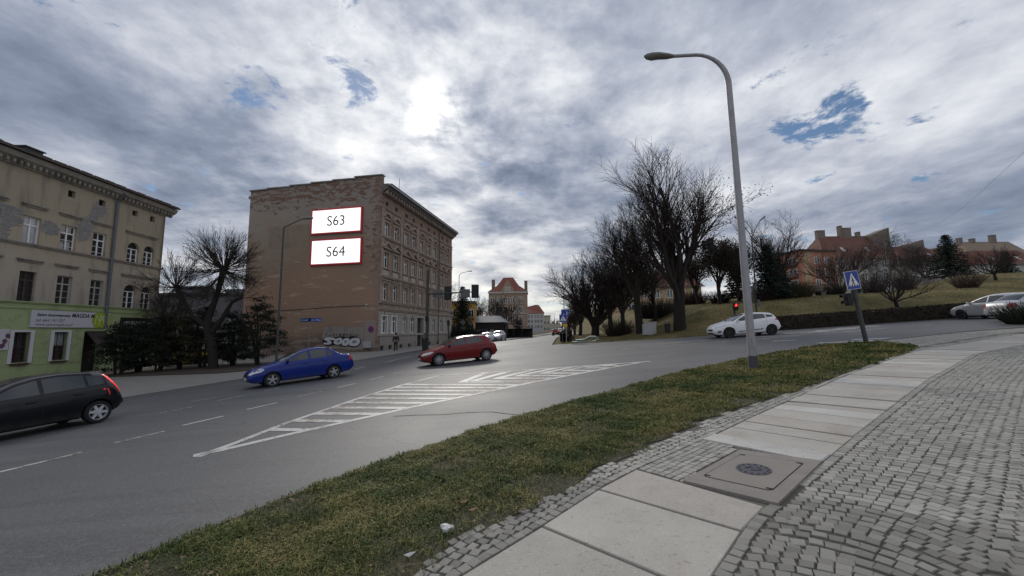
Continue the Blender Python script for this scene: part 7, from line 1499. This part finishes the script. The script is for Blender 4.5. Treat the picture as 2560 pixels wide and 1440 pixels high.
def shoots(c, n, Lr, r0, spread=1.0, updir=(0, 0, 1), lowbias=.0):
    for k in range(n):
        d = np.array([rg.gauss(0, 1), rg.gauss(0, 1)*.8, rg.gauss(.55, .8)-lowbias]); d = d/np.linalg.norm(d); L = rg.uniform(*Lr)*(1.0 if d[2] > .2 else .9)
        P = dict(L=[L, L*.42, L*.22], seg=[6, 4, 3], n=[9, 4], ang=[.42, .5], wig=[.05, .08, .1], trop=[.10 if d[2] > 0 else .05, .06, .04], frm=[.3, .2], rr=[.55, .6], rmax=[9, .02, .011], tap=[.3, .4, .5], r0=r0*rg.uniform(.6, 1.2), rmin=.009); sg, _ = tree_segs(rg.randrange(10**6), P, c+d*.1, d); cr.extend([(a, b, ra, rb, l+1) for a, b, ra, rb, l in sg])
shoots(L_(560, 672), 75, (1.4, 2.5), .034); shoots(L_(440, 718), 30, (1.1, 2.2), .028); shoots(L_(600, 746), 12, (1.4, 2.4), .03); shoots(L_(470, 770), 8, (1.0, 2.0), .02); shoots(L_(560, 676), 32, (1.4, 2.7), .032, lowbias=1.1); shoots(L_(440, 722), 18, (1.2, 2.4), .028, lowbias=.9); shoots(L_(540, 745), 8, (1.0, 1.9), .024, lowbias=.5)
seg_mesh('trunk', tr, BARK, [12], t); seg_mesh('crown', cr, TWIG, [6, 5, 3, 3], t)
p_ = at(418, 900, 36); bare_tree('bare tree between the grey building and the pollarded tree', (p_[0], p_[1], float(H(p_[0], p_[1]))), PS(PB, .72, r0=.24, rmin=.014, n=[6, 7, 5, 4]), 141)
# yew shrubs ------------------------------------------------------------------------------
def yew(label, loc, w, h_, seed, mat=EVER, clumps=125, group='dark yew shrubs in front of the grey building', lift=.12):
    t = thing('yew_shrub', label, 'shrub', loc, 0, group); rg = np.random.default_rng(seed); C = []
    st = []
    for k in range(7):
        a = rg.uniform(0, 6.28); top = np.array([math.cos(a)*w*.42*rg.random(), math.sin(a)*w*.42*rg.random(), h_*rg.uniform(.6, .95)]); st += [(np.array([math.cos(a)*.12, math.sin(a)*.12, -.2]), top*.5, .07, .05, 0), (top*.5, top, .05, .02, 0)]
    seg_mesh('stems', st, BARK, [6], t)
    for k in range(clumps):
        z = rg.uniform(lift, 1); prof = math.sin(min(1, (z+.12)/1.12)*math.pi)**.55; a = rg.uniform(0, 6.28); rr_ = w*.5*prof*math.sqrt(rg.uniform(.15, 1))*(1+.25*math.sin(3*a+seed)); C.append((math.cos(a)*rr_, math.sin(a)*rr_, z*h_*(1+.12*math.sin(5*a+seed))))
    leaf_mesh('foliage', C, .052, mat, t, 85, .20, .35, seed); return t
for k, (px, D_, w, h_, lab, mt) in enumerate(((296, 26.5, 2.5, 3.2, 'leftmost dark yew beside the shop entrance', EVER), (345, 28, 2.8, 3.15, 'dark yew under the acupuncture sign', EVER), (395, 27.5, 2.6, 3.5, 'dark yew right of the acupuncture sign', EVER), (450, 28.5, 3.0, 4.1, 'olive-tinged yew in the middle of the row', OLIVE), (505, 29, 2.8, 4.0, 'dark yew just behind the pollarded trunk', EVER), (580, 29.5, 2.4, 3.7, 'dark yew right of the pollarded trunk', EVER), (646, 28.6, 2.9, 4.6, 'tallest dark yew beside the slim lamp post', EVER))):
    p_ = at(px, 920, D_); yew(lab, (p_[0], p_[1], float(H(p_[0], p_[1]))+.1), w, h_, 200+k, mt)
# low bank of soil and dry growth under the yews
P = [at(px, 930, D_)[:2] for px, D_ in ((255, 25.2), (400, 24.6), (545, 24.0), (690, 25.5), (690, 31), (400, 32), (255, 31))]; o = drape('planting_bed', [tuple(p) for p in P], 1.0, .15, M('bed_soil', (.055, .042, .030), .95, .35, 2, 18, .8, 16)); tag(o, kind='structure')
# spruces ---------------------------------------------------------------------------------
def spruce(label, loc, h_, w, seed, mat=SPRU, group='spruces'):
    t = thing('spruce_tree', label, 'tree', loc, 0, group); rg = np.random.default_rng(seed); seg_mesh('trunk', [(np.array([0, 0, -.4]), np.array([0, 0, h_*.98]), .18*h_/9, .02, 0)], BARK, [8], t); C = []; br = []
    n = int(h_*3.2)
    for k in range(n):
        z = h_*(.10+.88*k/n); R_ = w*.5*(1-z/h_)**.85+.08
        for j in range(7):
            a = j*.9+k*.7+rg.uniform(-.3, .3); L = R_*rg.uniform(.65, 1.1); e = np.array([math.cos(a)*L, math.sin(a)*L, z-.22*L+.1*L*L/(R_+.1)]); br.append((np.array([0, 0, z]), e, .02, .008, 1)); m_ = max(3, int(L/.22))
            for q_ in range(m_): u = (q_+.6)/m_; C.append(np.array([0, 0, z])*(1-u)+e*u+np.array([0, 0, -.05]))
    seg_mesh('branches', br, BARK, [4, 3], t); leaf_mesh('foliage', C, .11*max(1, h_/10), mat, t, 9, .10*max(1, h_/10), .5, seed); return t
p_ = at(1156, 846, 66); spruce('ragged dark spruce past the end of the tenement', (p_[0], p_[1], float(H(p_[0], p_[1]))), at(1150, 716, 66)[2]+.3, 6.4, 3)
p_ = at(2375, 683, 58); z_ = float(HB(p_[0], p_[1])); spruce('dark pointed spruce among the terrace roofs', (p_[0], p_[1], z_), at(2368, 582, 58)[2]-z_, 6.4, 4)
p_ = at(1925, 740, 40); z_ = float(HB(p_[0], p_[1])); spruce('dark conifer right of the pale lamp post', (p_[0], p_[1], z_), at(1925, 605, 40)[2]-z_, 4.6, 5)
p_ = at(1950, 735, 43); z_ = float(HB(p_[0], p_[1])); spruce('smaller dark conifer beside the pink block', (p_[0], p_[1], z_), at(1950, 640, 43)[2]-z_, 3.6, 6)
p_ = at(2520, 690, 66); z_ = float(HB(p_[0], p_[1])); spruce('small dark conifer by the right-hand roofs', (p_[0], p_[1], z_), at(2520, 625, 66)[2]-z_, 4.0, 8)
p_ = at(1845, 750, 46); z_ = float(HB(p_[0], p_[1])); spruce('dark conifer left of the pale lamp post', (p_[0], p_[1], z_), at(1845, 655, 46)[2]-z_, 4.6, 9)
# shrubs on the bank
def twig_bush(label, loc, w, h_, seed, mat=TWIGR, n=260, group='leafless shrubs on the bank', name='bare_shrub'):
    t = thing(name, label, 'shrub', loc, 0, group); rg = random.Random(seed); sg = []
    for k in range(n):
        a = rg.random()*6.28; r_ = math.sqrt(rg.random())*w*.28; b = np.array([math.cos(a)*r_, math.sin(a)*r_, -.1]); d = np.array([math.cos(a)*r_/w*2.2+rg.gauss(0, .22), math.sin(a)*r_/w*2.2+rg.gauss(0, .22), 1.0]); L = h_*rg.uniform(.6, 1.0); p = b
        for j in range(4): d = d+np.array([rg.gauss(0, .16), rg.gauss(0, .16), -.02]); q_ = p+d/np.linalg.norm(d)*L/4; sg.append((p, q_, .016-.002*j, .014-.002*j, 3)); p = q_
    seg_mesh('stems', sg, mat, [3], t); return t
for k, (px, py, D_, w, h_, lab, mt) in enumerate(((2420, 735, 36, 2.4, 1.7, 'rounded rusty shrub on the slope above the silver car', TWIGR), (2185, 744, 44, 2.8, 2.2, 'rounded dark shrub right of the crossing sign', TWIG), (2268, 744, 42, 2.4, 1.8, 'clipped dark shrub right of the umbrella tree', TWIG), (1980, 748, 42, 6.0, 1.9, 'long olive-brown shrub below the pink block', OLIVE), (1900, 752, 41, 4.5, 1.7, 'brown shrub behind the signal post', TWIGR), (2075, 742, 46, 4.5, 1.5, 'dark clipped shrub right of the bench', EVER), (1800, 757, 43, 3.0, 1.6, 'rounded grey-green shrub on the bank behind the red signal', EVER), (1730, 757, 50, 5.0, 1.9, 'brown shrub behind the largest trunk', TWIGR), (1545, 826, 40, 4.0, 1.9, 'tangled shrub left of the utility cabinet', TWIG), (1640, 790, 44, 6.0, 2.6, 'tangled dark thicket between the trunks', TWIG))):
    p_ = at(px, py, D_); twig_bush(lab, hb(p_), w, h_, 300+k, mt, int(150*w*w/6)+120)
p_ = at(2552, 805, 18.8); twig_bush('dark bush at the right edge hiding the grey car', (p_[0]+.5, p_[1], float(H(p_[0], p_[1]))-.05), 2.2, 1.35, 330, EVER, 620, None)
# clipped hedges
def hedge(label, pts, w, h_, seed, mat=TWIG, fn=HB, n_per=300, core=True):
    t = thing('hedge', label, 'hedge', (0, 0, 0), 0); rg = np.random.default_rng(seed); P = np.array(densify(pts, .4, False)); Lt = len(P)
    mb = MB(); ls = []; rs_ = []
    for i in range(Lt):
        d = P[min(i+1, Lt-1)]-P[max(i-1, 0)]; d = d/np.hypot(*d); n_ = np.array([-d[1], d[0]]); a, b = P[i]-n_*w/2*.86, P[i]+n_*w/2*.86; za = float(fn(a[0], a[1])); zb_ = float(fn(b[0], b[1])); hh_ = h_*.92+.03*math.sin(i*.7); mb.v += [(a[0], a[1], za-.1), (a[0], a[1], za+hh_), (b[0], b[1], zb_+hh_), (b[0], b[1], zb_-.1)]
        if i: o = i*4; mb.f += [(o-4, o, o+1, o-3), (o-3, o+1, o+2, o-2), (o-2, o+2, o+3, o-1)]; mb.mi += [0]*3
    mb.obj('inner_growth', mat, t)
    n = int(n_per*Lt*.4); k = rg.integers(0, Lt-1, n); u = rg.random(n)[:, None]; C = P[k]*(1-u)+P[k+1]*u; d = P[k+1]-P[k]; d = d/np.hypot(d[:, 0], d[:, 1])[:, None]; nn = np.stack([-d[:, 1], d[:, 0]], 1); s_ = rg.uniform(-1, 1, n); zz = rg.random(n)**.6; face = rg.random(n) < .55; s_ = np.where(face, np.sign(s_)*1.0, s_); zz = np.where(face, rg.random(n), 1.0); C = C+nn*(s_*w/2)[:, None]; Z = fn(C[:, 0], C[:, 1])+zz*h_
    leaf_mesh('leaf_surface', np.column_stack([C, Z]), .07, mat, t, 1, .03, 1, seed); return t
HED = M('hedge_winter', (.030, .024, .016), .95, .3, 3, 20); hp = [gp(px, py)[:2]+np.array([0, .75]) for px, py in ((1952, 826), (2100, 816), (2240, 806.5), (2375, 797.5))]; hp.append(np.array([38, 25.9])); hp.append(np.array([50, 24.2]))
hedge('long dark clipped hedge along the right-hand street', [tuple(p) for p in hp], .9, .92, 5, HED, H, 420)
hedge('low dark hedge on the median behind the lane signs', [tuple(at(px, 848, D_)[:2]) for px, D_ in ((1412, 36), (1420, 52), (1424, 72))], .8, .8, 6, HED, H, 260)
t = thing('kerbside_planting', 'dark shrub border along the foot of the far hedge wall', 'shrub', (0, 0, 0)); C = [np.append(at(px, 845, 60)[:2], 1.2+.5*random.random()) for px in np.arange(1132, 1190, 2.0)]; leaf_mesh('foliage', C, .12, EVER, t, 60, .4, 1.2, 9)
# rough grass over the bank
def bank_pts(n):
    out = []
    while len(out) < n:
        x = RNG.uniform(4, 75, n); y = RNG.uniform(27, 75, n); n_ = y-np.interp(x, K2X, K2Y); w = x-(3.2+(y-31.9)*.135); k = (n_ > .25) & (w > .6) & (RNG.random(n) < np.clip(34/np.hypot(x, y), .1, 1)**2); out += list(zip(x[k], y[k]))
    o = np.array(out[:n]); return np.column_stack([o, HB(o[:, 0], o[:, 1])-.09])
pb_ = bank_pts(90000); BL2 = blade_mat('bank_grass_blades', (.050, .055, .018), (.11, .095, .036), (.22, .17, .085), .38); tag(blades('bank_grass', pb_, .10, BL2, 1.4, .011), 'rough straw-coloured winter grass covering the park bank', 'grass', kind='stuff')
pm = np.concatenate([RNG.normal(0, 1, (700, 2))*np.array([.28, .2])+c for c in [gp(px, py)[:2] for px, py in ((1500, 1100), (1180, 1250), (840, 1400), (1250, 1170), (1700, 1010), (1860, 945), (760, 1300), (1400, 1150), (1960, 930))]]); kk = inside(densify(vp, .5), pm[:, 0], pm[:, 1]); pm = pm[kk]; pm = np.column_stack([pm, H(pm[:, 0], pm[:, 1])+.01]); tag(blades('grass_tufts', pm, .085, blade_mat('tuft_blades', (.022, .050, .010), (.045, .080, .018), (.085, .10, .03), .45), 1.1, .0026), 'greener grass tufts scattered over the near verge', 'grass', kind='stuff')
# distant wood closing the horizon
rg = np.random.default_rng(77); sg = []
for k in range(700):
    a = rg.uniform(-1.15, .75); D_ = rg.uniform(230, 420); x = math.tan(a)*D_; z0 = float(HB(x, D_))-1; h_ = rg.uniform(8, 14)
    for j in range(9):
        b = np.array([x+rg.normal(0, 2.2), D_, z0+h_*.3*rg.random()]); sg.append((b, b+np.array([rg.normal(0, 1.2), 0, h_*rg.uniform(.4, .8)]), .22, .08, 3))
o = seg_mesh('distant_wood', sg, TWIGF, [3], None); tag(o, 'low line of distant bare trees along the horizon', 'trees', kind='stuff')
